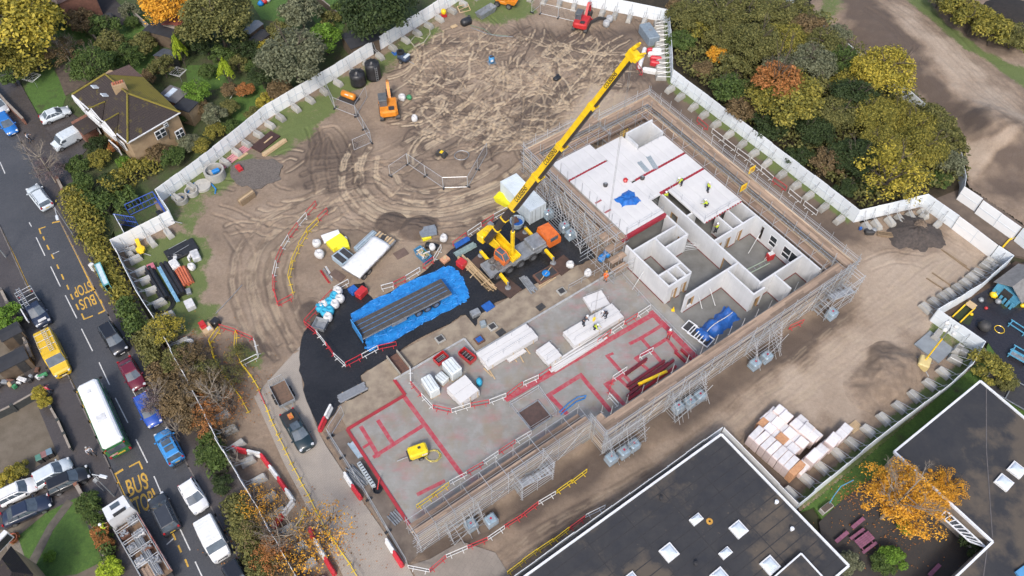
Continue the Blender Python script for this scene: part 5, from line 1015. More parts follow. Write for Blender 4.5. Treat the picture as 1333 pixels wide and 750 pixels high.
# cargo vans
def van(rear,front,pt,label,wid=1.95,hgt=1.95,z=.9,name='van',Lmax=6,group=None,rails=None):
    a,c=P(*rear,z),P(*front,z); d=c-a; L=min(d.length,Lmax); ctr=(a+c)/2; root=empty(name,(ctr.x,ctr.y,0),math.atan2(d.y,d.x),label,'van',group); body=PT[pt]; w=wid; h=hgt
    MB().rings(body_rings([(0,.9,h-.06),(.012,.96,h),(.3,1,h+.02),(.62,1,h),(.69,.98,h-.06),(.83,.97,h*.60),(.95,.93,h*.52),(.985,.86,h*.45),(1,.74,.55)],L,w)).build('body',body,root,False)
    x0,x1=(.70-.5)*L,(.822-.5)*L; z0,z1=h-.08,h*.62
    mb=MB(); mb.add([Vector((x0,-w*.41,z0+.03)),Vector((x0,w*.41,z0+.03)),Vector((x1,w*.45,z1+.035)),Vector((x1,-w*.45,z1+.035)),Vector((x0-.02,-w*.41,z0-.04)),Vector((x0-.02,w*.41,z0-.04)),Vector((x1-.02,w*.45,z1-.04)),Vector((x1-.02,-w*.45,z1-.04))],[(0,1,2,3)[::-1],(4,5,6,7),(0,4,5,1),(2,6,7,3),(0,3,7,4),(1,5,6,2)]); mb.build('windscreen',m_glass,root)
    for s in(-1,1):
        MB().box((.135*L,s*(w*.485),h*.74),(.16*L,.05,h*.2)).build('side_window',m_glass,root)
        MB().box((L/2-.14,s*w*.36,.82),(.3,.26,.2),s*-.4,bev=.05).build('headlight',m_lamp,root); MB().box((-L/2+.03,s*w*.44,1.05),(.1,.12,.5)).build('tail_light',m_tail,root)
        MB().box((x1-.15,s*(w/2+.13),z1+.12),(.14,.24,.2),bev=.03).build('mirror',m_trimb,root)
        for x in(L*.32,-L*.29): wheel(root,x,s*(w/2-.12),.34)
    mb=MB(); mb.box((L/2-.01,0,.62),(.05,w*.5,.16)); mb.build('grille',m_trimb,root); MB().box((-L/2-.01,0,.7),(.03,.5,.11)).build('number_plate',m_ply2,root); MB().box((L/2+.02,0,.4),(.03,.5,.11)).build('number_plate',m_plw,root)
    mb=MB()
    for k in range(7): mb.box((-L*.42+k*L*.085,0,h+.02),(.05,w*.72,.03))
    mb.build('roof_rib',body,root)
    return root,L,w,h
van((266,679),(289,726),'white','white van parked ahead of the white car at the kerb',1.95,1.9,group=G1)
van((102,172),(68.5,190),'palesilver','small silver van in the driveway by the brown roofed house',1.75,1.75)
m_ladder=M('aluminium_ladder',(.50,.52,.54),(.36,.38,.4),.4,5,metal=.6)
def ladder(parent,x0,x1,y,z,w=.38,rung=.28):
    mb=MB()
    for s in(-1,1): mb.beam((x0,y+s*w/2,z),(x1,y+s*w/2,z),.05,.07)
    n=int(abs(x1-x0)/rung)
    for k in range(n): mb.bar((x0+(x1-x0)*(k+.5)/n,y-w/2,z),(x0+(x1-x0)*(k+.5)/n,y+w/2,z),.02)
    return mb.build('ladder',m_ladder,parent)
rv,L,w,h=van((58.5,436),(82,487),'yellow','yellow van with a ladder and rack on its roof',2.0,2.1)
mb=MB()
for k in range(3): mb.bar((-L*.40+k*L*.17,-w*.45,h+.12),(-L*.40+k*L*.17,w*.45,h+.12),.03)
for s in(-1,1): mb.bar((-L*.44,s*w*.44,h+.12),(.02*L,s*w*.44,h+.12),.025)
mb.build('roof_rack',m_ladder,rv); ladder(rv,-L*.47,L*.12,w*.12,h+.22)
# blue pickup with ladder frame
rp,L,w,zr,zb,t_=car((31,378),(60,427),'pickup','navy','dark blue flatbed pickup with ladder and tube rack at the kerb',1.95,cat='pickup truck',name='pickup_truck',z=.9)
MB().box((-L*.29,0,1.06),(L*.36,w*.84,.03)).build('load_bed',m_trimb,rp)
mb=MB()
for x in(-L*.5,-L*.4,-L*.25,-L*.1): mb.bar((x,-w*.48,1.9),(x,w*.48,1.9),.035); 
for s in(-1,1):
    mb.bar((-L*.52,s*w*.47,1.9),(L*.02,s*w*.47,1.9),.03)
    for x in(-L*.5,-L*.1): mb.bar((x,s*w*.47,1.0),(x,s*w*.47,1.9),.035)
mb.build('rack',m_ladder,rp); ladder(rp,-L*.58,L*.05,-w*.2,2.02); MB().box((L*.42,.1,1.1),(.4,.9,.02)).build('paper_sheet',m_plw,rp)
MB().beam((-L*.1,-w*.62,1.3),(L*.32,-w*.62,1.3),.12,.5).build('side_panel',PT['white'],rp)
# pickup and trailer on the site road
rq,L,w,zr,zb,t_=car((373,536),(400,583),'pickup','teal','dark green black pickup towing a trailer on the paved site road',1.9,cat='pickup truck',name='pickup_truck',z=.9)
MB().box((-L*.29,0,1.05),(L*.36,w*.82,.03)).build('load_bed',m_trimb,rq)
mb=MB(); mb.box((-L*.32,.1,1.2),(.6,.5,.25)); mb.build('tools',M('tool_heap',(.45,.3,.05),(.5,.05,.03),.7,8),rq); MB().box((0,0,zr+.02),(.9,.9,.03)).build('roof_window',m_glass,rq)
def trailer_box(a,c,w,label):
    A,Cc=P(*a,.6),P(*c,.6); d=Cc-A; L=d.length; ctr=(A+Cc)/2; root=empty('trailer',(ctr.x,ctr.y,.1),math.atan2(d.y,d.x),label,'trailer'); mg=M('trailer_galv',(.40,.42,.43),(.28,.3,.31),.5,4,metal=.4)
    MB().box((0,0,.52),(L,w,.08)).build('floor',M('trailer_floor',(.16,.10,.07),(.10,.07,.05),.9,3),root)
    for s in(-1,1):
        MB().box((0,s*w/2,.78),(L,.05,.5)).build('side',mg,root)
        for x in(-.4,.4): wheel(root,x,s*(w/2+.14),.3)
    MB().box((L/2,0,.78),(.05,w-.06,.5)).build('front_board',mg,root)
    mb=MB(); mb.box((-L/2,0,.6),(.05,w-.06,.12))
    for k in range(8): mb.bar((-L/2,-w/2+.1+k*(w-.2)/7,.55),(-L/2-.25,-w/2+.1+k*(w-.2)/7,1.5),.02)
    mb.bar((-L/2-.25,-w/2+.08,1.5),(-L/2-.25,w/2-.08,1.5),.025); mb.build('ramp',mg,root)
    mb=MB(); mb.bar((L/2,-.5,.5),(L/2+1.3,0,.5),.05); mb.bar((L/2,.5,.5),(L/2+1.3,0,.5),.05); mb.build('drawbar',mg,root)
trailer_box((361,500),(375,527),1.75,'grey plant trailer with mesh ramp behind the dark pickup')
# bus
def bus():
    a,c=P(146.5,578,2.85),P(111,495.5,2.85); d=c-a; L=d.length; w=2.35; h=2.85; ctr=(a+c)/2; root=empty('bus',(ctr.x,ctr.y,0),math.atan2(d.y,d.x),'green single deck bus with plain white roof stopped in the road','bus'); mg=M('bus_green',(.025,.16,.04),(.018,.11,.03),.3,1,coat=.5); x=L/2
    def rr(i,z,rx=.25): 
        X,Y=x-i,w/2-i; return [Vector(p) for p in((-X,-Y+rx,z),(-X+rx,-Y,z),(X-rx,-Y,z),(X,-Y+rx,z),(X,Y-rx,z),(X-rx,Y,z),(-X+rx,Y,z),(-X,Y-rx,z))]
    MB().rings([rr(.06,.28),rr(0,.6),rr(0,1.3),rr(.03,2.45)]).build('body',mg,root)
    MB().rings([rr(.1,2.44),rr(.12,2.6),rr(.2,h-.1),rr(.4,h),rr(.55,h+.02)]).build('roof',M('bus_roof_white',(.78,.79,.79),(.70,.71,.72),.4,.5),root)
    for s in(-1,1):
        for k in range(6): MB().box((-L*.40+k*L*.155,s*(w/2-.01),1.9),(L*.13,.04,.62)).build('side_window',m_glass,root)
        for xx in(L*.33,-L*.28): wheel(root,xx,s*(w/2-.14),.46,.28)
        MB().box((-x,s*.95,2.3),(.05,.16,.16)).build('tail_light',m_tail,root); MB().box((-x,s*1.0,.75),(.05,.2,.4)).build('tail_light',m_tail,root)
        MB().box((x-.1,s*(w/2+.2),2.3),(.1,.3,.35)).build('mirror',m_trimb,root)
    MB().box((-x-.005,0,1.75),(.05,1.7,.8)).build('rear_window',m_glass,root); MB().box((x,0,1.7),(.05,2.1,1.2)).build('windscreen',m_glass,root)
    MB().box((-x-.01,-.1,.78),(.05,.85,.18)).build('number_plate',m_ply2,root); MB().box((-x-.01,.55,1.0),(.04,.8,.22)).build('advert_strip',M('rear_advert',(.5,.12,.13),(.6,.5,.45),.5,3),root)
    mb=MB(); mb.box((-L*.1,0,h+.03),(.9,.9,.05)); mb.box((L*.33,.1,h+.03),(.5,.4,.04)); mb.build('roof_hatch',M('hatch_white',(.66,.67,.68),None,.5),root)
bus()
# scaffold lorry at the kerb
def lorry():
    a,c=P(212,760,1.2),P(152,657,1.2); d=c-a; L=d.length; ctr=(a+c)/2; w=2.45; root=empty('scaffold_lorry',(ctr.x,ctr.y,0),math.atan2(d.y,d.x),'white cab lorry loaded with scaffold tubes and fittings parked at the kerb','lorry'); x=L/2
    mc=PT['white']
    MB().rings([[Vector((x-2.1,-w/2,.6)),Vector((x,-w/2+.1,.6)),Vector((x,w/2-.1,.6)),Vector((x-2.1,w/2,.6))],[Vector((x-2.1,-w/2,2.0)),Vector((x-.05,-w/2+.08,1.7)),Vector((x-.05,w/2-.08,1.7)),Vector((x-2.1,w/2,2.0))],[Vector((x-2.1,-w/2+.08,2.9)),Vector((x-.45,-w/2+.15,2.75)),Vector((x-.45,w/2-.15,2.75)),Vector((x-2.1,w/2-.08,2.9))]]).build('cab',mc,root)
    mb=MB(); mb.add([Vector((x-.03,-w*.42,1.75)),Vector((x-.03,w*.42,1.75)),Vector((x-.42,w*.39,2.66)),Vector((x-.42,-w*.39,2.66)),Vector((x-.13,-w*.42,1.75)),Vector((x-.13,w*.42,1.75)),Vector((x-.52,w*.39,2.66)),Vector((x-.52,-w*.39,2.66))],[(0,1,2,3),(7,6,5,4),(0,4,5,1),(2,6,7,3),(0,3,7,4),(1,5,6,2)]); mb.build('windscreen',m_glass,root)
    MB().box((x-1.0,.0,2.86),(.5,.85,.05)).build('roof_hatch',m_glass,root); MB().box((x-1.95,-.1,2.93),(.3,1.2,.16)).build('roof_deflector',m_trimb,root)
    MB().beam((-x,0,.95),(x-2.2,0,.95),w*.9,.2).build('chassis',m_trimb,root); MB().box((-.9,0,1.12),(L-2.9,w,.1)).build('load_bed',M('lorry_deck',(.13,.09,.06),(.2,.13,.08),.85,3),root)
    for s in(-1,1):
        MB().box((-.9,s*w/2,1.45),(L-2.9,.06,.55)).build('dropside',M('dropside_metal',(.42,.42,.42),(.3,.28,.26),.5,3) if s>0 else M('dropside_red',(.38,.07,.05),(.4,.4,.4),.5,.6),root)
        for xx in(x-1.1,-x+1.4,-x+2.6): wheel(root,xx,s*(w/2-.18),.5,.3)
        MB().box((x-.3,s*(w/2+.2),2.1),(.12,.25,.5)).build('mirror',m_trimb,root)
    r=random.Random(8); mb=MB()
    for k in range(46): y=r.uniform(-.55,.15); zz=1.22+r.uniform(0,.55); mb.bar((-x+.6+r.uniform(0,.5),y,zz),(x-4.3+r.uniform(-.5,.4),y+r.uniform(-.06,.06),zz+r.uniform(-.03,.05)),.03)
    tag(mb.build('scaffold_tube',m_galv,root),kind='stuff')
    for k in range(4):
        xx=x-3.1-k*1.45; rk=MB()
        for yy in(-w*.42,-.1,w*.42): rk.bar((xx,yy,1.15),(xx,yy,2.15),.04)
        for zz in(1.7,2.15): rk.bar((xx,-w*.45,zz),(xx,w*.45,zz),.04)
        rk.build('stillage_frame',m_galv,root)
    for yy in(-w*.46,w*.46): MB().bar((x-2.8,yy,2.1),(-x+.4,yy,2.1),.04).build('top_rail',m_galv,root)
    for k in range(7):
        xx=x-2.7-k*.85; yy=.62 if k%2 else -.5; MB().box((xx,yy,1.45),(.7,.85,.55+.1*(k%3)),bev=.04).build('fittings_bin',[M('bin_grey',(.3,.31,.32),(.2,.2,.2),.7,3),M('bin_rust',(.16,.075,.05),(.1,.05,.035),.8,3),M('bin_white',(.62,.62,.61),(.5,.5,.5),.6,3)][k%3],root)
        f=MB()
        for q in range(16): f.box((xx+r.uniform(-.28,.28),yy+r.uniform(-.35,.35),1.78+.05*(k%3)+r.uniform(0,.08)),(.2,.1,.08),r.uniform(0,3))
        tag(f.build('fittings',m_galvd,root),kind='stuff')
    for k in range(7): MB().box((-x+1.3+r.uniform(-.1,.1),-.1+k*.18,1.3+.05*(k%2)),(2.4,.2,.05)).build('board',m_board,root)
lorry()
# ------------------------------------------------------------------ people
m_skin=M('skin',(.42,.26,.19),(.36,.21,.15),.6); m_hiv=M('hi_vis_yellow',(.50,.62,.03),(.4,.5,.03),.7,6); m_hio=M('hi_vis_orange',(.75,.16,.02),(.6,.12,.02),.7,6); m_navy=M('navy_work_trousers',(.022,.027,.04),(.03,.035,.045),.85,5); m_hat=M('white_helmet',(.72,.73,.74),(.66,.66,.67),.35); m_bootm=M('work_boot',(.05,.035,.025),None,.8); m_coatred=M('pink_red_coat',(.55,.04,.09),(.4,.03,.06),.8,5); m_coatw=M('pale_coat',(.50,.52,.56),(.38,.4,.45),.8,5); m_greyt=M('grey_trousers',(.10,.10,.11),(.07,.07,.08),.85,5)
def skin_obj(name,verts,edges,rad,m,parent,sub=1):
    me=bpy.data.meshes.new(name); me.from_pydata([tuple(v) for v in verts],edges,[]); me.materials.append(m); o=link(name,me,parent)
    md=o.modifiers.new('skin','SKIN'); md.use_smooth_shade=True
    lay=me.skin_vertices[0].data
    for i,r in enumerate(rad): lay[i].radius=(r,r)
    lay[0].use_root=True
    s=o.modifiers.new('sub','SUBSURF'); s.levels=sub; s.render_levels=sub
    return o
def person(p,rz,label,pose='stand',top=None,legs=None,hat=None,group=None,hair=None,scale=1.0):
    root=empty('person',p,rz,label,'person',group); root.scale=(scale,)*3
    lean=0; hip=Vector((0,0,.92)); A={}
    if pose=='bend': lean=.95
    if pose=='crouch': hip=Vector((-.05,0,.45)); lean=.6
    ch=hip+Vector((math.sin(lean)*.30,0,math.cos(lean)*.30)); nk=hip+Vector((math.sin(lean)*.54,0,math.cos(lean)*.54)); hd=nk+Vector((math.sin(lean*.7)*.2,0,math.cos(lean*.7)*.2))
    def leg(s,fw):
        hp=hip+Vector((0,s*.1,-.04))
        if pose=='crouch': return [hp,Vector((.32,s*.16,.50)),Vector((-.02+fw,s*.14,.09)),Vector((.18+fw,s*.15,.04))]
        return [hp,Vector((fw*.6+.03,s*.12,.49)),Vector((fw,s*.13,.09)),Vector((fw+.17,s*.15,.04))]
    def arm(s,kind):
        sh=nk+Vector((-.02,s*.20,-.05))
        if kind=='down': el=sh+Vector((.03,s*.06,-.29)); ha=el+Vector((.10,s*.0,-.24))
        elif kind=='fwd': el=sh+Vector((.13,s*.07,-.24)); ha=el+Vector((.23,-s*.04,-.06))
        else: el=sh+Vector((.10,s*.02,-.27)); ha=el+Vector((.12,0,-.22))
        return [sh,el,ha]
    st=.22 if pose=='walk' else .04; lg={-1:leg(-1,-st),1:leg(1,st)}; ak='fwd' if pose in('reach','crouch') else ('hang' if pose=='bend' else 'down'); ar={-1:arm(-1,ak if pose!='walk' else 'down'),1:arm(1,ak if pose!='walk' else 'fwd')}
    V=[hip,ch,nk,hd-Vector((0,0,.02)),hd+Vector((.01,0,.10))]; E=[(0,1),(1,2),(2,3),(3,4)]; Rr=[.13,.14,.06,.085,.075]
    nose=len(V); V.append(hd+Vector((.105,0,.03))); E.append((3,nose)); Rr.append(.018)
    for s in(-1,1):
        n=len(V); V+=lg[s]; E+=[(0,n),(n,n+1),(n+1,n+2),(n+2,n+3)]; Rr+=[.085,.06,.042,.04]
        n=len(V); sh,el,ha=ar[s]; V+=[sh,el,ha]; E+=[(2,n),(n,n+1),(n+1,n+2)]; Rr+=[.055,.042,.03]
        dr=(ha-el).normalized(); sd=Vector((0,1,0)); pm_=len(V); V.append(ha+dr*.07); E.append((n+2,pm_)); Rr.append(.034)
        for k,(o,ln) in enumerate(((-.03,.07),(-.01,.085),(.01,.08),(.03,.065))): V.append(ha+dr*(.08+ln)+sd*o+Vector((.012*k,0,-.012))); E.append((pm_,len(V)-1)); Rr.append(.009)
        V.append(ha+dr*.07+sd*-s*.055+Vector((.03,0,0))); E.append((n+2,len(V)-1)); Rr.append(.011)
    skin_obj('body',V,E,Rr,m_skin,root)
    V=[hip+Vector((0,0,.02)),ch,nk-Vector((0,0,.05))]; E=[(0,1),(1,2)]; Rr=[.165,.175,.13]
    for s in(-1,1): n=len(V); sh,el,ha=ar[s]; V+=[sh,el,ha.lerp(el,.15)]; E+=[(2,n),(n,n+1),(n+1,n+2)]; Rr+=[.085,.068,.055]
    skin_obj('jacket',V,E,Rr,top or m_hiv,root)
    V=[hip]; E=[]; Rr=[.155]
    for s in(-1,1): n=len(V); V+=lg[s][:3]; E+=[(0,n),(n,n+1),(n+1,n+2)]; Rr+=[.105,.085,.07]
    skin_obj('trousers',V,E,Rr,legs or m_navy,root)
    for s in(-1,1): b=MB(); b.box(lg[s][2].lerp(lg[s][3],.5)+Vector((0,0,-.01)),(.28,.1,.11),bev=.03); b.build('boot',m_bootm,root)
    mb=MB()
    if hair: mb.lathe(hd+Vector((-.015,0,.03)),[(.11,-.06),(.118,.03),(.1,.11),(.05,.15),(.01,.16)],10); mb.build('hair',hair,root,True)
    else: mb.lathe(hd+Vector((0,0,.05)),[(.155,0),(.15,.015),(.135,.02),(.128,.07),(.095,.125),(.04,.15),(.005,.152)],12); mb.build('helmet',hat or m_hat,root,True)
    return root
g='workers on the new roof slab'
def pp(u,v,z): q=P(u,v,z); return q
person(pp(887,241,3.88),R(200),'worker in yellow vest at the red joint on the roof edge','bend',group=g); person(pp(920.5,250,3.88),R(30),'worker in full yellow jacket standing in the middle of the roof panel','stand',group=g); person(pp(919.5,269,3.88),R(160),'worker crouched near the front of the roof panel','crouch',group=g)
person(pp(865,262,2.2),R(-70),'worker in yellow vest in the dark gap under the slab','stand'); person(pp(931,303,2.0),R(120),'worker on the red platform under the slab edge','reach',m_hiv)
g='workers on the white slab stack'
person(pp(759,424,1.55),R(40),'dark clothed worker bending at the left of the slab stack','bend',m_navy,group=g); person(pp(774,428,1.55),R(-30),'worker in yellow vest at the middle of the slab stack','crouch',group=g); person(pp(789,413,1.55),R(200),'dark clothed worker bending at the right of the slab stack','bend',m_navy,group=g)
person(pp(870,440,.31),R(250),'worker in white helmet and red overalls on the red marked slab','stand',m_coatred,M('red_overall',(.4,.03,.04),None,.8),m_hat)
person(pp(788,365,.31),R(250),'person in orange high visibility clothes by the open edge of the slab','stand',m_hio,m_hio,M('orange_helmet',(.7,.3,.03)))
person(pp(67,512,.12),R(60),'pedestrian in a pink red coat on the left pavement','walk',m_coatred,m_greyt,hair=M('dark_hair',(.03,.02,.015),None,.7)); person(pp(121,592,.12),R(-40),'pedestrian in a pale coat on the left pavement near the lamp post','walk',m_coatw,m_greyt,hair=M('grey_hair',(.45,.44,.42),None,.7)); person(pp(139,691,.12),R(30),'worker in yellow striped jacket between hedge and lorry','reach',m_hiv,m_navy)
person(pp(40,185,.12),R(20),'pedestrian in pale clothes on the upper pavement by the drive','walk',m_coatw,m_navy,hair=M('dark_hair',(.03,.02,.015),None,.7))
# ------------------------------------------------------------------ small plant, materials and barriers on the site
def fit(c0,c1,c2,z):
    """corner c0, next corner c1 (length), other corner c2 (width) surveyed at height z -> centre, angle, L, W"""
    a,b_,c=P(*c0,z),P(*c1,z),P(*c2,z); d=b_-a; L=d.length; d/=L; n=Vector((-d.y,d.x,0)); w=(c-a).dot(n); ctr=a+d*L/2+n*w/2
    return Vector((ctr.x,ctr.y,0)),math.atan2(d.y,d.x),L,abs(w)
m_blue=M('blue_sheet',(.02,.12,.42),(.015,.08,.30),.45,2.5,.5); m_cyan=M('bright_blue_sheet',(.022,.235,.62),(.014,.15,.44),.4,1.5,.6); m_wsheet=M('white_sheet',(.76,.77,.77),(.62,.63,.64),.5,2,.4); m_timb=M('sawn_timber',(.50,.37,.22),(.36,.25,.14),.8,3,isl=.4); m_brownply=M('brown_ply',(.085,.05,.038),(.055,.034,.027),.75,2); m_yel=M('plant_yellow',(.86,.58,.012),(.72,.46,.012),.4,2,coat=.3); m_org=M('plant_orange',(.70,.25,.02),(.55,.18,.015),.4,2,coat=.3); m_redp=M('plant_red',(.52,.03,.03),(.38,.02,.025),.4,2,coat=.3); m_dk=M('dark_steel',(.03,.03,.033),(.05,.048,.046),.6,3); m_gs=M('grey_steel',(.30,.32,.34),(.2,.21,.22),.5,2,metal=.3); m_blkp=M('black_plastic',(.014,.015,.018),(.03,.03,.033),.4,3); m_rust=M('rusty_steel',(.15,.075,.05),(.09,.05,.04),.8,3); m_bag=M('bulk_bag_white',(.66,.66,.65),(.5,.5,.5),.8,4,.6); m_bagb=M('bulk_bag_blue',(.04,.42,.62),(.03,.3,.48),.7,4,.6)
# --- plastic pedestrian barriers
BM={'r':M('barrier_red',(.60,.035,.05),(.45,.03,.04),.5,4),'w':M('barrier_white',(.72,.73,.72),(.58,.58,.57),.5,4),'y':M('barrier_yellow',(.78,.56,.015),(.62,.43,.015),.5,4)}
mb=MB()
for z in(.22,.98): mb.beam((-.97,0,z),(.97,0,z),.05,.06 if z<.9 else .09)
for x in(-.97,.97): mb.beam((x,0,.15),(x,0,1.0),.05,.06)
me_bf=mb.mesh('barrier_panel',BM['r']); me_ft=MB().box((0,0,.03),(.06,.5,.06)).mesh('foot',BM['r'])
CN={'r':'red','w':'white','y':'yellow'}
def barriers(pts,cols,where,z=0.0,n=None):
    """one barrier between each pair of points; where completes the label"""
    tot={}; cnt={}
    for i in range(len(pts)-1): k=cols[i%len(cols)]; tot[k]=tot.get(k,0)+max(1,round((P(*pts[i],z)-P(*pts[i+1],z)).length/2.05))
    for i in range(len(pts)-1):
        a,c=P(*pts[i],z),P(*pts[i+1],z); k=cols[i%len(cols)]; L=(c-a).length; m=max(1,round(L/2.05)); d=(c-a)/L
        for j in range(m):
            q=a+d*(j+.5)*L/m; t=empty('plastic_barrier',q,math.atan2(d.y,d.x)+random.uniform(-.05,.05),(f'{ordw(cnt.setdefault(k,0),tot[k])} {CN[k]} barrier {where}'+('' if tot[k]==1 else f', from the {dirw(pts[0],pts[-1])}')),'barrier',f'{CN[k]} barriers '+where)
            cnt[k]+=1; s=L/m/2.0; o=link('barrier_panel',me_bf,t,BM[k]); o.scale=(min(s,1.12),1,1)
            for x in(-.62,.62): link('foot',me_ft,t,BM[k],(x,0,0))
barriers([(412,268),(400,283),(389,296),(377,312),(368,327),(361,345),(357,363),(358,382),(363,399)],'rwrwrwrr','in the outer curved line left of the covered trailer')
barriers([(363,400),(382,389)],'r','closing the bottom of the curved lines')
barriers([(427,277),(415,289)],'r','at the top of the inner curved line'); barriers([(415,290),(401,305),(390,325),(381,345),(377,366),(383,386)],'y','in the inner curved line left of the covered trailer')
barriers([(287,431),(275,448),(280,469),(292,490),(303,504),(316,523),(325,539)],'y','in the outer line through the scrub')
barriers([(309,436),(308,456),(315,477),(329,493),(339,511)],'y','in the inner line beside the rutted track'); barriers([(339,512),(347,531)],'r','leaning into the yellow line at the paving'); barriers([(347,532),(363,569),(381,607),(403,649),(424,689),(459,741),(470,760)],'y','in the long straight line down the paved road',.1)
barriers([(288,428),(309,435),(332,445)],'r','across the top of the yellow enclosure'); barriers([(333,446),(337,466)],'w','on the right of the yellow enclosure'); barriers([(337,467),(316,477)],'w','at the foot of the yellow enclosure')
barriers([(455,370),(436,380),(415,403),(397,424),(413,436)],'wrrr','round the tarmac corner by the bulk bags',.13); barriers([(413,436),(425,451),(436,465),(450,479)],'wrw','along the left edge of the tarmac',.13); barriers([(451,478),(472,467),(493,456),(517,451)],'rwr','below the blue sheeted trailer',.13)
barriers([(497,378),(513,374),(529,366),(547,354)],'wrw','by the puddle above the blue sheeted trailer',.1); barriers([(551,351),(565,341),(575,325)],'rw','beside the open debris skip',.1); barriers([(588,323),(609,308),(627,296),(643,286),(660,276)],'rwrw','along the tarmac behind the crane',.1)
barriers([(535,483),(535,502),(549,518),(564,533),(588,538),(613,531),(637,526),(659,518),(681,503),(701,494),(717,483)],'wrwrwrwrwr','across the slab below the wrapped packs',.3)
barriers([(760,457),(777,448),(795,435),(812,424),(829,414),(846,403)],'wrwrw','along the red stripe behind the slab stacks',.3); barriers([(832,468),(849,458)],'w','by the red wall lines near the worker',.3); barriers([(797,496),(815,483)],'w','above the steel beams',.3); barriers([(797,497),(792,515)],'r','left of the steel beams',.3); barriers([(792,517),(804,531)],'w','at the end of the steel beams',.3)
barriers([(543,663),(564,648),(585,633)],'y','at the lower slab edge',.3); barriers([(586,632),(608,619),(629,606),(649,592),(671,578),(692,566)],'wrwrw','along the lower slab edge by the scaffold',.3)
barriers([(532,740),(560,746),(581,727),(609,715),(635,704),(657,689),(679,674),(701,658),(723,644)],'wrwrwrrw','along the foot of the scaffold',.05); barriers([(724,643),(744,630),(764,616)],'y','at the upper end of the scaffold foot line',.05)
barriers([(661,749),(680,733),(699,719),(720,706),(741,691)],'y','beside the school hoarding'); barriers([(741,691),(761,676)],'r','stacked beside the school hoarding'); barriers([(762,675),(787,662)],'w','lying by the school hoarding')
barriers([(905,158),(922,172)],'r','in the passage beside the top scaffold'); barriers([(926,174),(940,186),(975,212),(990,224),(1005,237),(1022,250),(1045,268),(1062,282)],'wwwwrwwr','in the passage between scaffold and hoarding'); barriers([(1026,430),(1044,422)],'r','under the scaffold near the stair tower')
barriers([(829,88),(835,100)],'r','lying by the crane tip corner'); barriers([(398,668),(388,690)],'y','leaning by the orange leafed tree')
# --- red and white water filled barriers
def wbar(a,c,k,where,z=0.0):
    p,q=P(*a,z),P(*c,z); d=q-p; L=d.length; t=empty('water_barrier',p,math.atan2(d.y,d.x),f'{k} water filled barrier '+where,'barrier','water filled barriers '+where); w=.25
    mb=MB(); mb.rings([[Vector((x,y*s,zz)) for y,zz in((-w,.0),(-w,.18),(-w*.55,.45),(-w*.5,.75),(w*.5,.75),(w*.55,.45),(w,.18),(w,0))] for x,s in((0.02,.6),(.14,1),(L-.14,1),(L-.02,.6))]); mb.build('barrier_shell',BM['r' if k[0]=='r' else 'w'],t)
    MB().box((L/2,0,.77),(L*.55,.16,.05)).build('top_rib',BM['r' if k[0]=='r' else 'w'],t)
ch=[(304,585),(323,590),(341,594),(352,609),(363,624),(373,639),(383,654),(369,672),(355,689)]
for i,k in enumerate('rwrwrwwr'): wbar(ch[i],ch[i+1],{'r':'red','w':'white'}[k],'in the angled chain, '+ordw('rwrwrwwr'[:i+1].count(k)-1,4)+' '+{'r':'red','w':'white'}[k]+' from the top')
for a,c,k in(((404,688),(408,702),'red'),((410,704),(424,728),'white'),((424,728),(437,750),'red')): wbar(a,c,k,'under the orange leafed tree by the paved road')
for a,m_,c,w_ in(((449,618),(459,634),(471,651),'beside the grey louvred unit'),((503,704),(513,720),(525,739),'at the slab corner on the paved road'),((432,530),(424,546),(416,563),'at the tarmac corner by the paved road')): wbar(a,m_,'white',w_,.1); wbar(m_,c,'red',w_,.1)
# --- mesh fence panels
def heras(pts,label,z=0.0,hh=2.0):
    ms_=[max(1,round((P(*pts[i],z)-P(*pts[i+1],z)).length/3.3)) for i in range(len(pts)-1)]; ci=0
    for i in range(len(pts)-1):
        a,c=P(*pts[i],z),P(*pts[i+1],z); d=c-a; Lt=d.length; m=max(1,round(Lt/3.3)); L=Lt/m; ang=math.atan2(d.y,d.x)
        for j in range(m):
            t=empty('mesh_fence_panel',a+d*(j/m),ang,ordw(ci,sum(ms_))+' '+label+('' if sum(ms_)==1 else f', from the {dirw(pts[0],pts[-1])}'),'fence panel',label); ci+=1; fr=MB()
            for p,q in(((0.03,0,.1),(L-.03,0,.1)),((.03,0,hh),(L-.03,0,hh)),((.03,0,.1),(.03,0,hh)),((L-.03,0,.1),(L-.03,0,hh))): fr.bar(p,q,.035)
            fr.build('frame',m_galv,t); ms=MB()
            for k in range(1,int(L/.22)): ms.bar((k*.22,0,.12),(k*.22,0,hh-.03),.006,3,caps=False)
            for k in range(1,7): ms.bar((.05,0,k*.28),(L-.05,0,k*.28),.006,3,caps=False)
            tag(ms.build('mesh',m_galvd,t),kind='stuff'); MB().box((.05,0,.07),(.22,.7,.14)).build('foot',m_blkp,t)
heras([(425,118),(436,141),(464,152)],'mesh fence panel round the orange fuel tank'); heras([(464,152),(484,186),(461,196)],'mesh fence panel trailing from the fuel tank enclosure'); heras([(464,150),(478,127)],'mesh fence panel beside the black tanks')
heras([(508,230),(531,214),(577,245),(609,244),(634,200)],'mesh fence panel in the loop round the churned patch'); heras([(692,17),(703,8)],'mesh fence panel at the top corner'); heras([(703,18),(750,29)],'mesh fence panel beside the red excavator')
heras([(429,569),(480,650),(531,736)],'mesh fence panel seen edge on between slab and paved road',.1); heras([(431,567),(448,540)],'mesh fence panel at the tarmac corner',.1)
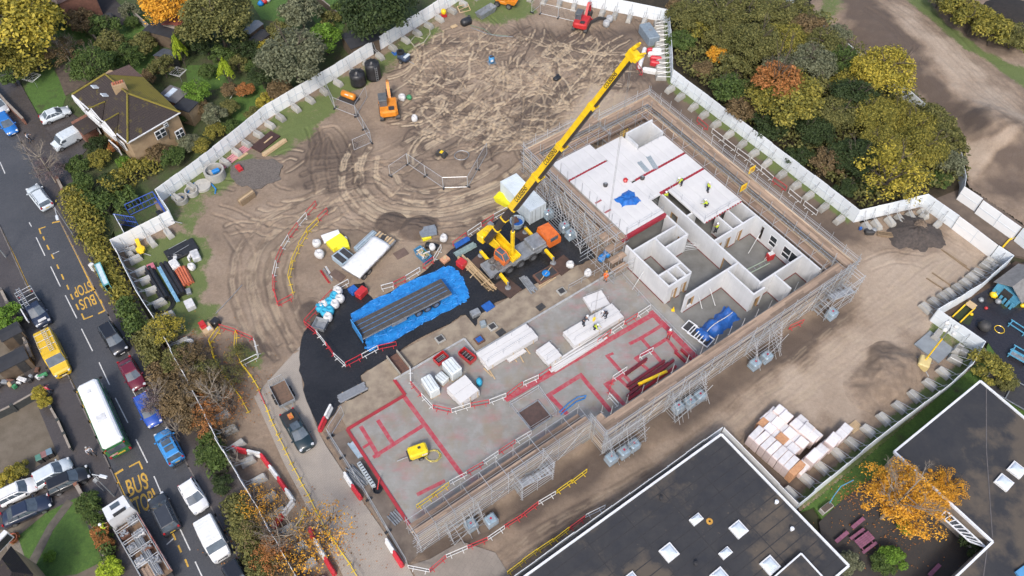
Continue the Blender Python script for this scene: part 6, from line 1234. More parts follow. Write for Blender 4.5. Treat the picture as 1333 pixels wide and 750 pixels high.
# --- crane
def crane():
    h=P(638,309,3.7); tip=P(772,425,2.0)
    z=30.0
    for _ in range(60):      # height at which the hook line above the slab stack reaches the boom head
        d=Vector((tip.x,tip.y,z-H)); w=d.y*_cp-d.z*_sp; v=375-FPX*((d.y*_sp+d.z*_cp))/w; z+=(v-72)*.03
    tip=Vector((tip.x,tip.y,z))
    a,c=P(632,353,1.2),P(722,305,1.2); d=c-a; L=d.length; rz=math.atan2(d.y,d.x); ctr=(a+c)/2
    root=empty('mobile_crane',(ctr.x,ctr.y,.13),rz,'yellow and orange mobile crane on outriggers with its long boom raised','crane'); IV=Matrix.Rotation(-rz,4,'Z')@Matrix.Translation(-Vector((ctr.x,ctr.y,.13))); lo=lambda p:IV@p
    MB().box((0,0,1.0),(L,2.3,.5)).build('chassis',m_gs,root)
    r=random.Random(2); mb=MB()
    for k in range(16): mb.box((-L*.5+.4+r.uniform(0,3.2),r.uniform(-.9,.9),1.35),(r.uniform(.3,.8),r.uniform(.25,.6),r.uniform(.15,.4)),r.uniform(0,.3))
    for k in range(5): mb.lathe((-L*.5+.8+k*.5,r.uniform(-.6,.6),1.3),[(.26,0),(.26,.35),(.1,.4)],10)
    mb.build('deck_equipment',M('crane_deck',(.16,.15,.14),(.08,.075,.07),.6,4),root)
    for x in(-L*.40,-L*.24,-L*.08,L*.10,L*.28): 
        for s in(-1,1): wheel(root,x,s*1.12,.62,.42)
    # driver's cab and engine deck
    mb=MB(); mb.rings([[Vector((L*.5-1.9,-1.25,.7)),Vector((L*.5+.1,-1.2,.7)),Vector((L*.5+.1,1.2,.7)),Vector((L*.5-1.9,1.25,.7))],[Vector((L*.5-1.9,-1.25,1.7)),Vector((L*.5+.1,-1.2,1.6)),Vector((L*.5+.1,1.2,1.6)),Vector((L*.5-1.9,1.25,1.7))],[Vector((L*.5-1.8,-1.15,2.5)),Vector((L*.5-.25,-1.1,2.45)),Vector((L*.5-.25,1.1,2.45)),Vector((L*.5-1.8,1.15,2.5))]]); mb.build('driver_cab',m_orc,root)
    MB().box((L*.5-.07,0,2.0),(.1,2.0,.6)).build('cab_window',m_glass,root)
    for s in(-1,1): MB().box((L*.5-1.0,s*1.2,2.05),(1.1,.1,.55)).build('cab_window',m_glass,root)
    MB().box((L*.5-3.0,0,1.55),(2.0,2.1,.7),bev=.08).build('engine_deck',m_gs,root)
    # outriggers
    for x in(-L*.38,L*.27):
        for s in(-1,1):
            mb=MB(); mb.beam((x,s*.9,.95),(x,s*3.0,.95),.34,.34); b=mb.build('outrigger',m_yel,root)
            mb=MB(); mb.bar((0,0,.12),(0,0,1.15),.14,8); mb.lathe((0,0,.0),[(.38,.06),(.38,.14),(.15,.2)],10); o=mb.build('jack_leg',m_gs,b,loc=(x,s*3.0,0))
    # superstructure turned towards the boom
    bd=tip-h; az=math.atan2(bd.y,bd.x)-rz; T=Matrix.Translation(lo(P(655,326,1.5)))@Matrix.Rotation(az,4,'Z')
    tt=T.translation; 
    mb=MB(); mb.lathe((tt.x,tt.y,1.3),[(1.15,0),(1.15,.3)],16); mb.build('slew_ring',m_dk,root)
    def tm(mbx): mbx.v=[tuple(T@Vector(q)) for q in mbx.v]; return mbx
    hl=T.inverted()@lo(h); hx=hl.x; hy=hl.y
    tm(MB().rings([[Vector((-2.6,y,z0)),Vector((2.3,y,z0)),Vector((2.5,y,.7+z0*.3)),Vector((.3,y,1.3)),Vector((-2.2,y,2.2)),Vector((-2.9,y,1.9))] for y,z0 in((-.62,.15),(-.50,.15))])).build('side_frame',m_yel,root)
    tm(MB().rings([[Vector((-2.6,y,z0)),Vector((2.3,y,z0)),Vector((2.5,y,.7+z0*.3)),Vector((.3,y,1.3)),Vector((-2.2,y,2.2)),Vector((-2.9,y,1.9))] for y,z0 in((.50,.15),(.62,.15))])).build('side_frame',m_yel,root)
    tm(MB().box((-.2,0,.35),(5.0,1.1,.4))).build('turntable_frame',m_yel,root)
    tm(MB().box((-2.9,0,.8),(1.1,2.4,1.2),bev=.1)).build('counterweight',m_yel,root); tm(MB().box((-3.1,.95,1.55),(.7,.5,.35))).build('winch_housing',m_gs,root)
    tm(MB().lathe((-1.9,0,1.0),[(.45,-.5),(.45,.5)],12)).build('winch_drum',m_dk,root)
    cabm=tm(MB().rings([[Vector((.2,-1.75,.1)),Vector((1.9,-1.75,.1)),Vector((1.9,-.85,.1)),Vector((.2,-.85,.1))],[Vector((.15,-1.75,1.0)),Vector((2.05,-1.75,1.0)),Vector((2.05,-.85,1.0)),Vector((.15,-.85,1.0))]])); cb=cabm.build('operator_cab',m_orc,root)
    tm(MB().rings([[Vector((.2,-1.73,1.0)),Vector((2.02,-1.73,1.0)),Vector((2.02,-.87,1.0)),Vector((.2,-.87,1.0))],[Vector((.35,-1.65,1.8)),Vector((1.5,-1.65,1.8)),Vector((1.5,-.93,1.8)),Vector((.35,-.93,1.8))]])).build('cab_window',m_glass,root)
    fr=MB(); b4=[Vector((.2,-1.73,1.0)),Vector((2.02,-1.73,1.0)),Vector((2.02,-.87,1.0)),Vector((.2,-.87,1.0))]; t4=[Vector((.35,-1.65,1.82)),Vector((1.5,-1.65,1.82)),Vector((1.5,-.93,1.82)),Vector((.35,-.93,1.82))]
    for i in range(4): fr.bar(b4[i],t4[i],.06); fr.bar(t4[i],t4[(i+1)%4],.06)
    tm(fr).build('cab_frame',m_orc,root)
    # boom sections
    A=lo(h); E=lo(tip); D=E-A; Lb=D.length; D.normalize(); S=D.cross(Vector((0,0,1))).normalized(); U=S.cross(D)
    def sec(name,s0,s1,w,hh,m):
        mb=MB(); prof=[(-w/2,-hh*.2),(-w*.34,-hh/2),(w*.34,-hh/2),(w/2,-hh*.2),(w/2,hh/2),(-w/2,hh/2)]
        mb.rings([[A+D*s+S*x+U*y for x,y in prof] for s in(s0,s1)]); return mb.build(name,m,root)
    N=[0,.24,.45,.62,.81,1.0]; wd=[(.62,.78),(.84,1.0),(.72,.86),(.60,.72),(.50,.60)]
    for k in range(5):
        w,hh=wd[k]; s0=Lb*N[k]-(.3 if k else 1.2); s1=Lb*N[k+1]
        sec('boom_section',s0,s1,w,hh,m_dkb if k==0 else m_yel)
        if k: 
            mb=MB(); prof=[(-w/2*.8,-hh/2-.012),(w/2*.8,-hh/2-.012)]; mb.rings([[A+D*s+S*x+U*y for x,y in((-w/2-.014,-hh*.22),(-w*.345,-hh/2-.014),(w*.345,-hh/2-.014),(w/2+.014,-hh*.22))] for s in(s0+.4,s1)]); mb.build('boom_shade_strip',m_dkb,root)  # dark shell paints the shade on the boom's lower faces into colour
        mb=MB(); mb.rings([[A+D*s+S*x*1.12+U*y*1.1 for x,y in((-w/2,-hh/2),(w/2,-hh/2),(w/2,hh/2),(-w/2,hh/2))] for s in(s1-.35,s1)]); mb.build('boom_collar',m_yel,root)
    for f in(.07,.15): sec('boom_collar',Lb*f,Lb*f+.25,.74,.92,m_yel)
    # lettering on the flanks
    sd=-1 if (S.x*lo(Vector((0,0,H))).x+S.y*lo(Vector((0,0,H))).y)<0 else 1
    for f,k,sz in((.335,1,.76),(.56,2,.66),(.91,4,.47)):
        w,hh=wd[k]; kk=3 if f==.58 else k; w=wd[k][0]
        for s_ in(-1,1):
            cu=bpy.data.curves.new('lettering','FONT'); cu.body='COUSSENS'; cu.size=1; cu.align_x='CENTER'; cu.align_y='CENTER'; cu.extrude=.004; cu.offset=.022; tmp=bpy.data.objects.new('t',cu); me=bpy.data.meshes.new_from_object(tmp); bpy.data.objects.remove(tmp)
            o=link('lettering',me,root,m_dkb); X=D if True else -D; Z=S*s_; Y=Z.cross(X)
            if s_<0 and False: pass
            if Y.dot(U)<0: X=-X; Y=Z.cross(X)
            mat=Matrix((X,Y,Z)).transposed().to_4x4(); mat.translation=A+D*Lb*f+Z*(w/2+.014)+U*(wd[k][1]*.15); sx=sz*.98; o.matrix_local=mat@Matrix.Diagonal((sx,sz,1,1))
    # boom head, lift ram, hoist rope and hook block
    mb=MB(); mb.rings([[E+D*s+S*x+U*y for x,y in((-.3,-.4),(.3,-.4),(.3,.42),(-.3,.42))] for s in(-.3,.45)]); mb.bar(E+D*.3-S*.5-U*.5,E+D*.3+S*.5-U*.5,.2,10); mb.bar(E+D*.9-S*.3+U*.2,E+D*.9+S*.3+U*.2,.16,10); mb.bar(E+D*.2+U*.4,E+D*1.5+U*.1,.09); mb.bar(E+D*.3-U*.3,E+D*1.2-U*.7,.09); mb.build('boom_head',m_yel,root)
    p0=T@Vector((1.6,0,.6)); p1=A+D*Lb*.2-U*.6; mb=MB(); mb.bar(p0,p0.lerp(p1,.62),.26,8); rm=mb.build('lift_ram',m_yel,root); mb=MB(); mb.bar(p0.lerp(p1,.6),p1,.15,8); mb.build('ram_rod',M('chrome_rod',(.55,.56,.57),None,.2,metal=.9),rm)
    hk=lo(Vector((tip.x,tip.y,3.3))); top=E+D*.5-U*.4; top=Vector((hk.x,hk.y,E.z-.2)); mb=MB()
    for s in(-.1,.1): mb.bar(top+S*s,hk+S*s*.6+Vector((0,0,.4)),.018,4)
    mb.build('hoist_rope',M('steel_rope',(.4,.41,.42),None,.4,metal=.6),root); mb=MB(); mb.box(hk+Vector((0,0,.2)),(.35,.2,.55),bev=.05); mb.bar(hk+Vector((0,0,-.05)),hk+Vector((0,0,-.35)),.05); mb.build('hook_block',m_yel,root)
    return root
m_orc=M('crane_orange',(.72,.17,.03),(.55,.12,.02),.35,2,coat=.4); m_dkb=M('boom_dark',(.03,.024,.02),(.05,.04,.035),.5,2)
crane()
for c0,c1,c2,l in(((643,372),(664,389),(661,362),'brown ply pad under the near left outrigger'),((715,345),(731,359),(735,333),'brown ply pad under the near right outrigger'),((669,306),(680,316),(686,296),'brown ply pad under the far right outrigger'),((608,345),(620,353),(630,331),'brown ply pad under the far left outrigger')):
    q,rz,L,w=fit(c0,c1,c2,.2); t=empty('outrigger_pad',q,rz,l,'pad'); MB().box((0,0,.2),(L,w,.14)).build('pad_board',m_brownply,t)
# --- excavators
def excavator(u,v,rz,m,label,s=1.0,boomr=0.0,reach=1.0):
    q=P(u,v,0); t=empty('excavator',q,rz,label,'excavator'); t.scale=(s,s,s)
    for y in(-.85,.85):
        mb=MB(); mb.rings([[Vector((x,y+yy,z)) for x,z in((-1.3,.2),(-1.1,.02),(1.1,.02),(1.3,.2),(1.3,.45),(1.1,.62),(-1.1,.62),(-1.3,.45))] for yy in(-.22,.22)]); k=mb.build('track',m_dk,t)
    MB().box((0,0,.5),(1.2,1.3,.3)).build('undercarriage',m_dk,t); MB().box((1.65,0,.35),(.12,2.1,.5)).build('dozer_blade',m,t)
    MB().rings([[Vector((x,y,z)) for x,y in((-1.35,-.7),(-1.1,-.98),(.95,-.98),(.95,.98),(-1.1,.98),(-1.35,.7))] for z in(.72,1.25)]+[[Vector((x*.93,y*.93,1.45)) for x,y in((-1.35,-.7),(-1.1,-.98),(.95,-.98),(.95,.98),(-1.1,.98),(-1.35,.7))]]).build('engine_cover',m,t)
    MB().box((.2,.5,1.75),(1.3,.85,.95),bev=.06).build('cab',m_glass,t); mb=MB(); mb.box((.15,.5,2.27),(1.35,.9,.1),bev=.03)
    for x in(-.42,.82):
        for y in(.12,.88): mb.beam((x,y,1.3),(x,y,2.25),.08,.08)
    mb.build('cab_roof',M('excavator_grey',(.12,.13,.13),(.08,.085,.09),.5,3),t)
    rt=Matrix.Rotation(boomr,4,'Z'); p=[Vector((.8,-.25,1.1)),Vector((1.9*reach,-.25,2.6)),Vector((3.0*reach,-.25,2.0)),Vector((3.1*reach,-.25,.7))]
    mb=MB(); mb.beam(p[0],p[1],.32,.42); mb.beam(p[1],p[2],.3,.36); mb.build('boom',m,t); MB().beam(p[2],p[3],.26,.3).build('dipper_arm',m,t); MB().bar(p[0].lerp(p[1],.4)-Vector((0,0,.5)),p[1].lerp(p[2],.4),.07,6).build('ram',m_gs,t)
    MB().rings([[p[3]+Vector((x,y,z)) for x,z in((.1,.1),(-.45,0),(-.55,-.4),(-.1,-.65),(.2,-.35))] for y in(-.35,.35)]).build('bucket',m_dk,t)
    MB().box((-.9,-.3,1.5),(.5,.6,.12)).build('exhaust_cover',m_dk,t)
excavator(507,148,R(100),m_org,'orange excavator parked beside the mesh fenced fuel tank',1.3)
excavator(757,36,R(70),m_redp,'red excavator with raised arm at the far end of the field',1.15)
# second machine arm and grey bags by the red excavator
for u,v,l in((793,28,'grey bulk bag standing right of the red excavator'),(789,34,'smaller grey bulk bag near the red excavator')):
    t=empty('bulk_bag',P(u,v,0),.3,l,'bulk bag'); MB().lathe((0,0,0),[(.5,0),(.58,.4),(.5,.9),(.3,1.0),(.2,.93)],9).build('bag',M('grey_bag',(.42,.43,.44),(.3,.31,.32),.8,4),t,True)
mb=MB(); t=empty('excavator_attachment',P(778,30,0),R(20),'black breaker arm attachment lying by the red excavator','attachment'); mb.beam((-1.6,0,.3),(.2,0,.9),.3,.4); mb.beam((.2,0,.9),(1.6,0,.35),.3,.35); mb.build('arm',m_dk,t); MB().box((1.7,0,.35),(.6,.7,.5),bev=.1).build('bucket',m_dk,t)
# --- dumper / telehandler at the top edge
t=empty('site_dumper',P(657,7,0),R(-20),'orange site dumper on the grass at the top edge','dumper')
MB().box((0,0,.75),(1.6,1.1,.5),bev=.1).build('body',m_org,t); MB().rings([[Vector((.5,-.8,.8)),Vector((1.9,-.7,.8)),Vector((1.9,.7,.8)),Vector((.5,.8,.8))],[Vector((.3,-.95,1.6)),Vector((2.3,-.85,1.5)),Vector((2.3,.85,1.5)),Vector((.3,.95,1.6))]],True,False).build('skip_body',m_org,t); MB().box((-1.0,0,1.0),(.9,1.0,.5),bev=.1).build('engine_cover',m_org,t); MB().box((-.35,0,1.25),(.5,.5,.3)).build('seat',m_dk,t)
mb=MB()
for y in(-.5,.5): mb.bar((-.6,y,1.0),(-.6,y,2.3),.04)
mb.bar((-.6,-.5,2.3),(-.6,.5,2.3),.04); mb.build('roll_bar',m_dk,t)
for x in(-1.0,1.0):
    for y in(-.8,.8): wheel(t,x,y,.5,.36)
# --- generic builders
def block(name,c0,c1,c2,z0,z1,m,label,cat,bev=.04,group=None,part='body',lid=None):
    q,rz,L,w=fit(c0,c1,c2,z1); t=empty(name,(q.x,q.y,0),rz,label,cat,group); MB().box((0,0,(z0+z1)/2),(L,w,z1-z0),bev=min(bev,L*.2,w*.2)).build(part,m,t)
    if lid: MB().box((0,0,z1+.03),(L*.92,w*.92,.05)).build('lid',lid,t)
    return t,L,w
def skip(c0,c1,c2,z,m,label,fill=None,cat='skip',depth=.2):
    q,rz,L,w=fit(c0,c1,c2,z); t=empty('skip',(q.x,q.y,0),rz,label,cat); o=MB(); o.rings([[Vector((x*L*.5*.82,y*w*.5*.8,.05)) for x,y in((-1,-1),(1,-1),(1,1),(-1,1))],[Vector((x*L*.5,y*w*.5,z)) for x,y in((-1,-1),(1,-1),(1,1),(-1,1))],[Vector((x*(L*.5-.07),y*(w*.5-.07),z)) for x,y in((-1,-1),(1,-1),(1,1),(-1,1))],[Vector((x*(L*.5-.2)*.88,y*(w*.5-.15)*.88,z-depth-.35)) for x,y in((-1,-1),(1,-1),(1,1),(-1,1))]]); o.build('shell',m,t)
    r=random.Random(int(L*100)); mb=MB()
    for y in(-1,1): mb.bar((-L*.3,y*w*.5,z*.6),(-L*.3,y*(w*.5+.08),z*.6),.06,6); mb.bar((L*.3,y*w*.5,z*.6),(L*.3,y*(w*.5+.08),z*.6),.06,6)
    mb.build('lifting_lug',m,t)
    if fill:
        for k,mm in enumerate(fill):
            mb=MB()
            for i in range(9): mb.box((r.uniform(-L*.36,L*.36),r.uniform(-w*.32,w*.32),z-depth+r.uniform(-.1,.15)),(r.uniform(.2,1.1),r.uniform(.08,.3),r.uniform(.05,.2)),r.uniform(0,3))
            tag(mb.build('debris',mm,t),kind='stuff')
    return t
skip((618,16),(639,3.5),(624,22),1.0,m_gs,'grey open skip on the grass at the far end',depth=.1); 
t,L,w=block('tank_unit',(832,31),(846,28),(838,52),0,1.5,M('grey_blue_unit',(.22,.27,.31),(.16,.2,.24),.5,2),'grey blue bunded tank beside the far hoarding','tank',.15); MB().box((.1,0,1.53),(.5,.4,.08)).build('hatch',m_gs,t)
skip((538,325),(547,319),(548,343),1.2,M('skip_blue',(.06,.22,.38),(.04,.15,.27),.5,2),'small blue skip of mixed debris by the tarmac edge',[m_timb,m_gs,m_bag,M('green_waste',(.06,.16,.06),None,.8)])
skip((642,257),(650,249),(661,276),.9,M('yellow_skip',(.72,.68,.02),(.6,.55,.02),.5,2),'bright yellow low skip next to the white container',depth=.05)
# white container
q,rz,L,w=fit((651.3,236.8),(690,276),(671.9,225.6),2.6); t=empty('shipping_container',(q.x,q.y,.1),rz,'white shipping container with ribbed roof behind the crane boom','container'); mw=M('container_white',(.60,.66,.69),(.52,.58,.61),.5,1)
MB().box((0,0,1.27),(L-.06,w-.06,2.48)).build('box_shell',mw,t); mb=MB()
n=int(L/.28)
for k in range(n): mb.box((-L/2+.2+k*(L-.4)/(n-1),0,2.53),(.13,w-.25,.05)); 
for k in range(n):
    for y in(-1,1): mb.box((-L/2+.2+k*(L-.4)/(n-1),y*(w/2-.02),1.27),(.13,.05,2.2))
mb.build('corrugation',mw,t); fr=MB()
for x in(-1,1):
    for y in(-1,1): fr.box((x*(L/2-.06),y*(w/2-.06),1.28),(.14,.14,2.56))
    fr.box((x*(L/2-.06),0,2.52),(.13,w-.27,.1))
for y in(-1,1): fr.box((0,y*(w/2-.06),2.52),(L-.27,.13,.1))
fr.build('corner_frame',mw,t); dr=MB()
for y in(-.35,.35,-.8,.8): dr.bar((L/2+.0,y*w*.45,.2),(L/2+.0,y*w*.45,2.3),.025)
dr.build('door_bar',m_gs,t)
# fuel bowser, black tanks, blue bowser
t=empty('fuel_tank',P(455,131,0),R(-28),'orange cylindrical fuel tank inside the mesh fence','fuel tank'); MB().rings([[Vector((x,r*math.cos(2*PI*k/12),1.0+r*math.sin(2*PI*k/12))) for k in range(12)] for x,r in((-1.15,.3),(-1.0,.5),(1.0,.5),(1.15,.3))]).build('drum',m_org,t,True); MB().box((0,0,.35),(2.6,1.5,.3)).build('bund',m_dk,t); MB().box((0,-.35,1.35),(.6,.25,.05),0).build('label_plate',m_plw,t)
for u,v,rr,hh,l in((467,109,1.15,1.9,'shorter of two black round water tanks'),(487,101,1.1,2.6,'taller of two black round water tanks with ladder')):
    t=empty('water_tank',P(u,v,0),.3,l,'water tank'); mb=MB(); mb.lathe((0,0,0),[(rr,0),(rr*1.02,.5),(rr,.55),(rr,hh*.6),(rr*1.02,hh*.65),(rr,hh),(rr*.8,hh+.18),(.3,hh+.3),(.3,hh+.4),(.02,hh+.42)],18); mb.build('shell',m_blkp,t,True)
    mb=MB()
    for k in range(8): mb.box((rr*.6*math.cos(k*PI/4),rr*.6*math.sin(k*PI/4),hh+.25),(rr*.7,.08,.05),k*PI/4)
    mb.build('lid_rib',m_blkp,t)
    if hh>2: lt_=MB(); [lt_.bar((.3*s+.2,-rr-.1,0),(.3*s+.2,-rr-.05,hh),.03) for s in(0,1)]; [lt_.bar((.2,-rr-.08,.3+.35*k),(.5,-rr-.08,.3+.35*k),.02) for k in range(7)]; lt_.build('ladder',m_gs,t)
t=empty('water_bowser',P(526,80,0),R(-35),'dark blue wheeled bowser with black hose reel on the mud','bowser'); MB().box((0,0,.9),(1.9,1.3,.8),bev=.25).build('tank_body',M('bowser_blue',(.05,.08,.14),(.035,.05,.09),.4,2),t,True); MB().lathe((-.5,0,1.3),[(.6,0),(.6,.35),(.3,.4),(.3,.1)],12).build('hose_reel',m_blkp,t); MB().box((.7,.0,1.32),(.5,1.1,.08)).build('cover',PT['palesilver'],t); MB().bar((1,0,.5),(2.0,0,.4),.05).build('drawbar',m_gs,t)
for y in(-.75,.75): wheel(t,0,y,.36,.22)
t,L,w=block('board_sheet',(509,68),(518,64),(513,73),0,.06,m_blue,'small blue board by the bowser','board',.01)
t=empty('barrel_stand',P(640,82,0),.4,'blue and white drum on a pallet alone in the field','drum'); MB().lathe((0,0,.15),[(.42,0),(.44,.5),(.42,.95)],12).build('drum',M('drum_blue',(.06,.28,.55),(.04,.2,.42),.5,3),t,True); MB().box((0,0,.07),(1.2,1.0,.14)).build('pallet',m_gs,t); MB().box((.05,0,1.14),(.6,.35,.1)).build('lid',m_dk,t); MB().box((-.1,-.42,.7),(.4,.05,.35)).build('label_plate',m_plw,t)
def bag(u,v,m,label,s=1.0,z=0,group=None):
    r=random.Random(int(u*7+v)); t=empty('bulk_bag',P(u,v,z),r.uniform(0,3),label,'bulk bag',group); mb=MB(); n=10; pr=[(.42,0),(.55,.25),(.56,.6),(.46,.85),(.25,.92),(.18,.8)]
    mb.rings([[Vector((rr*s*(1+.12*math.sin(3*a+r.random()))*math.cos(a),rr*s*(1+.12*math.cos(2*a))*math.sin(a),zz*s)) for a in[2*PI*k/n for k in range(n)]] for rr,zz in pr]); mb.build('bag',m,t,True)
    for k in range(2): MB().bar((.3*s*(1 if k else -1),-.25*s,.88*s),(.3*s*(1 if k else -1),.25*s,1.02*s),.03).build('loop',m,t)
bag(524,130,m_bag,'white bulk bag beside the orange excavator'); bag(533,129,M('green_tub',(.06,.28,.12),None,.6),'green bag next to the white one by the excavator',.7); bag(540,157,m_bag,'flattened white bag lying below the excavator',.9)
g='bulk bags heaped at the tarmac corner'
for u,v,m,l in((441,382,m_bag,'white bulk bag at the top of the corner heap'),(436,389,m_bagb,'blue bulk bag high in the corner heap'),(443,392,m_bag,'white bulk bag on the right of the corner heap'),(437,399,m_bag,'white bulk bag in the middle of the corner heap'),(430,396,m_bagb,'blue bulk bag left of the corner heap'),(418,404,m_bagb,'leftmost blue bulk bag of the corner heap'),(424,410,m_bagb,'blue bulk bag at the bottom of the corner heap'),(430,407,m_bagb,'lower blue bulk bag in the corner heap'),(428,416,m_bag,'lowest white bulk bag of the corner heap'),(422,400,m_bag,'white bulk bag between the blue ones of the corner heap')): bag(u,v,m,l,1.05,.13,g)
bag(413,320,m_bag,'white bulk bag below the white rolls',1.0); bag(417,334,m_bag,'white bulk bag standing apart in the gravel',1.1); bag(578,313,m_bag,'white bulk bag right of the debris skip',.95); bag(563,324,m_bag,'white bag lying on the debris skip',.8,.9)
bag(450,312,m_bag,'small white bag by the yellow packs',.5)
skip((405,425),(412,412),(420,431),.9,m_gs,'small grey metal bin by the bulk bag heap',depth=.05)
for a,c,c2,l in(((418,307),(440,299),(420,314),'roll of white sheeting next to the yellow packs'),):
    q,rz,L,w=fit(a,c,c2,.5); t=empty('sheet_roll',q,rz,l,'roll')
    for k in range(3): MB().bar((-L/2,-.5+.42*k,.3+.04*k),(L/2,-.5+.42*k,.3),.26,8).build('roll',m_wsheet,t)
m_ypk=M('yellow_insulation',(.80,.74,.03),(.68,.60,.03),.6,3)
block('insulation_pack',(424,315),(443,303),(429,327),0,.7,m_ypk,'upper bright yellow insulation pack','pack'); block('insulation_pack',(437,315),(452,311),(441,324),0,.62,m_ypk,'lower bright yellow insulation pack','pack')
# steel box stacks
t,L,w=block('steel_box',(431,333),(447,321),(444,347),0,.8,M('pale_blue_steel',(.36,.45,.52),(.26,.34,.4),.5,2),'pale blue open steel box beside the covered trailer','steel box'); 
for x in(-.25,.25): MB().box((x*L,0,.82),(L*.36,w*.8,.05)).build('opening',m_dk,t)
t,L,w=block('steel_stack',(460,322),(485,299),(464,327),0,.7,M('pale_blue_steel',(.36,.45,.52)),'long pale blue steel channels stacked above the trailer','steel stack')
for k in(-.25,.25): MB().box((0,k*w,.72),(L*.98,.06,.06)).build('channel_edge',m_gs,t)
# white covered trailer
q,rz,L,w=fit((445,347),(493,299),(466,361),1.5); t=empty('flatbed_trailer',(q.x,q.y,0),rz,'flatbed trailer with a white sheet over most of its load','trailer'); MB().box((0,0,1.05),(L,w,.22)).build('bed',m_gs,t)
mb=MB(); N=14; r=random.Random(3); prof=[(-.5,-.12),(-.49,.12),(-.3,.26),(0,.3),(.3,.26),(.49,.12),(.5,-.12)]
mb.rings([[Vector((-L*.5+L*.84*i/N,y*(w+.1)*(1+r.uniform(-.03,.03)),1.2+zz*1.6+r.uniform(-.05,.05))) for y,zz in prof] for i in range(N+1)],True,True); mb.build('white_cover',m_wsheet,t,True)
for k in range(6): MB().box((L*.42,-w*.4+k*w*.16,1.25+.05*(k%2)),(L*.15,.22,.16)).build('timber',m_timb,t)
MB().box((L*.40,.1,1.42),(.8,.5,.12),.4).build('strap_heap',m_dk,t)
for x in(-L*.38,-L*.25):
    for y in(-1,1): wheel(t,x,y*(w/2-.15),.42,.3)
# flatbed with blue sheets
tp=rough_poly([(457,410),(520,374),(578,348),(592,350),(603,362),(611,388),(598,397),(540,428),(482,458),(476,447),(480,440),(466,428)],5,.22,9)
o=MB().prism(tp,.10,.17).build('ground_sheet',m_cyan,None,label='bright blue plastic sheet spread under the long flatbed trailer',cat='plastic sheet'); 
mb=MB(); r=random.Random(6)
for i in range(len(tp)):
    a,c=tp[i],tp[(i+1)%len(tp)]; mb.bar(a+Vector((0,0,.13)),c+Vector((0,0,.13+r.uniform(-.04,.05))),r.uniform(.05,.1),5)
cn=sum(tp,Vector())/len(tp)
for k in range(170):
    a=tp[r.randrange(len(tp))].lerp(cn,r.uniform(.02,.42)); an=R(32)+r.gauss(0,.6); l=r.uniform(.3,1.4); d=Vector((math.cos(an),math.sin(an),0))*l; mb.bar(a+Vector((0,0,.17))-d/2,a+Vector((0,0,.17))+d/2,r.uniform(.03,.09),5,.02)
mb.build('sheet_fold',m_cyan,o,True)
q,rz,L,w=fit((472,441),(588,382),(464,418),1.45); t=empty('flatbed_trailer',(q.x,q.y,.13),rz,'long grey decked flatbed trailer standing on blue sheeting','trailer')
n=4; m_deckb=M('trailer_deck',(.075,.068,.063),(.042,.04,.038),.8,2,isl=.4)
MB().box((0,0,1.1),(L,w*.5,.3)).build('chassis',m_dk,t)
for k in range(n*3):
    y=-w/2+(k+.5)*w/(n*3); MB().box((0,y,1.32+.012*(k%2)),(L,w/(n*3)-.03,.09)).build('deck_board',m_deckb,t)
for k in range(1,n): MB().box((0,-w/2+k*w/n,1.385),(L*.96,.07,.03)).build('blue_rail',M('rail_blue',(.06,.2,.42),(.05,.12,.25),.6,2),t)
MB().box((-L/2-.08,0,1.3),(.12,w+.1,1.5)).build('headboard',M('headboard_blue',(.05,.25,.55),(.04,.18,.42),.5,2),t)
for y in(-1,1): MB().box((0,y*w/2,1.2),(L,.06,.2)).build('side_rave',m_gs,t)
for x in(L*.12,L*.22,L*.32):
    for y in(-1,1): wheel(t,x,y*(w/2-.18),.5,.34)
MB().box((-L*.1,-w*.45,.75),(1.9,.2,.3)).build('side_guard',m_gs,t)
# small things round the crane
block('toolbox',(461,381),(471,371),(466,388),.13,.95,m_redp,'red toolbox unit by the blue sheet trailer','toolbox'); block('plastic_sheet',(452,376),(460,370),(457,383),.13,.75,m_blue,'blue covered crate above the red toolbox','crate')
block('plastic_sheet',(626,398),(637,391),(632,407),.13,.28,m_blue,'square of blue sheet on the tarmac below the crane','plastic sheet',.02); block('pallet_stack',(611,405),(622,400),(614,412),.13,.7,m_gs,'grey pallet stack beside the square blue sheet','pallet stack')
block('crate',(624,418),(631,416),(626,424),.16,.8,M('crate_grey',(.25,.3,.33),None,.6),'small grey blue crate at the tarmac edge','crate'); 
for u,v,m,l in((641,426,m_gs,'square manhole frame with dark opening on the dirt bank'),(624,443,m_blue,'round manhole with blue cover on the dirt bank'),(573,442,m_gs,'pale concrete manhole on the dirt bank'),(731,380,m_gs,'square gully frame near the slab edge kerb')):
    t=empty('manhole',P(u,v,.16),R(35),l,'manhole'); MB().box((0,0,.1),(1.05,1.0,.2),bev=.05).build('frame',m_conc if m is m_gs else m_rust,t); MB().box((0,0,.215),(.7,.65,.03)).build('cover',m_blue if m is m_blue else m_dk,t)
for u,v in((652,433),(704,400)): t=empty('board_sheet',P(u,v,.17),R(40),'dark board lying on the dirt bank','board','dark boards on the dirt bank'); MB().box((0,0,.03),(1.0,.8,.05)).build('sheet',m_dk,t)
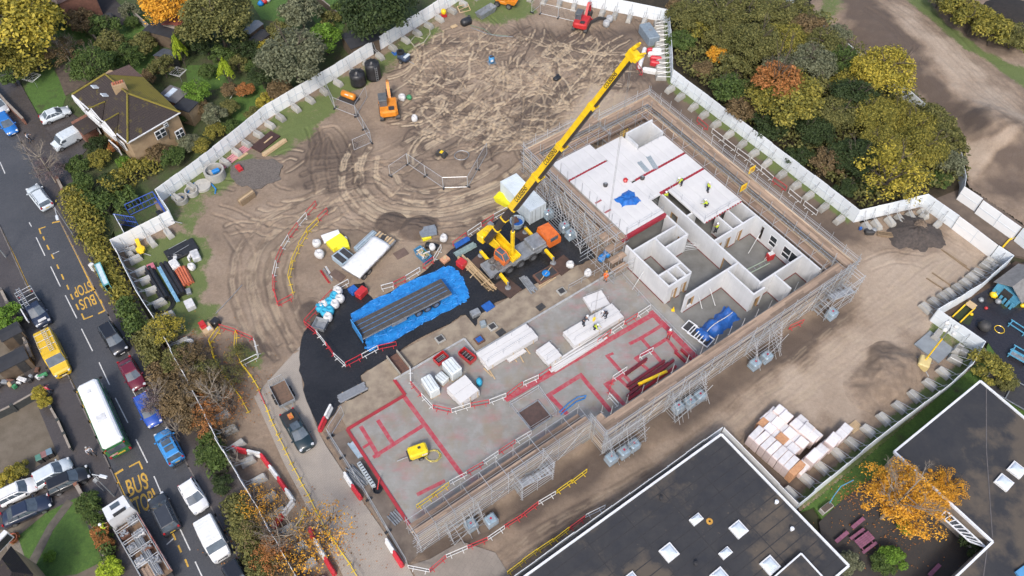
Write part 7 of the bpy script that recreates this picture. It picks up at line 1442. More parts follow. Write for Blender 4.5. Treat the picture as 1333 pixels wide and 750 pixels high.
def bundle(a,c,w,n,r,m,label,cat,z=0,group=None,name='pipe_bundle',part='pipe',jit=.1,layers=1,sec='round'):
    p,q=P(*a,z),P(*c,z); d=q-p; L=d.length; t=empty(name,p,math.atan2(d.y,d.x),label,cat,group); rr=random.Random(int(a[0]*13))
    for l in range(layers):
        for k in range(n-l):
            y=(k-(n-l-1)/2)*w/n; zz=r+l*r*1.7; x0=rr.uniform(-jit,jit); an=rr.uniform(-jit,jit)*.08
            mb=MB()
            if sec=='round': mb.bar((x0,y,zz),(L+rr.uniform(-jit,jit),y+an*L,zz),r,8)
            else: mb.beam((x0,y,zz),(L+rr.uniform(-jit,jit),y+an*L*.6,zz),r*2,r*1.4)
            mb.build(part,m,t)
    return t
bundle((602,337),(640,376),1.1,8,.07,m_timb,'loose pile of pale timber lengths left of the crane','timber pile',.15,name='timber_pile',part='timber',jit=.5,layers=2,sec='sq')
for a,c in(((612,362),(622,352)),((626,372),(637,364)),((608,352),(616,345))): bundle(a,c,.1,1,.05,m_timb,{612:'middle',626:'lower',608:'upper'}[a[0]]+' timber batten across the pale pile','batten',.42,'battens across the pale pile',name='batten',part='timber',sec='sq')
bundle((681,362),(695,380),1.0,5,.11,m_gs,'short grey pipes bundled near the crane outrigger','pipe bundle',.14,jit=.2); 
t,L,w=block('steel_tray',(693,358),(718,344),(702,370),.13,.45,m_rust,'rusty open tray holding blue hose near the crane','tray'); MB().box((0,0,.46),(L*.85,w*.8,.03)).build('tray_floor',m_dk,t); MB().lathe((0,0,.47),[(.45,0),(.5,.12),(.3,.15),(.25,.02)],10).build('blue_hose',m_cyan,t); MB().beam((-L*.4,-w*.3,.52),(L*.4,w*.3,.52),.08,.05).build('batten',m_timb,t)
bundle((702,374),(722,361),.5,2,.06,m_timb,'two pale battens lying beside the rusty tray','battens',.15,name='timber_pile',part='timber',sec='sq')
bundle((592,322),(610,311),.7,4,.13,m_blue,'blue pipes stacked behind the crane by the barriers','pipe bundle',.14); bundle((593,333),(618,319),.9,6,.09,M('green_grey_steel',(.22,.30,.30),(.15,.2,.2),.5,3),'grey green steel sections beside the blue pipes','steel bundle',.14,layers=2)
block('toolbox',(593,340),(600,334),(598,349),.13,1.0,m_redp,'red cage unit left of the timber pile','toolbox'); t,L,w=block('timber_pack',(572,337),(580,331),(581,340),.13,.5,M('peach_timber',(.55,.3,.18),(.45,.22,.13),.7,3),'small pack of reddish timber by the barriers','timber pack'); MB().box((.1,.1,.53),(.5,.4,.06),.5).build('board',m_timb,t)
t=empty('water_tub',P(673,293,.13),0,'round blue tub with pale rim behind the crane','tub'); MB().lathe((0,0,0),[(.75,0),(.95,.9),(.88,.9),(.7,.35),(.02,.33)],14).build('shell',M('tub_rim',(.45,.55,.62),None,.5),t); MB().lathe((0,0,.5),[(.78,0),(.02,.02)],14).build('water',m_blue,t)
block('crate',(666,283),(672,281),(668,290),.13,.9,m_rust,'dark crate tucked behind the blue tub','crate')
bundle((547,304),(568,300),1.6,6,.14,M('grey_sheet_stack',(.22,.25,.28),(.15,.17,.2),.5,3),'grey corrugated sheets stacked on yellow above the skip','sheet stack',.4,name='sheet_stack',part='sheet',sec='sq'); block('plastic_sheet',(545,302),(556,298),(551,312),.0,.4,m_ypk,'yellow pack under the grey sheets','pack'); block('plastic_sheet',(555,313),(572,317),(556,320),0,.6,m_blkp,'black sheeted roll beside the debris skip','sheeted load',.2)
# heaps
def heap(u,v,rx,ry,h,m,label,seed=1,rot=0.0,n=44,z=-.1):
    r=np.random.default_rng(seed); mb=MB(); c=P(u,v,0); rings=[]
    for k,(f,hh) in enumerate(((1.06,-.06),(.95,.1),(.84,.25),(.72,.46),(.6,.63),(.48,.8),(.36,.88),(.24,.96),(.12,1.0),(.03,1.0))):
        rg=[]
        for i in range(n):
            a=2*PI*i/n; w=1+.13*math.sin(3*a+seed)+.08*math.sin(7*a+seed*2)+r.uniform(-.09,.09); x,y=rx*f*w*math.cos(a),ry*f*w*math.sin(a); rg.append(Vector((x*math.cos(rot)-y*math.sin(rot),x*math.sin(rot)+y*math.cos(rot),z+h*hh*(1+r.uniform(-.16,.16)))))
        rings.append(rg)
    mb.rings(rings,False,True); return mb.build('soil_heap',m,None,True,loc=c,label=label,cat='soil heap')
m_hd=M('heap_dark',(.115,.09,.072),(.07,.055,.045),.95,1.6,.8); m_hg=M('heap_black_gravel',(.05,.043,.04),(.085,.07,.062),.95,3,.8,bscale=9); m_hb=M('heap_brown',(.21,.16,.12),(.12,.09,.068),.95,1.1,.9)
heap(1190,304,3.6,3.1,1.4,m_hg,'black gravel heap by the right hand hoarding',3); heap(1193,300,1.5,1.3,1.75,m_hb,'brown cap of soil on the black gravel heap',4)
heap(600,203,1.1,.9,.3,m_hb,'small soil lump in the fenced churned patch',8)
def ground_heap(u,v,rx,ry,h,rot,drk,label,sd):
    c=P(u,v,0); n=40
    def fn(x,y):
        z,col=site_fn(x,y); X_,Y_=(x-c.x)*math.cos(rot)+(y-c.y)*math.sin(rot),-(x-c.x)*math.sin(rot)+(y-c.y)*math.cos(rot); d=np.hypot(X_/rx,Y_/ry)+(fbm(x,y,.35,sd)-.5)*.7; b_=sstep(1.0,.15,d)
        z=z+.035+h*b_*(.75+.5*fbm(x,y,.7,sd+3))+(fbm(x,y,1.5,sd+5)-.5)*.3*b_-.25*sstep(.98,1.2,np.hypot(X_/rx,Y_/ry)); m=sstep(1.1,.75,d)
        col[:,0]*=1-m; col[:,2]=col[:,2]*(1-m)+m*np.clip(drk+(fbm(x,y,.9,sd+7)-.5)*.4,0,1); col[:,1]*=1-m; return z,col
    o=grid_sheet('soil_heap',[c+Vector((1.25*rx*math.cos(2*PI*k/n)*math.cos(rot)-1.25*ry*math.sin(2*PI*k/n)*math.sin(rot),1.25*rx*math.cos(2*PI*k/n)*math.sin(rot)+1.25*ry*math.sin(2*PI*k/n)*math.cos(rot),0)) for k in range(n)],.16,fn,m_mud,'thing'); tag(o,label,'soil heap')
ground_heap(1153,489,5.6,3.6,1.3,R(38),.47,'large brown mud heap left of the grey pad',5); ground_heap(508,290,2.2,1.8,.45,0,.12,'low dark soil heap left of the bigger one in the field',1); ground_heap(543,297,3.0,2.0,.8,.3,.12,'dark soil heap above the blue debris skip',2)
ground_heap(403,407,1.5,2.2,.3,0,.1,'small dark soil heap by the tarmac corner barriers',7)
# left compound: pipes, rings, sheets
m_pblk=M('black_pipe',(.016,.017,.02),(.03,.03,.034),.35,3); m_pblu=M('pale_blue_pipe',(.22,.42,.58),(.16,.32,.46),.4,3); m_pter=M('terracotta_pipe',(.52,.15,.075),(.42,.11,.055),.55,3)
bundle((194,352),(217,391),1.3,3,.2,m_pblk,'left stack of black ribbed pipes in the compound','pipe bundle',0,layers=2); bundle((207,348),(232,393),.45,3,.08,m_pblu,'pale blue pipes between the black stacks','pipe bundle',.5); bundle((214,346),(238,386),1.4,3,.22,m_pblk,'right stack of black ribbed pipes in the compound','pipe bundle',0,layers=2); bundle((190,352),(210,391),.25,1,.1,m_pter,'single terracotta pipe along the left black stack','pipe',0)
bundle((235,351),(246,372),1.5,5,.14,m_pter,'terracotta pipes stacked upright of the black ones','pipe bundle',0,layers=2)
t=empty('hose_coil',P(213,398,0),0,'coil of black hose below the black pipes','hose coil')
for rr in(.9,1.1,1.3):
    mb=MB(); mb.path([Vector((rr*math.cos(2*PI*k/18),rr*math.sin(2*PI*k/18),.12+.06*(rr>1))) for k in range(19)],.07,5); mb.build('coil',m_pblk,t)
block('plastic_sheet',(212,327),(250,309),(224,340),0,.35,m_blkp,'black plastic crates laid flat on the grass','plastic crates',.06)
for a,c in(((219,325),(243,312)),((226,331),(246,319))): bundle(a,c,.1,1,.04,m_gs,'thin grey rod on the black crates','rod',.38,'rods on the black crates',name='rod',part='rod')
block('pallet_box',(218,340),(228,335),(223,350),0,.8,m_bag,'white wrapped box beside the terracotta pipes','wrapped box',.1); block('pallet_box',(246,327),(256,323),(251,338),0,.7,M('grey_lid_box',(.35,.36,.37),(.6,.6,.6),.6,2),'grey white box at the end of the scrap row','box',.08); bag(251,350,m_bag,'white bag spilled on the ground by the terracotta pipes',.9); block('pallet_box',(238,392),(249,387),(243,402),0,.7,m_bag,'white pallet box below the terracotta pipes','box',.06); block('pallet_box',(241,376),(247,374),(244,382),0,.4,m_gs,'small grey tray by the terracotta pipes','tray',.04)
mb=MB(); r=random.Random(12); t=empty('scrap_heap',P(234,335,0),0,'row of black and white scrap plastic','scrap')
for k in range(7): MB().box((r.uniform(-1.6,1.6),r.uniform(-.5,.5),.25),(r.uniform(.3,.8),r.uniform(.2,.6),.4),r.uniform(0,3),bev=.06).build('scrap_piece',[m_blkp,m_bag][k%2],t)
block('crate',(190,345),(199,341),(194,350),0,.6,M('pink_crate',(.5,.15,.2),None,.6),'small pink red crate at the head of the black pipes','crate'); bundle((206,276),(218,292),.5,3,.14,m_pblk,'upper black pipes leaning at the hoarding return','pipe bundle',.3); bundle((212,285),(238,291),.25,1,.05,m_gs,'grey strut across the upper black pipes','strut',.6)
t=empty('sign_trailer',P(184,325,0),R(-60),'yellow wheeled sign frame under the hoarding return','trailer'); MB().box((0,0,.7),(2.6,.5,.2),bev=.05).build('frame',m_yel,t); MB().lathe((.6,0,.5),[(.55,0),(.55,.3),(.2,.4)],10).build('base',m_yel,t)
for y in(-1,1): MB().bar((.9,0,.3),(1.6,y*.8,.05),.06).build('outrigger',m_gs,t)
def ring(u,v,ro,hh,label,m=None,cat='concrete ring',lid=False):
    t=empty('concrete_ring',P(u,v,0),0,label,cat); ri=ro*.8; MB().lathe((0,0,0),[(ro,0),(ro,hh),(ri,hh),(ri,.06),(.01,.05)] if not lid else [(ro,0),(ro,hh),(ro*.95,hh+.05),(.3,hh+.06),(.28,hh+.0),(.01,hh)],22).build('ring_wall',m or m_conc,t,False)
    return t
ring(237,262,.85,.7,'first small concrete ring by the hoarding corner'); ring(250.5,252,.85,.7,'second small concrete ring next to the blue hose'); ring(264,243,1.15,.35,'flat round concrete slab with a square hole',lid=True); t=ring(281.5,230,1.35,1.3,'large concrete ring with blue sheet inside'); MB().box((.2,.1,1.0),(1.0,.6,.4),.6,bev=.1).build('blue_sheet',m_cyan,t)
mb=MB(); mb.path([P(*p,.1) for p in((218,252),(232,259),(243,254),(250,240),(262,234),(274,238),(281,246),(280,252))],.09,6); mb.build('blue_hose',m_cyan,None,label='bright blue hose snaking round the concrete rings',cat='hose')
m_pink=M('pink_board',(.58,.28,.30),(.48,.2,.22),.7,3); bundle((287,219),(325,190),1.3,4,.1,m_pink,'stack of pink red boards by the hoarding','board stack',0,name='board_stack',part='board',sec='sq'); bundle((287,217),(318,201),.3,1,.09,m_timb,'timber bearer under the pink boards','bearer',0,name='bearer',part='timber',sec='sq'); bundle((310,208),(322,200),.4,2,.09,m_timb,'short timber pieces beside the pink boards','timber',0,name='timber_pile',part='timber',sec='sq')
t,L,w=block('steel_plate',(326,191),(352,170),(340,197),0,.2,M('brown_plate',(.06,.03,.025),(.045,.022,.02),.6,2),'dark brown steel plate on the grass','steel plate',.01); MB().beam((-L*.1,-w*.1,.25),(L*.3,-w*.1,.25),.18,.1).build('batten',m_timb,t)
bundle((343,203),(372,183),.8,4,.09,m_timb,'pale planks stacked beside the brown steel plate','planks',0,name='plank_stack',part='plank',sec='sq',layers=2)
q,rz,L,w=fit((308,259),(326,246),(312,264),.9); t=empty('timber_stack',q,rz,'stack of heavy timber sleepers alone on the mud','timber stack')
for l in range(3):
    for k in range(3): MB().box((0,-w/2+(k+.5)*w/3,.16+l*.28),(L,w/3-.03,.26)).build('sleeper',m_timb if (l==2 and k==1) else M('old_timber',(.25,.18,.11),(.17,.12,.075),.9,3,isl=.3),t)
block('sign_board',(305,216),(311,213),(308,223),0,.5,m_redp,'small red and white sign by the pink boards','sign',.02)
t,L,w=block('tool_crate',(259,425),(271,418),(265,436),0,.5,m_timb,'open timber crate of tools by the hoarding scrub','crate'); MB().box((-.2,.3,.6),(.7,.6,.3),bev=.05).build('red_box',m_redp,t); MB().box((.2,-.3,.56),(.5,.5,.15),bev=.03).build('white_bag',m_bag,t); block('plastic_bin',(272,418),(279,411),(276,425),0,.9,m_blkp,'black bins beside the tool crate','bin',.1); bag(248,450,m_bag,'white sack in the scrub below the tool crate',1.0)
block('red_cabinet',(257,420),(264,416),(260,425),.0,1.0,m_redp,'red lidded cabinet behind the tool crate','cabinet')
mb=MB(); mb.path([P(*p,.08) for p in((315,371),(300,388),(281,408))],.05,5); mb.build('grey_pipe',m_gs,None,label='single grey pipe lying across the grass edge',cat='pipe')
for k,(a,c,m) in enumerate((((417,352),(429,369),m_redp),((421,350),(433,366),m_gs),((424,347),(433,362),m_bag))): bundle(a,c,.25,2,.05,m,['red','grey','white'][k]+' rails lying by the brown board','rails',0,name='rail_bundle',part='rail')
block('board_sheet',(428,357),(436,350),(437,372),0,.12,M('brown_board',(.14,.095,.075),None,.8),'brown board lying below the gravel bags','board',.01); block('board_sheet',(511,330),(526,322),(518,338),0,.06,M('muddy_board',(.16,.11,.09),None,.8),'thin muddy board in the puddle','board',.01)
# field scatter
t=empty('roller',P(575,203,0),R(-30),'small black and yellow trench roller in the fenced patch','roller'); MB().box((0,0,.6),(1.3,.7,.5),bev=.1).build('body',m_dk,t); MB().box((.1,-.1,.87),(.4,.5,.06)).build('cover',m_yel,t)
for x in(-.5,.5): MB().bar((x,-.4,.3),(x,.4,.3),.3,10).build('drum',m_dk,t)
t=empty('hose_coil',P(601,203,0),0,'loose coil of grey hose in the fenced patch','hose coil'); mb=MB(); mb.path([Vector((1.0*math.cos(k*.5)*(1+.08*math.sin(k)),.9*math.sin(k*.5),.08+.01*k*.2)) for k in range(34)],.05,4); mb.build('coil',m_gs,t)
t=empty('pump',P(607,31,0),.3,'black sheeted pump with hoses in the far field','pump'); MB().box((0,0,.5),(1.8,1.2,.9),.3,bev=.3).build('cover',m_blkp,t,True); MB().box((.6,.5,.8),(.5,.5,.5),bev=.12).build('motor',m_dk,t)
for k,pts in enumerate((((612,33),(630,38),(640,45),(662,47)),((613,36),(634,44),(648,47),(668,48)))): mb=MB(); mb.path([P(*p,.08) for p in pts],.06,5); mb.build('hose',m_gs if k else M('green_hose',(.14,.2,.14),None,.6),None,label=['pale grey','dull green'][k-1 if k else 1]+' hose trailing from the sheeted pump',cat='hose')
mb=MB(); mb.path([P(*p,.1) for p in((559,36),(560,44),(552,55),(540,61),(534,54),(540,47),(551,50))],.09,5); mb.build('hose',M('pale_hose',(.42,.40,.30),None,.7),None,label='pale hose looped on the grass by the hoarding',cat='hose')
t=empty('tarp_bundle',P(725,103,0),.5,'black tarpaulin bundle alone in the mud','tarpaulin'); MB().box((0,0,.25),(1.2,.8,.4),.3,bev=.15).build('sheet',m_blkp,t,True); MB().box((.3,.3,.3),(.7,.5,.3),1.1,bev=.1).build('fold',m_blkp,t,True)
for u,v,l in((578,22,'yellow mixer by the hoarding'),): t=empty('mixer',P(u,v,0),.2,l,'mixer'); MB().lathe((0,0,.5),[(.25,0),(.45,.35),(.4,.7),(.25,.85)],10).build('drum',m_yel,t,True); MB().box((0,0,.25),(.9,.5,.4)).build('stand',m_redp,t)
t=empty('timber_trestle',P(604,13,0),.4,'pale timber frame standing on the grass','frame'); mb=MB(); [mb.beam(a,b_,.09,.09) for a,b_ in(((-.9,-.6,.1),(.9,-.6,.1)),((-.9,.6,.5),(.9,.6,.5)),((-.9,-.6,.1),(-.9,.6,.5)),((.9,-.6,.1),(.9,.6,.5)),((-.9,0,.2),(.9,0,.5)))]; mb.build('frame',m_timb,t)
block('pallet',(586,34),(593,31),(588,37),0,.15,m_timb,'small pale pallet by the sheeted pump','pallet',.02)
g='stacked water barriers by the crane tip'
for k,(a,c,col) in enumerate((((839,66),(832,90),'w'),((842,68),(858,69),'r'),((843,73),(862,74),'w'),((846,78),(861,80),'r'),((846,84),(858,86),'r'),((836,93),(854,96),'w'),((848,72),(860,72),'w'))):
    p,q=P(*a,0),P(*c,0); d=q-p; L=d.length; t=empty('water_barrier',p,math.atan2(d.y,d.x),['white water barrier on the left of the far stack','topmost red water barrier of the far stack','upper white water barrier of the far stack','middle red water barrier of the far stack','lower red water barrier of the far stack','lowest white water barrier of the far stack','small white water barrier atop the far stack'][k],'barrier',g); MB().box((L/2,0,.38+(.5 if k==6 else 0)),(L,.6,.75),bev=.15).build('barrier_shell',BM[col],t); MB().box((L/2,0,.78+(.5 if k==6 else 0)),(L*.6,.2,.06)).build('top_rib',BM[col],t)
# ------------------------------------------------------------------ loads on the slab
m_wst=slabtop_mat()
def slabstack(c0,c1,c2,z0,n,label,th=.2,rail=True,un=3,bear=True):
    z1=z0+.15+n*(th+.06); q,rz,L,w=fit(c0,c1,c2,z1); t=empty('slab_stack',(q.x,q.y,z0),rz,label,'slab stack','stacks of white slabs on the floor'); r=random.Random(int(c0[0]))
    for l in range(n):
        if bear:
            for x in(-.4,0,.4): MB().box((x*L,0,.07+l*(th+.06)),(.14,w*1.02,.075)).build('bearer',m_timb,t)
        for k in range(un): MB().box((r.uniform(-.06,.06),-w/2+(k+.5)*w/un,.14+th/2+l*(th+.06)),(L*r.uniform(.98,1.0),w/un-.025,th)).build('slab_unit',m_wst,t)
    if rail:
        mb=MB(); zt=.14+n*(th+.06); 
        for y in(-.3,.3):
            for x in np.linspace(-.45,.45,max(2,int(L/1.6))): mb.bar((x*L,y*w,zt),(x*L,y*w,zt+.9),.02)
            mb.bar((-.45*L,y*w,zt+.9),(.45*L,y*w,zt+.9),.018)
        mb.build('lifting_rail',m_galv,t)
    return t
slabstack((634.7,478),(701,438),(620,459),.3,3,'long white slab stack left of the others'); slabstack((748,450),(813,411),(736,430),.3,3,'white slab stack with three workers standing on it'); slabstack((770.7,404.7),(795,395),(753,388.7),.3,2,'small square white slab stack at the upper end',un=2); slabstack((714.7,474),(732,462),(696,456.7),.3,3,'small white slab stack by the barriers',un=4); slabstack((600,524.7),(624,507),(586.7,500.7),.3,5,'tall layered white stack beside the wrapped packs',rail=False,un=2); slabstack((663,471),(685,457),(659,465),.3,1,'low pile of white strips beside the long slab stack',rail=False,un=3)
bundle((719,480),(786,438),1.2,5,.1,m_wst,'pile of thin white planks along the red stripe','planks',.3,name='plank_stack',part='plank',sec='sq',layers=2,jit=.5)
for a,c in(((634,478),(644,493)),((630,480),(640,490)),((683,452),(690,461)),((668,464),(673,472)),((676,462),(682,473))): bundle(a,c,.1,1,.06,m_timb,['left','second left','upper right','middle','lower right'][[634,630,683,668,676].index(a[0])]+' timber bearer by the long white slab stack','bearer',.3,'bearers by the slab stacks',name='bearer',part='timber',sec='sq')
m_wrap=M('shrink_wrap',(.66,.70,.70),(.55,.60,.61),.25,3,.3)
for c0,c1,c2,z,l in(((560,512),(573,505),(551,490),1.7,'tall shrink wrapped pack at the left of three'),((576,499),(585,491),(567,488),1.1,'squat shrink wrapped pack in the middle of three'),((588,488),(602,479),(580,468),1.9,'tallest shrink wrapped pack beside the red stillage')):
    t,L,w=block('wrapped_pack',c0,c1,c2,.42,z,m_wrap,l,'wrapped pack',.12,'shrink wrapped packs on the slab'); MB().box((0,0,.36),(L,w,.12)).build('pallet',m_timb,t)
    for k in range(3): MB().box((-L*.3+k*L*.3,0,z+.01),(.04,w*.86,.03)).build('strap',m_gs,t)
t=empty('sheet_bundle',P(624,500,.3),.3,'turquoise bag at the end of the layered stack','bag'); MB().box((0,0,.5),(.6,.8,.9),bev=.2).build('sack',m_bagb,t,True)
for c0,c1,c2,l in(((571,474),(584,464),(567,464),'red steel stillage beside the wrapped packs'),((612,472),(620,465),(600,456),'red steel stillage full of bars by the long slab stack')):
    q,rz,L,w=fit(c0,c1,c2,1.0); t=empty('stillage',(q.x,q.y,.3),rz,l,'stillage'); MB().box((0,0,.15),(L,w,.1)).build('base',m_dk,t)
    for y in(-1,1): MB().box((0,y*w/2,.5),(L,.06,.6)).build('side',m_redp,t)
    for x in(-1,1): MB().box((x*L/2,0,.5),(.06,w-.07,.6)).build('end',m_redp,t)
    for k in range(4): MB().bar((-L*.42,-w*.3+k*w*.2,.35+.08*(k%2)),(L*.42,-w*.3+k*w*.2,.4),.05).build('bar',m_gs,t)
def ibeam(a,c,m,label,z=.3,h=.32,w=.26):
    p,q=P(*a,z),P(*c,z); d=q-p; L=d.length; t=empty('steel_beam',p,math.atan2(d.y,d.x),label,'steel beam','red steel beams on the slab'); mb=MB(); mb.box((L/2,0,.03),(L,w,.03)); mb.box((L/2,0,h),(L,w,.03)); mb.box((L/2,0,h/2+.015),(L,.03,h-.03)); mb.build('flange',m,t)
    for x in(.25,.75): MB().box((L*x,0,-.0+.01),(.1,w*1.4,.05)).build('bearer',m_timb,t)
m_beamd=M('maroon_steel',(.16,.018,.028),(.10,.014,.02),.5,2)
for a,c,m,l,z in(((816,504),(865,471),m_beamd,'dark maroon beam furthest left in the pile',.3),((819,508),(870,474),m_beamd,'second dark maroon beam in the pile',.3),((816,517),(877,470),m_beamd,'long dark maroon beam crossing the pile',.62),((818,521),(880,478),m_beam,'brighter red beam nearest the scaffold',.3),((814,489),(842,468),m_beamd,'short maroon beam above the pile',.3),((878,459),(892,472),m_beam,'left short red beam near the worker',.3),((886,456),(900,469),m_beam,'right short red beam near the worker',.3)): ibeam(a,c,m,l,z)
t=empty('lifting_beam',P(831,501,.95),0,'yellow lifting beam lying across the maroon beams','lifting beam'); p=P(868,484,.95)-P(831,501,.95); MB().beam((0,0,.1),p+Vector((0,0,.1)),.3,.22).build('beam',m_yel,t)
for f in(.1,.9): MB().box(p*f+Vector((0,0,.25)),(.25,.12,.2)).build('lug',m_yel,t)
def tarpmound(u,v,rz,L,w,h,z,label,m,ridge=True,seed=1):
    r=random.Random(seed); t=empty('tarpaulin_load',P(u,v,z),rz,label,'tarpaulin'); n=16; mb=MB(); prof=[(-.62,0),(-.5,.12),(-.42,.55),(-.3,.9),(-.05,1.0),(.1,.96),(.32,.85),(.44,.5),(.52,.1),(.62,0)]
    mb.rings([[Vector((-L/2+L*i/n+r.uniform(-.08,.08),y*w*(1+r.uniform(-.16,.16))*(.9+.15*math.sin(i*1.3)),max(.01,zz*h*(1+r.uniform(-.2,.2))*(.12 if i in(0,n) else .75+.25*math.sin(i*.9+1))))) for y,zz in prof] for i in range(n+1)],True,True,False); mb.build('sheet',m,t,True)
    if ridge: mb=MB(); mb.path([Vector((-L*.4+L*.8*k/6,-.08*w+.1*math.sin(k),h*(.62+.42*math.sin(PI*(k+1)/8))+.05)) for k in range(7)],.05,4); mb.build('rope',m_bag,t)
    return t
tarpmound(933,424,BA+R(4),5.6,1.9,1.1,.3,'royal blue tarpaulin over a long load beside the lower scaffold',m_blue); 
m_blue2=M('roof_tarp_blue',(.02,.16,.52),(.012,.09,.34),.4,2,.6)
tp=rough_poly([(799,259),(809,254),(818,247),(826,250),(835,262),(822,267),(809,270),(806,264)],3,.3,4); q0=P(816,258,3.88); r=random.Random(2); mb=MB(); n=len(tp); mb.rings([[Vector((p.x-q0.x*1+ (0),p.y-q0.y,0)) *1.0 for p in [P(666.5,375,0)*0+Vector(x)*((H-3.88)/H) for x in tp]],[ (Vector((p.x*(H-3.88)/H-q0.x,p.y*(H-3.88)/H-q0.y,0))*.55+Vector((r.uniform(-.2,.2),r.uniform(-.2,.2),r.uniform(.12,.3)))) for p in tp],[Vector((r.uniform(-.15,.15),r.uniform(-.15,.15),r.uniform(.08,.25))) for p in tp]],False,True); mb.build('roof_tarpaulin',m_blue2,None,False,loc=q0,label='crumpled blue tarpaulin lying flat on the white roof',cat='tarpaulin')
for k,(a,c) in enumerate((((832,211),(843,224)),((844,204),(854,220)))): bundle(a,c,.7,4,.05,M('pale_batten',(.30,.37,.42),(.24,.3,.34),.6,3),['left','right'][k]+' bundle of grey battens on the white roof','battens',3.88,name='batten_bundle',part='batten',sec='sq')
for u,v,l,m in((788,242,'dark stool shaped fitting alone on the roof','d'),(836,233,'dark round fitting at the end of the red joint','d'),(814,236,'small red fitting on the roof','r')): t=empty('roof_fitting',P(u,v,3.88),0,l,'fitting'); MB().lathe((0,0,0),[(.28,0),(.32,.3),(.2,.42)],9).build('base',m_dk if m=='d' else m_redp,t); MB().box((0,0,.46),(.3,.25,.08)).build('cap',m_gs if m=='d' else m_redp,t)
# compressor
t=empty('compressor',P(545,592,.3),R(22),'bright yellow towed compressor on the red marked slab','compressor'); MB().box((0,0,.95),(2.0,1.25,.8),bev=.18).build('canopy',M('compressor_yellow',(.80,.62,.01),(.68,.5,.01),.35,2,coat=.4),t); MB().box((-.1,0,.5),(2.1,1.2,.22)).build('base',m_dk,t); MB().box((.2,.1,1.37),(.3,.25,.04)).build('vent',m_dk,t); MB().bar((-1,0,.45),(-2.3,0,.35),.06).build('drawbar',m_gs,t); MB().box((.55,-.635,.9),(.6,.02,.2)).build('label_plate',m_plw,t)
for y in(-.65,.65): wheel(t,.1,y,.3,.18)
mb=MB(); mb.path([Vector((.75*math.cos(k*.55)*(1+.15*math.sin(k*.7)),.65*math.sin(k*.55)*(1+.12*math.cos(k*.9)),.05+.004*k)) for k in range(40)],.03,4); mb.build('air_hose',M('yellow_hose',(.6,.5,.12),None,.5),None,loc=P(564,594,.3),label='coil of yellow air hose beside the compressor',cat='hose')
# galvanised kit by the slab edge
t,L,w=block('louvre_unit',(489,631),(469,600),(484,634),.1,.9,M('louvre_grey',(.45,.50,.52),(.36,.4,.42),.5,2),'pale grey louvred steel unit against the red slab kerb','louvre unit')
for k in range(9): MB().box((-L*.42+k*L*.105,0,.92),(.1,w*.7,.04)).build('slot',m_dk,t)
bundle((455,612),(474,630),1.3,8,.06,m_gs,'heap of galvanised fittings left of the louvred unit','steel heap',.1,layers=3,jit=.4,name='steel_heap',part='bar'); bundle((456,577),(470,596),.6,3,.1,M('pale_blue_steel',(.36,.45,.52)),'pale blue steel lengths below the slab corner','steel lengths',.1,name='steel_lengths',part='bar',sec='sq'); bundle((509,668),(520,680),1.2,5,.08,m_gs,'grey corrugated sheets leaning by the slab edge','sheets',.1,name='sheet_stack',part='sheet',sec='sq')
t=empty('mixer',P(492,639,.1),.3,'dark rubber tub with red handle by the louvred unit','tub'); MB().lathe((0,0,0),[(.35,0),(.5,.4),(.42,.4),(.3,.1)],12).build('tub',m_blkp,t); MB().bar((0,0,.3),(.5,.9,1.2),.06).build('handle',m_redp,t)
bundle((441,521),(476,503),1.0,5,.12,m_galvd,'silver grey beams on bearers at the tarmac edge','steel bundle',.2,layers=1,name='steel_bundle',part='beam',sec='sq')
for a,c in(((450,523),(446,512)),((470,513),(466,501))): bundle(a,c,.1,1,.07,m_timb,'timber bearer under the silver beams','bearer',.13,'bearers under the silver beams',name='bearer',part='timber',sec='sq')
q,rz,L,w=fit((521,488),(534,480),(508,464),.5); t=empty('walkway_ramp',(q.x,q.y,.1),rz,'brown timber ramp with pale side boards from dirt to slab','ramp'); MB().box((0,0,.25),(L,w,.08)).build('deck',m_rust,t)
for x in(-1,1): MB().box((x*L/2,0,.55),(.1,w*1.05,.6)).build('side_board',M('ramp_side',(.36,.33,.28),(.27,.25,.21),.8,3),t)
# edge rail round the pit and props
for pts,l in(([(664,530),(701,508),(724,541),(690,562)],'silver edge rail round the square recess'),):
    mb=MB(); pp_=[P(u,v,.3) for u,v in pts]
    for i in range(4):
        a,c=pp_[i],pp_[(i+1)%4]; mb.bar(a,a+Vector((0,0,1.1)),.035)
        for zz in(.5,1.05): mb.bar(a+Vector((0,0,zz)),c+Vector((0,0,zz)),.028)
    mb.build('edge_rail',m_galv,None,label=l,cat='guard rail')
mb=MB(); mb.path([P(*p,.5) for p in((728,537),(740,525),(752,517),(763,515),(761,519),(750,523),(738,533),(730,540))],.06,5); mb.build('tube_stand',m_cyan,None,label='bright blue tubular frame beside the square recess',cat='frame')
def edge_guard(pts,z,label):
    mb=MB()
    for i in range(len(pts)-1):
        a,c=P(*pts[i],z),P(*pts[i+1],z); n=max(1,round((c-a).length/2))
        for k in range(n+1): q=a.lerp(c,k/n); mb.bar(q,q+Vector((0,0,1.1)),.03)
        for zz in(.5,1.05): mb.bar(a+Vector((0,0,zz)),c+Vector((0,0,zz)),.026)
    mb.build('edge_rail',m_galv,None,label=label,cat='guard rail')
edge_guard([(800,352),(846,403),(905,463)],.3,'long silver guard rail between marked slab and white block'); edge_guard([(740,378),(790,350)],.3,'silver guard rail at the open slab edge near the landing')
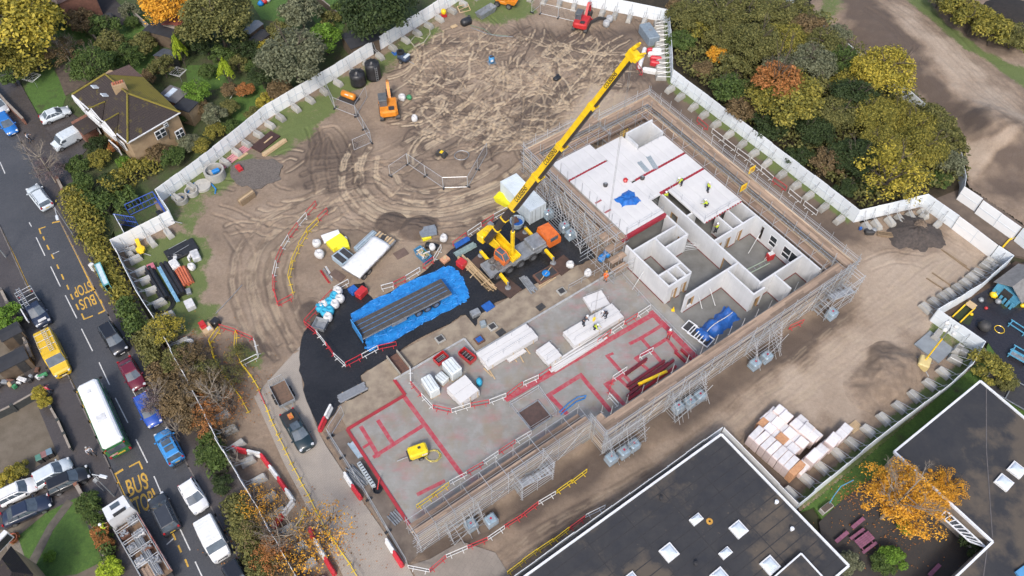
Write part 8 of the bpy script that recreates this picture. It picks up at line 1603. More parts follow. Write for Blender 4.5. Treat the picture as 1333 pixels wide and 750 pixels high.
for u,v,l in((876,404,'small yellow cone by the white wall'),(767,431,'small yellow item by the slab stack')): t=empty('traffic_cone',P(u,v,.31),0,l,'cone'); MB().box((0,0,.03),(.4,.4,.05)).build('base',m_yel,t); MB().lathe((0,0,.05),[(.15,0),(.04,.6)],8).build('cone_body',m_yel,t)
for k,(u,v) in enumerate(((897,428),(904,435),(912,441),(918,447))):
    t=empty('window_unit',P(u,v,.3),BA+.2,ordw(k,4)+' white window frame from the top near the blue tarpaulin','window frame','white window frames near the blue tarpaulin')
    for (x,y,dx,dy) in((0,.6,1.5,.1),(0,-.6,1.5,.1),(.7,0,.1,1.1),(-.7,0,.1,1.1)): MB().box((x,y,.35+.1*k),(dx,dy,.1)).build('frame',m_frame,t)
    MB().box((.1,.1,.15),(1.0,.8,.25)).build('pane',m_dk,t)
for u,v,c,l in((742,347,m_bag,'white bag on the low landing'),(783,339,m_cyan,'left blue bag on the low landing'),(790,333,m_cyan,'right blue bag on the low landing'),(801,329,m_bag,'pale bag at the end of the low landing'),(765,358,m_bag,'white sheeted bag at the landing corner')): bag(u,v,c,l,.9,.4)
def prop(a,c,z,label):
    p=P(*a,z); q=P(*c,2.6); mb=MB(); mb.bar(p,q,.045,6); mb.build('raking_prop',M('prop_white',(.62,.63,.62),None,.5),None,label=label,cat='wall prop',group='raking props holding the white walls')
for a,c,l in(((823,377),(838,353),'raking prop against the outer left wall'),((974,330),(990,303),'raking prop near the narrow window'),((995,338),(1012,318),'raking prop below the window pair'),((931,398),(921,366),'raking prop on the low wall by the tarpaulin'),((914,402),(908,380),'second raking prop on the low wall')): prop(a,c,.3,l)
t=empty('guard_frame',P(900,324,.3),R(10),'silver barrier frame standing in the open room','barrier'); mb=MB()
for s in(-1,1):
    for zz in(.2,.55,.9): mb.bar((-1,s*.25,zz),(1,s*.25,zz),.035)
    for x in(-1,1): mb.bar((x,s*.25,0),(x,s*.25,.95),.035)
mb.build('frame',m_galv,t)
t=empty('trestle',P(986,349,.3),R(30),'pale green aluminium trestle on the room floor','trestle'); [MB().beam((-1.6,y,.3),(1.6,y,.3),.12,.1).build('rail',M('green_alu',(.36,.42,.33),(.28,.33,.26),.5,3),t) for y in(-.3,.3)]; [MB().beam((x,-.35,.26),(x,.35,.26),.08,.06).build('rung',m_gs,t) for x in(-1.3,-.5,.3,1.1)]
t,L,w=block('toolbox',(1002,334),(1010,331),(1001,328),.3,1.3,m_redp,'red tool cabinet with white top by the windows','toolbox'); MB().box((0,0,1.35),(L*.8,w*.8,.12),bev=.04).build('white_top',m_bag,t)
for u,v,z,l in((979,221,5.1,'yellow sign board on the upper scaffold walkway'),(968,244,4.4,'orange yellow sign board on the inner scaffold walkway')): t=empty('sign_board',P(u,v,z),R(35),l,'sign'); MB().box((0,0,0),(1.0,.06,1.1)).build('board',m_yel,t); MB().box((0,-.04,.05),(.6,.03,.5)).build('panel',M('sign_amber',(.62,.3,.02),None,.5),t); MB().bar((0,.06,-1.0),(0,.06,.5),.03).build('post',m_gs,t)
# ------------------------------------------------------------------ right hand side
m_brick=M('pallet_brick_wrap',(.62,.52,.49),(.52,.42,.39),.35,2.5,.3,obj=.35); m_btop=M('wrap_top_white',(.70,.69,.69),(.56,.54,.54),.3,2.5,.4,obj=.3); m_bor=M('bare_brick_pack',(.55,.30,.16),(.44,.22,.11),.85,4,.5)
dU=(P(1052,578,1)-P(988,558,1)); 
def pack(u,v,L,w,h,label,rz,bare=False,g='wrapped brick packs by the corner hoarding'):
    h+=random.uniform(-.06,.06); q=P(u,v,h); t=empty('brick_pack',(q.x,q.y,0),rz+random.uniform(-.04,.04),label,'brick pack',g); MB().box((0,0,.07),(L*.95,w*.95,.13)).build('pallet',m_timb,t); MB().box((0,0,.13+(h-.13)/2),(L,w,h-.13),bev=.05).build('wrap',m_bor if bare else m_brick,t)
    if not bare: MB().box((0,0,h+.01),(L*.9,w*.9,.05),bev=.02).build('top_sheet',m_btop,t)
a,c=P(981,560,1.9),P(1042,612,1.9); ang=math.atan2((c-a).y,(c-a).x)
sp_=(c-a).length/8
for k in range(8): pack(981+61*(k+.5)/8,560+52*(k+.5)/8,sp_*.97,1.9,1.9,['first','second','third','fourth','fifth','sixth','seventh','last'][k]+' brick pack along the two high outer row',ang,k==7)
for nm,pts,h in(('left inner',((994.8,551.4),(1002.6,557.6),(1009.3,564.5),(1017.5,571),(1025.6,576.8),(1032.6,583.7)),1.25),('middle inner',((1004.5,543.6),(1013,550),(1020.5,556.3),(1028.7,563.2),(1036.2,569.3),(1044.2,575.7)),1.3),('third inner',((1016,534),(1023.7,541.3),(1037.7,552),(1048.9,560.4),(1057.3,567.8)),1.5),('far edge',((1043.3,547.3),(1051.7,556.6),(1062,566),(1008,537),(999,545)),1.1)):
    for k,(u,v) in enumerate(pts): pack(u,v,1.13,1.2,h+.12*((k*3)%2),['first','second','third','fourth','fifth','sixth'][k]+f' brick pack of the {nm} row',ang,nm=='left inner' and k in(0,3))
for k,(u,v,h) in enumerate(((1060,593,1.7),(1068,587,1.7),(1074,582,1.0),(1085,572,1.7),(1093,567,1.3),(1100,560,1.2),(1050,602,.9),(1044,608,.9))): pack(u,v,1.1,1.7,h,'brick pack %s of the short line by the ballast blocks'%(['third','fourth','fifth','sixth','seventh','last','second','first'][k]),ang)
q,rz,L,w=fit((1104,557),(1116,548),(1111,561),.2); t=empty('timber_pallet',q,rz,'empty timber pallet at the end of the brick packs','pallet')
for k in range(7): MB().box((-L/2+(k+.5)*L/7,0,.16),(L/7-.05,max(w,1.0),.03)).build('slat',m_timb,t)
for y in(-.4,0,.4): MB().box((0,y,.08),(L,.1,.12)).build('bearer',m_timb,t)
q,rz,L,w=fit((1190,448),(1222,473),(1211,431),.12); t=empty('concrete_pad',q,rz,'square grey concrete pad by the lighting tower','pad'); 
MB().box((0,0,.1),(L,w,.2),bev=.02).build('pad_slab',M('pad_grey',(.24,.27,.29),(.19,.21,.23),.8,1),t)
t=empty('lighting_tower',P(1199,477,0),R(60),'pale yellow lighting tower with raised lamp cluster','lighting tower'); MB().box((0,0,.75),(1.5,1.2,1.0),bev=.12).build('body',M('tower_cream',(.62,.50,.22),(.5,.4,.18),.5,2),t)
mb=MB(); mb.bar((.2,0,1.2),(.2,0,5.5),.09,6); mb.build('mast',m_yel,t); MB().bar((.2,0,5.5),(.2,0,7.6),.06,6).build('upper_mast',m_gs,t)
for k in range(4): MB().box((.2+(.5 if k%2 else -.5),.45 if k>1 else -.45,7.5),(.4,.42,.28),bev=.08).build('lamp_head',m_plw,t)
mb=MB(); mb.bar((-.3,0,7.5),(.7,0,7.5),.04); mb.bar((.2,-.5,7.5),(.2,.5,7.5),.04); mb.build('crossbar',m_gs,t)
for x,y in((-1,-.8),(-1,.8),(1,-.8),(1,.8)): MB().bar((x*.6,y*.6,.35),(x,y*1.3,.1),.05).build('stabiliser',m_gs,t)
bundle((1142,305),(1172,309),.7,3,.16,M('old_timber',(.25,.18,.11)),'old timber beams by the black gravel heap','timber beams',0,name='timber_stack',part='beam',sec='sq'); t=empty('pump',P(1131,304,0),0,'small dark pump beside the timber beams','pump'); MB().box((0,0,.4),(1.2,.8,.6),bev=.15).build('body',m_dk,t); MB().lathe((.5,.1,.3),[(.25,0),(.3,.4),(.15,.5)],9).build('drum',m_gs,t); MB().box((-1.0,.6,.3),(.35,.3,.4),bev=.05).build('blue_can',m_blue,t)
for k,(a,c) in enumerate((((1225,325),(1262,352)),((1228,327),(1258,347)),((1205,362),(1230,378)),((1214,356),(1240,374)))): bundle(a,c,.3,1,.07,M('old_timber',(.25,.18,.11)),['upper','second upper','lower','second lower'][k]+' dark timber rail lying in the pale mud','timber',0,'timbers in the pale mud',name='timber_rail',part='rail',sec='sq')
mb=MB(); mb.path([P(*p,.15) for p in((1305,322),(1314,312),(1321,309))],.12,6); mb.build('yellow_pipe',m_yel,None,label='yellow pipe lying across the lane by the gates',cat='pipe')
# playground
def playhouse():
    c=P(1325,372,1.2); t=empty('playhouse',(c.x,c.y,0),R(35),'blue and grey childrens play house with pitched grey roof','playhouse'); mg=M('play_blue',(.10,.34,.50),(.07,.25,.38),.6,2); mr=M('play_roof',(.22,.215,.21),(.16,.155,.15),.8,2)
    MB().box((0,0,.9),(4.2,3.0,1.8)).build('wall',mg,t)
    for s in(-1,1): mb=MB(); mb.add([Vector((-2.4,0,2.9)),Vector((2.4,0,2.9)),Vector((2.4,s*1.9,1.75)),Vector((-2.4,s*1.9,1.75)),Vector((-2.4,0,2.8)),Vector((2.4,0,2.8)),Vector((2.4,s*1.9,1.65)),Vector((-2.4,s*1.9,1.65))],[(0,1,2,3),(7,6,5,4),(3,2,6,7),(0,3,7,4),(1,5,6,2),(0,4,5,1)]); mb.build('roof',mr,t)
    MB().box((-2.12,0,.9),(.06,1.2,1.5)).build('door',m_dk,t)
    for k in range(6): MB().box((-2.6,-1.3+k*.5,.5),(.08,.3,1.0)).build('picket',mg,t)
playhouse()
m_pbl=M('play_blue',(.10,.34,.50))
def bench_frame(a,c,label,slats=False):
    p,q=P(*a,.4),P(*c,.4); d=q-p; L=d.length; t=empty('play_bench',(p.x,p.y,0),math.atan2(d.y,d.x),label,'bench'); 
    for y in(-.35,.35): MB().beam((0,y,.5),(L,y,.5),.1,.1).build('rail',m_pbl,t)
    if slats:
        for k in range(5): MB().beam((.1,-.3+k*.15,.42),(L-.1,-.3+k*.15,.42),.13,.05).build('slat',m_gs,t)
    for x in(.2,L-.2): MB().box((x,0,.25),(.12,.8,.5)).build('leg',m_pbl,t)
bench_frame((1314,419),(1337,434),'blue railed beam in the playground'); bench_frame((1313,458),(1340,473),'blue bench with curved grey seat in the playground',True); bench_frame((1318,452),(1345,468),'second blue railed bench behind the grey seat')
for u,v,m,rr,l in((1283,402,m_redp,.22,'small red ball on the playground'),(1264,410,m_yel,.22,'small yellow ball near the yellow frame'),(1276,392,m_gs,.35,'grey toy on the playground'),(1292,386,m_yel,.5,'yellow toy by the play house'),(1330,399,m_yel,.3,'yellow toy at the right edge of the playground'),(1298,394,m_gs,.4,'pale toy by the play house'),(1279,428,m_dk,.8,'dark round cover on the playground')): t=empty('toy',P(u,v,.02),0,l,'toy'); MB().lathe((0,0,0),[(rr*.5,0),(rr,rr*.6),(rr*.7,rr*1.3),(.02,rr*1.5)],8).build('body',m,t,True)
t=empty('hoop',P(1301,429,.03),0,'yellow hoop lying on the playground','hoop'); MB().path([Vector((.55*math.cos(2*PI*k/14),.55*math.sin(2*PI*k/14),.03)) for k in range(15)],.04,4).build('ring',m_yel,t)
t=empty('goal_frame',P(1253,409,.02),R(40),'yellow climbing frame at the playground corner','frame'); mb=MB(); mb.beam((-1.6,-.5,.4),(1.6,-.5,.4),.15,.15); mb.beam((-1.6,.5,.4),(1.6,.5,.4),.15,.15); mb.build('rail',m_yel,t); MB().box((1.4,0,.6),(.9,1.0,.08)).build('deck',m_timb,t)
t=empty('pond_enclosure',P(1312,510,0),R(-40),'pale metal garden frame by the school roof','frame'); mb=MB(); [mb.beam(a,c,.1,.1) for a,c in(((-2.5,-1.5,.5),(2.5,-1.5,.5)),((-2.5,1.5,.5),(2.5,1.5,.5)),((-2.5,-1.5,.5),(-2.5,1.5,.5)),((2.5,-1.5,.5),(2.5,1.5,.5)),((0,-1.5,.5),(0,1.5,.5)))]; mb.build('frame',m_gs,t); MB().box((0,0,.3),(4.9,2.9,.05)).build('mesh_cover',m_dk,t)
m_pic=M('purple_paint_timber',(.24,.09,.15),(.16,.06,.10),.8,3)
def picnic(u,v,rz,label,table=True):
    t=empty('picnic_table' if table else 'bench',P(u,v,.02),rz,label,'picnic table' if table else 'bench')
    if table:
        for k in range(5): MB().box((0,-.36+k*.18,.74),(1.9,.16,.05)).build('top_slat',m_pic,t)
        for y in(-.8,.8): MB().box((0,y,.45),(1.9,.28,.05)).build('seat',m_pic,t)
        for x in(-.65,.65): MB().beam((x,-.9,.38),(x,.9,.38),.08,.1).build('leg',m_pic,t); MB().beam((x,-.3,.7),(x,-.7,.02),.08,.08).build('leg',m_pic,t); MB().beam((x,.3,.7),(x,.7,.02),.08,.08).build('leg',m_pic,t)
    else:
        MB().box((0,0,.45),(1.7,.36,.06)).build('seat',m_pic,t); [MB().box((x,0,.21),(.08,.3,.42)).build('leg',m_pic,t) for x in(-.6,.6)]
picnic(1122,706,R(32),'purple picnic table in the school courtyard'); picnic(1115,683,R(35),'upper purple bench in the courtyard',False); picnic(1094,701,R(35),'left purple bench in the courtyard',False); picnic(1214,744,R(38),'purple bench at the bottom of the courtyard',False)
t=empty('metal_rail',P(1080,640,0),0,'blue handrail curving by the courtyard grass','handrail'); o=P(1080,640,0); MB().path([P(*p,.9)-o for p in((1111,625),(1095,633),(1086,645),(1080,655))],.05,5).build('rail',m_pbl,t); [MB().bar(P(*p,0)-o,P(*p,.9)-o,.04).build('post',m_pbl,t) for p in((1111,625),(1086,645))]
t,L,w=block('planter',(1067,662),(1080,652),(1074,668),0,.6,m_conc,'grey edged planter bed at the roof corner','planter'); MB().box((0,0,.62),(L*.85,w*.85,.05)).build('soil',m_hd,t)
# ------------------------------------------------------------------ street furniture
def lamp(base,head,label,hh=7.0):
    b=P(*base,.1); t=empty('street_lamp',b,0,label,'street lamp'); h=P(*head,hh)-b; MB().bar((0,0,0),(0,0,1.2),.1,7,.09).build('base',m_gs,t); MB().bar((0,0,1.2),(0,0,hh-.1),.075,6,.05).build('post',m_gs,t); h.z=hh+.1; MB().bar((0,0,hh-.12),h,.045,5).build('arm',M('lamp_arm_pale',(.55,.58,.6),None,.5),t); d=h.normalized(); d.z=0; d.normalize(); MB().box(h+d*.1,(.8,.32,.16),math.atan2(d.y,d.x),bev=.05).build('lantern',M('lantern_white',(.62,.65,.67),None,.4),t)
lamp((99,311),(75,284),'street lamp leaning over the upper bus stop bay',6.0); lamp((149,646),(134,621),'street lamp by the lower bus stop marking',5.5); lamp((8,335),(-12,318),'street lamp at the left frame edge',6.0)
t=empty('bus_stop_sign',P(136,640,.11),R(-30),'bus stop pole with pale timetable panel','bus stop'); MB().bar((0,0,0),(0,0,2.8),.04,6).build('post',m_gs,t); MB().box((0,.2,2.5),(.06,.5,.6)).build('flag',m_plw,t)
q,rz,L,w=fit((135,373),(123,345),(142,369),2.4); t=empty('bus_shelter',(q.x,q.y,.11),rz,'bus shelter with pale turquoise glazed roof by the hedge','bus shelter'); mt=M('shelter_turquoise',(.12,.36,.38),(.09,.28,.3),.5,2)
MB().box((0,0,2.35),(L*.94,w*.9,.05)).build('roof_panel',M('shelter_roof',(.55,.66,.70),(.42,.52,.56),.3,2,coat=.4),t); mb=MB()
for y in(-1,1): mb.box((0,y*w*.47,2.36),(L,.1,.14))
for x in(-1,1): mb.box((x*L*.48,0,2.36),(.1,w*.85,.14))
mb.build('roof_frame',mt,t)
for x in(-.45,.45):
    for y in(-.42,.42): MB().bar((x*L,y*w,0),(x*L,y*w,2.3),.05,6).build('post',mt,t)
MB().box((0,w*.42*1,1.3),(L*.85,.03,1.7)).build('back_glass',m_pane,t); MB().box((0,w*.2,.5),(L*.6,.3,.06)).build('bench_seat',mt,t)
t,L,w=block('sign_cabinet',(118,341),(114,345),(121,344),.1,1.2,m_plw,'pale cabinet at the end of the bus shelter','cabinet')
for u,v,m,l in((56,601,M('bin_green',(.09,.22,.17),None,.5),'green lidded wheelie bin, left of three'),(62.5,597,M('bin_maroon',(.25,.13,.12),None,.5),'maroon lidded wheelie bin, middle of three'),(69.5,593.5,M('bin_blue',(.16,.24,.30),None,.5),'blue grey lidded wheelie bin, right of three')):
    t=empty('wheelie_bin',P(u,v,0),R(30),l,'wheelie bin'); MB().rings([[Vector((x*s,y*s,z)) for x,y in((-.25,-.3),(.25,-.3),(.25,.3),(-.25,.3))] for s,z in((.8,.05),(1.1,1.0))]).build('body',m_dk,t); MB().box((0,0,1.04),(.6,.72,.08),bev=.03).build('lid',m,t)
# blue gate near the hoarding corner
mb=MB(); t=empty('blue_gate',P(172,281,0),0,'blue framed mesh gate by the hedge','gate'); o=P(172,281,0)
for pts in(((170,281),(206,264)),((206,264),(219,283)),((156,293),(182,297))):
    a,c=P(*pts[0],0)-o,P(*pts[1],0)-o
    for zz in(.15,1.1,2.1): mb.bar(a+Vector((0,0,zz)),c+Vector((0,0,zz)),.06)
    for k in range(9): q=a.lerp(c,k/8); mb.bar(q+Vector((0,0,.15)),q+Vector((0,0,2.1)),.03 if k%4 else .06)
mb.build('frame',M('gate_blue',(.03,.09,.40),(.02,.06,.3),.5,3),t)
# ------------------------------------------------------------------ gardens, drives and houses
for i_,(z,m,name,pts) in enumerate(((.0,m_lawn,'lawn',[(36,108),(66,85),(88,120),(78,150),(38,150),(28,125)]),(.0,m_lawn,'lawn',[(50,45),(95,20),(160,60),(200,75),(185,110),(140,80),(95,75),(75,85),(58,70)]),(.0,m_lawn,'lawn',[(150,5),(210,30),(205,75),(170,72),(140,40)]),(.0,m_lawn,'lawn',[(325,0),(375,0),(370,30),(340,25)]),(.0,m_lawn,'lawn',[(395,0),(470,0),(445,40),(410,30)]),(.0,m_lawn,'lawn',[(240,85),(285,85),(300,112),(262,120),(245,110)]),(.0,m_lawn,'lawn',[(300,122),(345,110),(355,140),(310,165),(295,140)]),
    (.02,m_pave,'driveway',[(38,152),(84,140),(130,175),(105,205),(72,222),(45,185)]),(.03,M('dark_patio',(.05,.045,.045),(.035,.03,.03),.9,1),'patio',[(110,10),(140,-10),(160,10),(175,25),(150,38),(122,28)]),(.0,m_hd,'soil_bed',[(98,75),(130,100),(85,125),(72,90)]))): sheet(name,px(pts),z+.005*i_,m,.3)
LFT=[(-60,370),(2,376),(46,468),(78,556),(98,592),(118,640),(152,735),(190,830),(-60,850)]
sheet('front_garden',px(LFT),.05,M('drive_gravel',(.15,.125,.095),(.11,.09,.065),.9,.8,.4),.35)
for z,m,name,pts in((.075,m_lawn,'lawn',[(22,700),(100,635),(118,660),(140,728),(100,748),(60,752),(35,735)]),(.095,M('garden_path',(.12,.105,.085),(.085,.075,.06),.9,2,.3),'garden_path',[(88,650),(96,655),(70,690),(58,715),(44,742),(30,745),(46,715),(62,685)]),(.08,m_pave,'driveway',[(0,640),(60,600),(104,600),(116,640),(60,668),(10,690),(0,690)]),(.075,m_pave,'driveway',[(-20,500),(20,500),(40,490),(52,505),(20,530),(-20,545)]),(.08,m_lawn,'lawn',[(-40,372),(2,378),(18,404),(10,425),(-40,440)])): sheet(name,px(pts),z,m,.2)
m_bwall=M('garden_brick',(.26,.12,.08),(.18,.08,.055),.9,2,.4); m_bcop=M('coping_stone',(.30,.26,.22),(.22,.19,.16),.9,2)
def garden_wall(pts,h,m,label,w=.24,pil=True):
    q=[P(u,v,0) for u,v in pts]; o=q[0]; t=empty('garden_wall',o,0,label,'wall')
    for i in range(len(q)-1):
        a,c=q[i]-o,q[i+1]-o; L=(c-a).length; n=max(1,round(L/2.5)); mb=MB(); mb.beam(a+Vector((0,0,h/2)),c+Vector((0,0,h/2)),w,h); mb.build('wall_face',m,t); mb=MB(); mb.beam(a+Vector((0,0,h+.04)),c+Vector((0,0,h+.04)),w+.1,.08); mb.build('coping',m_bcop,t)
        if pil:
            for k in range(n): p=a.lerp(c,k/n); MB().box((p.x,p.y,h*.6),(w+.2,w+.2,h*1.2),math.atan2((c-a).y,(c-a).x)).build('pier',m,t)
garden_wall([(103,634),(113,652),(124,684),(136,716),(150,750)],.8,m_bwall,'brick wall with piers along the front lawn hedge'); garden_wall([(-10,115),(12,140),(35,163)],1.2,m_bwall,'brick wall along the upper pavement by the willow',pil=False); garden_wall([(78,238),(94,270),(98,280)],.9,m_bwall,'low brick wall at the front garden corner'); garden_wall([(80,552),(96,588)],.9,M('fence_dark',(.045,.05,.05),(.03,.033,.033),.8,2),'dark garden fence by the drive',.12); garden_wall([(6,383),(32,435),(46,470)],.9,M('wall_grey',(.14,.13,.12),(.1,.09,.085),.9,2),'grey garden wall along the left pavement',.2); garden_wall([(56,512),(70,535),(79,551)],.8,M('fence_dark',(.045,.05,.05)),'dark fence below the yellow bushes',.12)
garden_wall([(-20,555),(22,535),(52,518)],1.2,M('fence_dark',(.045,.05,.05)),'dark panel fence between the left gardens',.1); garden_wall([(-10,442),(20,420),(38,450)],1.0,M('fence_dark',(.045,.05,.05)),'dark shed fence by the green bush',.1); garden_wall([(10,60),(50,40),(96,78)],1.4,M('old_fence',(.10,.075,.055),(.07,.055,.04),.9,2),'brown fence between the back lawns',.08,False); garden_wall([(88,14),(132,62),(148,82)],1.4,M('old_fence',(.10,.075,.055)),'brown fence through the middle gardens',.08,False); garden_wall([(176,24),(205,50),(222,62)],1.5,M('pale_fence',(.25,.25,.22),(.18,.18,.16),.9,2),'pale fence beside the patio garden',.1,False); garden_wall([(410,0),(452,34)],1.3,M('old_fence',(.10,.075,.055)),'fence between the lawns at the top',.08,False)
def shed(c0,c1,c2,z,mw,mr,label,pitch=.5,cat='shed'):
    q,rz,L,w=fit(c0,c1,c2,z); t=empty('shed',(q.x,q.y,0),rz,label,cat); MB().box((0,0,(z-.1)/2),(L*.94,w*.92,z-.1)).build('wall',mw,t)
    for s in(-1,1): mb=MB(); T=[Vector((-L/2,0,z+pitch)),Vector((L/2,0,z+pitch)),Vector((L/2,s*w/2,z)),Vector((-L/2,s*w/2,z))]; mb.add(T+[p-Vector((0,0,.1)) for p in T],[(0,1,2,3),(7,6,5,4),(3,2,6,7),(0,3,7,4),(1,5,6,2),(0,4,5,1)]); mb.build('roof',mr,t)
    MB().box((L*.2,-w*.465,.95),(.9,.06,1.8)).build('door',m_dk,t)
m_shw=M('shed_timber',(.13,.095,.065),(.09,.065,.045),.9,2); m_felt2=M('shed_felt',(.06,.07,.085),(.045,.05,.06),.8,1.5); m_feltd=M('black_felt',(.03,.032,.038),(.022,.023,.027),.8,1.5); m_rtile=M('red_roof_tile',(.22,.065,.045),(.15,.045,.035),.85,1.5,.4)
shed((199,72),(212,63),(214,84),2.1,m_shw,m_felt2,'small shed with blue grey felt roof'); shed((210,32),(225,18),(233,50),2.6,m_swall,m_rtile,'outbuilding with red tiled roof under the orange tree',.7); shed((442,45),(480,32),(462,62),2.4,m_shw,m_feltd,'black felt roofed shed beneath the dark tree',.35); shed((313,40),(332,26),(320,48),2.4,m_shw,M('grey_sheet_roof',(.27,.29,.31),(.2,.22,.24),.6,1.5),'grey sheet roofed shed by the olive tree',.3); shed((322,52),(340,38),(332,60),2.3,m_shw,m_feltd,'dark roofed shed beside the grey one',.3); shed((185,40),(200,26),(222,62),2.2,m_shw,m_feltd,'long dark lean to roof left of the red one',.15); shed((-10,470),(30,450),(-6,488),2.0,m_shw,m_feltd,'dark low shed roof by the rubbish heap',.1); shed((-5,432),(22,418),(3,445),2.0,m_shw,m_feltd,'dark shed by the round green bush',.15)
t=empty('rubbish_heap',P(25,497,.1),R(25),'heap of household rubbish behind the dark fence','rubbish'); r=random.Random(9)
for k in range(16): MB().box((r.uniform(-2.6,2.6),r.uniform(-.8,.8),r.uniform(.2,.6)),(r.uniform(.3,1.1),r.uniform(.2,.7),r.uniform(.2,.5)),r.uniform(0,3),bev=.05).build('rubbish_piece',[m_bag,m_timb,m_dk,m_gs,M('green_tub',(.06,.28,.12)),m_rust][k%6],t)
def dryer(u,v,label):
    t=empty('rotary_dryer',P(u,v,0),.4,label,'washing line'); MB().bar((0,0,0),(0,0,1.9),.03,5).build('post',m_gs,t)
    for k in range(4): a=k*PI/2; MB().bar((0,0,1.3),(1.3*math.cos(a),1.3*math.sin(a),1.9),.025).build('arm',m_gs,t)
    mb=MB()
    for rr in(.5,.8,1.1,1.28):
        for k in range(4): a,b_=k*PI/2,(k+1)*PI/2; mb.bar((rr*math.cos(a),rr*math.sin(a),1.3+.6*rr/1.3),(rr*math.cos(b_),rr*math.sin(b_),1.3+.6*rr/1.3),.014,3)
    mb.build('line',m_plw,t)
dryer(49,114,'rotary washing line on the corner lawn'); dryer(237,107,'rotary washing line behind the house extension')
for u,v,m,l in((140,27,m_dk,'black covered barbecue on the patio'),(112,10,m_gs,'pale garden bench on the patio')): t=empty('patio_item',P(u,v,.03),.6,l,'patio furniture'); MB().box((0,0,.5),(2.2,1.3,.9),bev=.25).build('cover',m,t,True); MB().box((0,0,.05),(2.0,1.1,.1)).build('base',m_dk,t)
for k,(u,v) in enumerate(((345,4),(349,2),(340,7))): t=empty('toy',P(u,v,0),0,['red','white','blue'][k]+' plastic toy on the far lawn','toy'); MB().lathe((0,0,0),[(.4,0),(.55,.4),(.2,.8)],8).build('body',[m_redp,m_bag,m_cyan][k],t,True)
t=empty('garden_swing',P(308,128,0),.3,'white metal garden frame among the shrubs','garden frame'); mb=MB(); [mb.bar(a,c,.05) for a,c in(((-1,0,0),(0,0,1.2)),((1,0,0),(0,0,1.2)),((-1,.8,0),(0,.8,1.2)),((1,.8,0),(0,.8,1.2)),((0,0,1.2),(0,.8,1.2)))]; mb.build('frame',m_plw,t)
# --- the brown roofed semi-detached house
def tile_mat(name,a,b_,moss,amt):
    t=NT(name); w=t.n('TexWave'); w.wave_type='BANDS'; w.bands_direction='Z'; w.inputs['Scale'].default_value=2.2; w.inputs['Distortion'].default_value=.6; t.l(t.co(),w.inputs[0]); f=t.noise(.8,5,.7); g=t.noise(5,4,.7)
    c=t.mix(t.ramp(g,.35,.65),a,b_); c=t.mix(t.math('MULTIPLY',w.outputs[0],.25),c,tuple(x*.5 for x in b_)); c=t.mix(t.math('MULTIPLY',t.ramp(t.math('ADD',f,t.math('MULTIPLY',t.math('SUBTRACT',g,.5),.4)),.62-amt*.35,.74-amt*.3),.85),c,moss)
    return t.out(c,.9,0,w.outputs[0],.5,.04)
m_tile=tile_mat('brown_roof_tile',(.045,.034,.031),(.03,.023,.022),(.13,.105,.02),.12); m_tilem=tile_mat('mossy_roof_tile',(.085,.06,.045),(.06,.045,.035),(.20,.165,.02),1.0); m_tiler=tile_mat('russet_roof_tile',(.13,.085,.075),(.09,.06,.055),(.12,.1,.03),0)
m_stucco=M('tan_stucco',(.36,.26,.155),(.28,.195,.115),.9,1.2,.4); m_wpaint=M('white_painted_wood',(.68,.69,.70),(.58,.59,.60),.6,2); m_hbrick=M('house_brick',(.24,.11,.075),(.17,.08,.055),.9,2,.4)
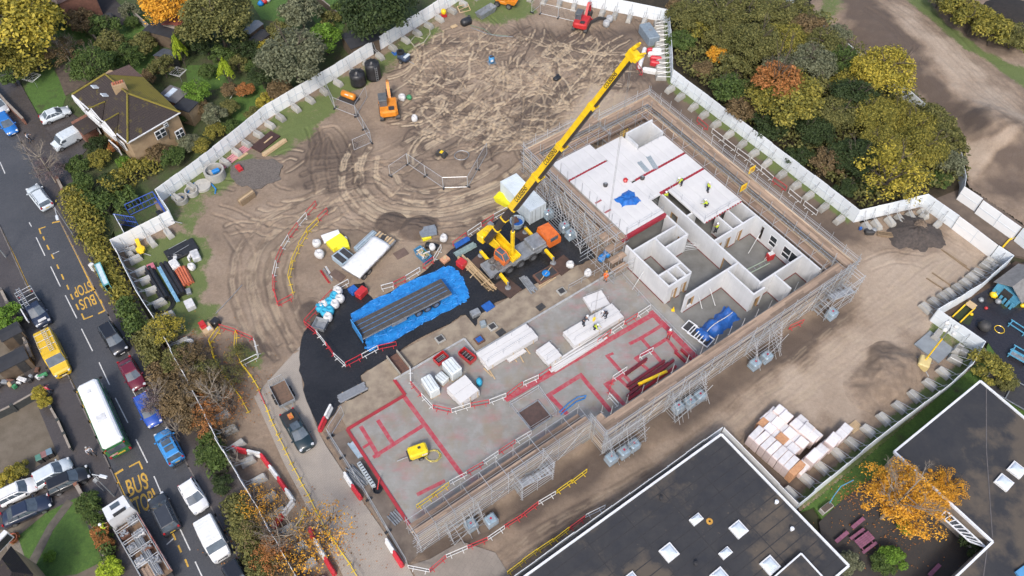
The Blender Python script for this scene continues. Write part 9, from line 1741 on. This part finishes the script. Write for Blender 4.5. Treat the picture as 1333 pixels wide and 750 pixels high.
def house():
    ze,zr=5.0,7.6; A=P(166.5,187,ze); Bc=P(235,147,ze); C=P(141,88,ze+.3); Dn=P(94,124,ze)     # eaves: near corner, right, back, left
    ridA=P(166,122,zr); ridB=P(137,97,zr); o=Vector(((A.x+Bc.x+Dn.x)/3,(A.y+Bc.y+Dn.y)/3,0)); t=empty('semi_detached_house',o,0,'brown roofed semi detached house with tan stucco side and mossy rear slope','house'); l=lambda p:p-o
    Cq=P(186,100,ze); 
    plan=[A,Bc,Cq+(Cq-Bc)*0,P(141,88,ze),Dn]; ctr=sum(plan,Vector())/5
    MB().prism([l(p+(ctr-p)*.07) for p in plan],0,ze-.02).build('wall',m_stucco,t)
    def slope(name,m,pts):
        pts=[l(p) for p in pts]; n=(pts[1]-pts[0]).cross(pts[2]-pts[0]).normalized(); n=n if n.z>0 else -n; k=len(pts); mb=MB(); mb.add(pts+[p-n*.14 for p in pts],[tuple(range(k)),tuple(range(2*k-1,k-1,-1))]+[(i,k+i,k+(i+1)%k,(i+1)%k) for i in range(k)]); return mb.build(name,m,t)
    r1=slope('roof',m_tile,[A,ridA,ridB,Dn]); slope('roof',m_tile,[A,Bc,ridA]); slope('roof',m_tilem,[Bc,P(186,100,ze+.2),ridB,ridA]); slope('roof',m_tiler,[P(186,100,ze+.25),P(168,84,ze+1.9),ridB+Vector((0,0,.02))]); 
    def onp(u,v,p0,p1,p2,up):
        n=(p1-p0).cross(p2-p0); c0=Vector((0,0,H)); d=P(u,v,0)-c0; return c0+d*((p0-c0).dot(n)/d.dot(n))+Vector((0,0,up))
    nf=(ridB-A).cross(Dn-A).normalized(); nf=nf if nf.z>0 else -nf
    for u,v in((126.5,113.5),(139,124)):
        p=onp(u,v,A,ridB,Dn,.06); MB().box(l(p),(.8,1.35,.14),M=Matrix.Rotation(math.atan2(nf.y,nf.x)+PI/2,4,'Z')@Matrix.Rotation(-math.acos(nf.z),4,'X')).build('roof_window',m_dome,t)
    for e0,e1,tp,dn in(((114,146),(133,160),(137,133),0),((133,162),(152,178),(155,148),0)):
        w0,w1=onp(*e0,A,ridB,Dn,.12),onp(*e1,A,ridB,Dn,.12); rt_=onp(*tp,A,ridB,Dn,.1); m_=(w0+w1)/2+Vector((0,0,1.5)); slope('roof',m_tile,[w0,m_,rt_]); slope('roof',m_tile,[w1,m_,rt_]); slope('gable_face',m_wpaint,[w0,w1,m_])
        MB().bar(l(m_),l(rt_),.1,5).build('ridge_tile',m_tilem,t)
    ch=l(P(155,112,7.9)); MB().box(ch-Vector((0,0,.7)),(1.7,.9,2.2),R(28)).build('chimney',m_stucco,t)
    for k in range(5): MB().lathe(ch+Vector((math.cos(R(28))*(-.6+k*.3),math.sin(R(28))*(-.6+k*.3),.4)),[(.12,0),(.13,.35),(.08,.36)],8).build('chimney_pot',M('chimney_pot',(.45,.15,.09),(.3,.1,.06),.8,3),t)
    MB().beam(l(A)+Vector((0,0,.05)),l(Bc)+Vector((0,0,.05)),.14,.12).build('gutter',m_wpaint,t); MB().beam(l(A)+Vector((0,0,.06)),l(Dn)+Vector((0,0,.06)),.16,.13).build('gutter',m_wpaint,t)
    for e0,e1,nm in((A,ridA,'hip_tile'),(Bc,ridA,'hip_tile'),(ridA,ridB,'ridge_tile'),(Dn,ridB,'verge_tile')): MB().bar(l(e0)+Vector((0,0,.1)),l(e1)+Vector((0,0,.1)),.13,6).build(nm,m_tilem,t)
    def win(u,v,z,w,h,rz,mull=1):
        p=l(P(u,v,z)); M4=Matrix.Rotation(rz,4,'Z'); f=MB(); f.box(p,(w,.16,h),M=M4); fr=f.build('window',m_wpaint,t); 
        for k in range(mull+1): 
            for j in range(2): q=p+Vector((math.cos(rz)*(-w/2+w*(k+.5)/(mull+1)),math.sin(rz)*(-w/2+w*(k+.5)/(mull+1)),-h/4+h/2*j))+Vector((math.sin(rz)*.08,-math.cos(rz)*.08,0)); MB().box(q,(w/(mull+1)-.14,.06,h/2-.14),M=M4).build('pane',m_pane,fr)
    rzs=math.atan2((Bc-A).y,(Bc-A).x); win(209,174,3.6,1.5,1.3,rzs); win(234,174,2.6,1.2,1.3,rzs); win(216,163,4.4,.6,.6,rzs,0)
    rzf=math.atan2((A-Dn).y,(A-Dn).x)
    for u,v,z,w_ in((108,140,3.7,2.2),(126,155,3.7,2.4),(142,172,3.7,2.2),(158,187,3.0,2.0),(123,165,1.6,2.4),(150,192,1.4,2.4)): win(u,v,z,w_,1.3,rzf,2)
    for a_,c_ in(((96,128),(112,146)),((114,148),(131,163)),((134,166),(150,180))): MB().beam(l(P(*a_,4.5)),l(P(*c_,4.5)),.25,.9).build('barge_board',m_wpaint,t)
    MB().bar(l(P(219,169,4.9)),l(P(222,186,.3)),.05,6).build('downpipe',m_dk,t)
    MB().box(l(P(113,168,1.2)),(2.6,2.2,2.4),rzf).build('porch',m_hbrick,t); MB().box(l(P(113,163,2.5)),(3.0,2.6,.12),rzf).build('porch_roof',m_tile,t)
    q,rz,L,w=fit((206,126),(222,112),(224,139),2.8); MB().box(l(q)+Vector((0,0,1.4)),(L,w,2.8),rz).build('extension',m_hbrick,t); MB().box(l(q)+Vector((0,0,2.86)),(L+.2,w+.2,.12),rz).build('extension_roof',M('extension_felt',(.14,.13,.13),(.1,.095,.095),.8,1.5),t); MB().box(l(q)+Vector((-.3,.2,2.98)),(1.9,.8,.12),rz).build('rooflight',m_dome,t)
    q,rz,L,w=fit((226,140),(238,128),(240,152),2.6); MB().box(l(q)+Vector((0,0,1.3)),(L,w,2.6),rz).build('extension',m_stucco,t); MB().box(l(q)+Vector((0,0,2.66)),(L+.2,w+.2,.12),rz).build('extension_roof',m_feltd,t)
house()
def far_house(pts,z,mr,mw,label,wins=()):
    q=[P(u,v,z) for u,v in pts]; o=Vector((q[0].x,q[0].y,0)); t=empty('house',o,0,label,'house'); MB().prism([p-o for p in q],0,z-.05).build('wall',mw,t); c=sum(q,Vector())/len(q)-o; MB().prism([p-o+(p-o-c)*.04 for p in q],z-.05,z+1.6,.55).build('roof',mr,t)
    for u,v,w_,zz,rz in wins: p=P(u,v,zz)-o; f=MB().box(p,(w_,.5,1.3),rz).build('window',m_wpaint,t); MB().box(p+Vector((math.sin(rz)*.24,-math.cos(rz)*.24,0)),(w_-.25,.08,1.0),rz).build('pane',m_pane,f)
far_house([(34,0),(62,-22),(40,-60),(-10,-30)],5,m_tile,m_wpaint,'white fronted house cut off by the top edge',((42,8,2.2,2,R(-25)),(54,2,2.2,3.2,R(-25)),(44,3,1.6,3.6,R(-25))))
far_house([(76,4),(118,-16),(100,-60),(60,-30)],5,m_tiler,m_hbrick,'red brick house cut off by the top edge',((95,6,1.6,1.6,R(-25)),(107,2,1.4,2.0,R(-25))))
far_house([(0,738),(14,712),(42,748),(30,790),(-20,790)],5.0,m_tile,m_stucco,'tan house corner at the lower left frame edge',((18,737,1.4,3.4,R(-50)),(33,748,1.4,3.0,R(-50)),(2,705,1.8,2.6,R(60))))
sheet('gravel_bed',px([(8,690),(24,700),(36,735),(60,752),(40,760),(10,720)]),.09,M('pale_gravel',(.24,.21,.17),(.17,.15,.12),.95,6,.8),.2)
t=empty('plant_pot',P(19,703,.1),0,'terracotta plant pot by the house wall','plant pot'); MB().lathe((0,0,0),[(.35,0),(.5,.6),(.42,.6),(.36,.45),(.01,.44)],12).build('pot',m_pter,t); MB().lathe((0,0,.45),[(.35,0),(.25,.25),(.02,.35)],8).build('plant',LM['rust'],t,True)
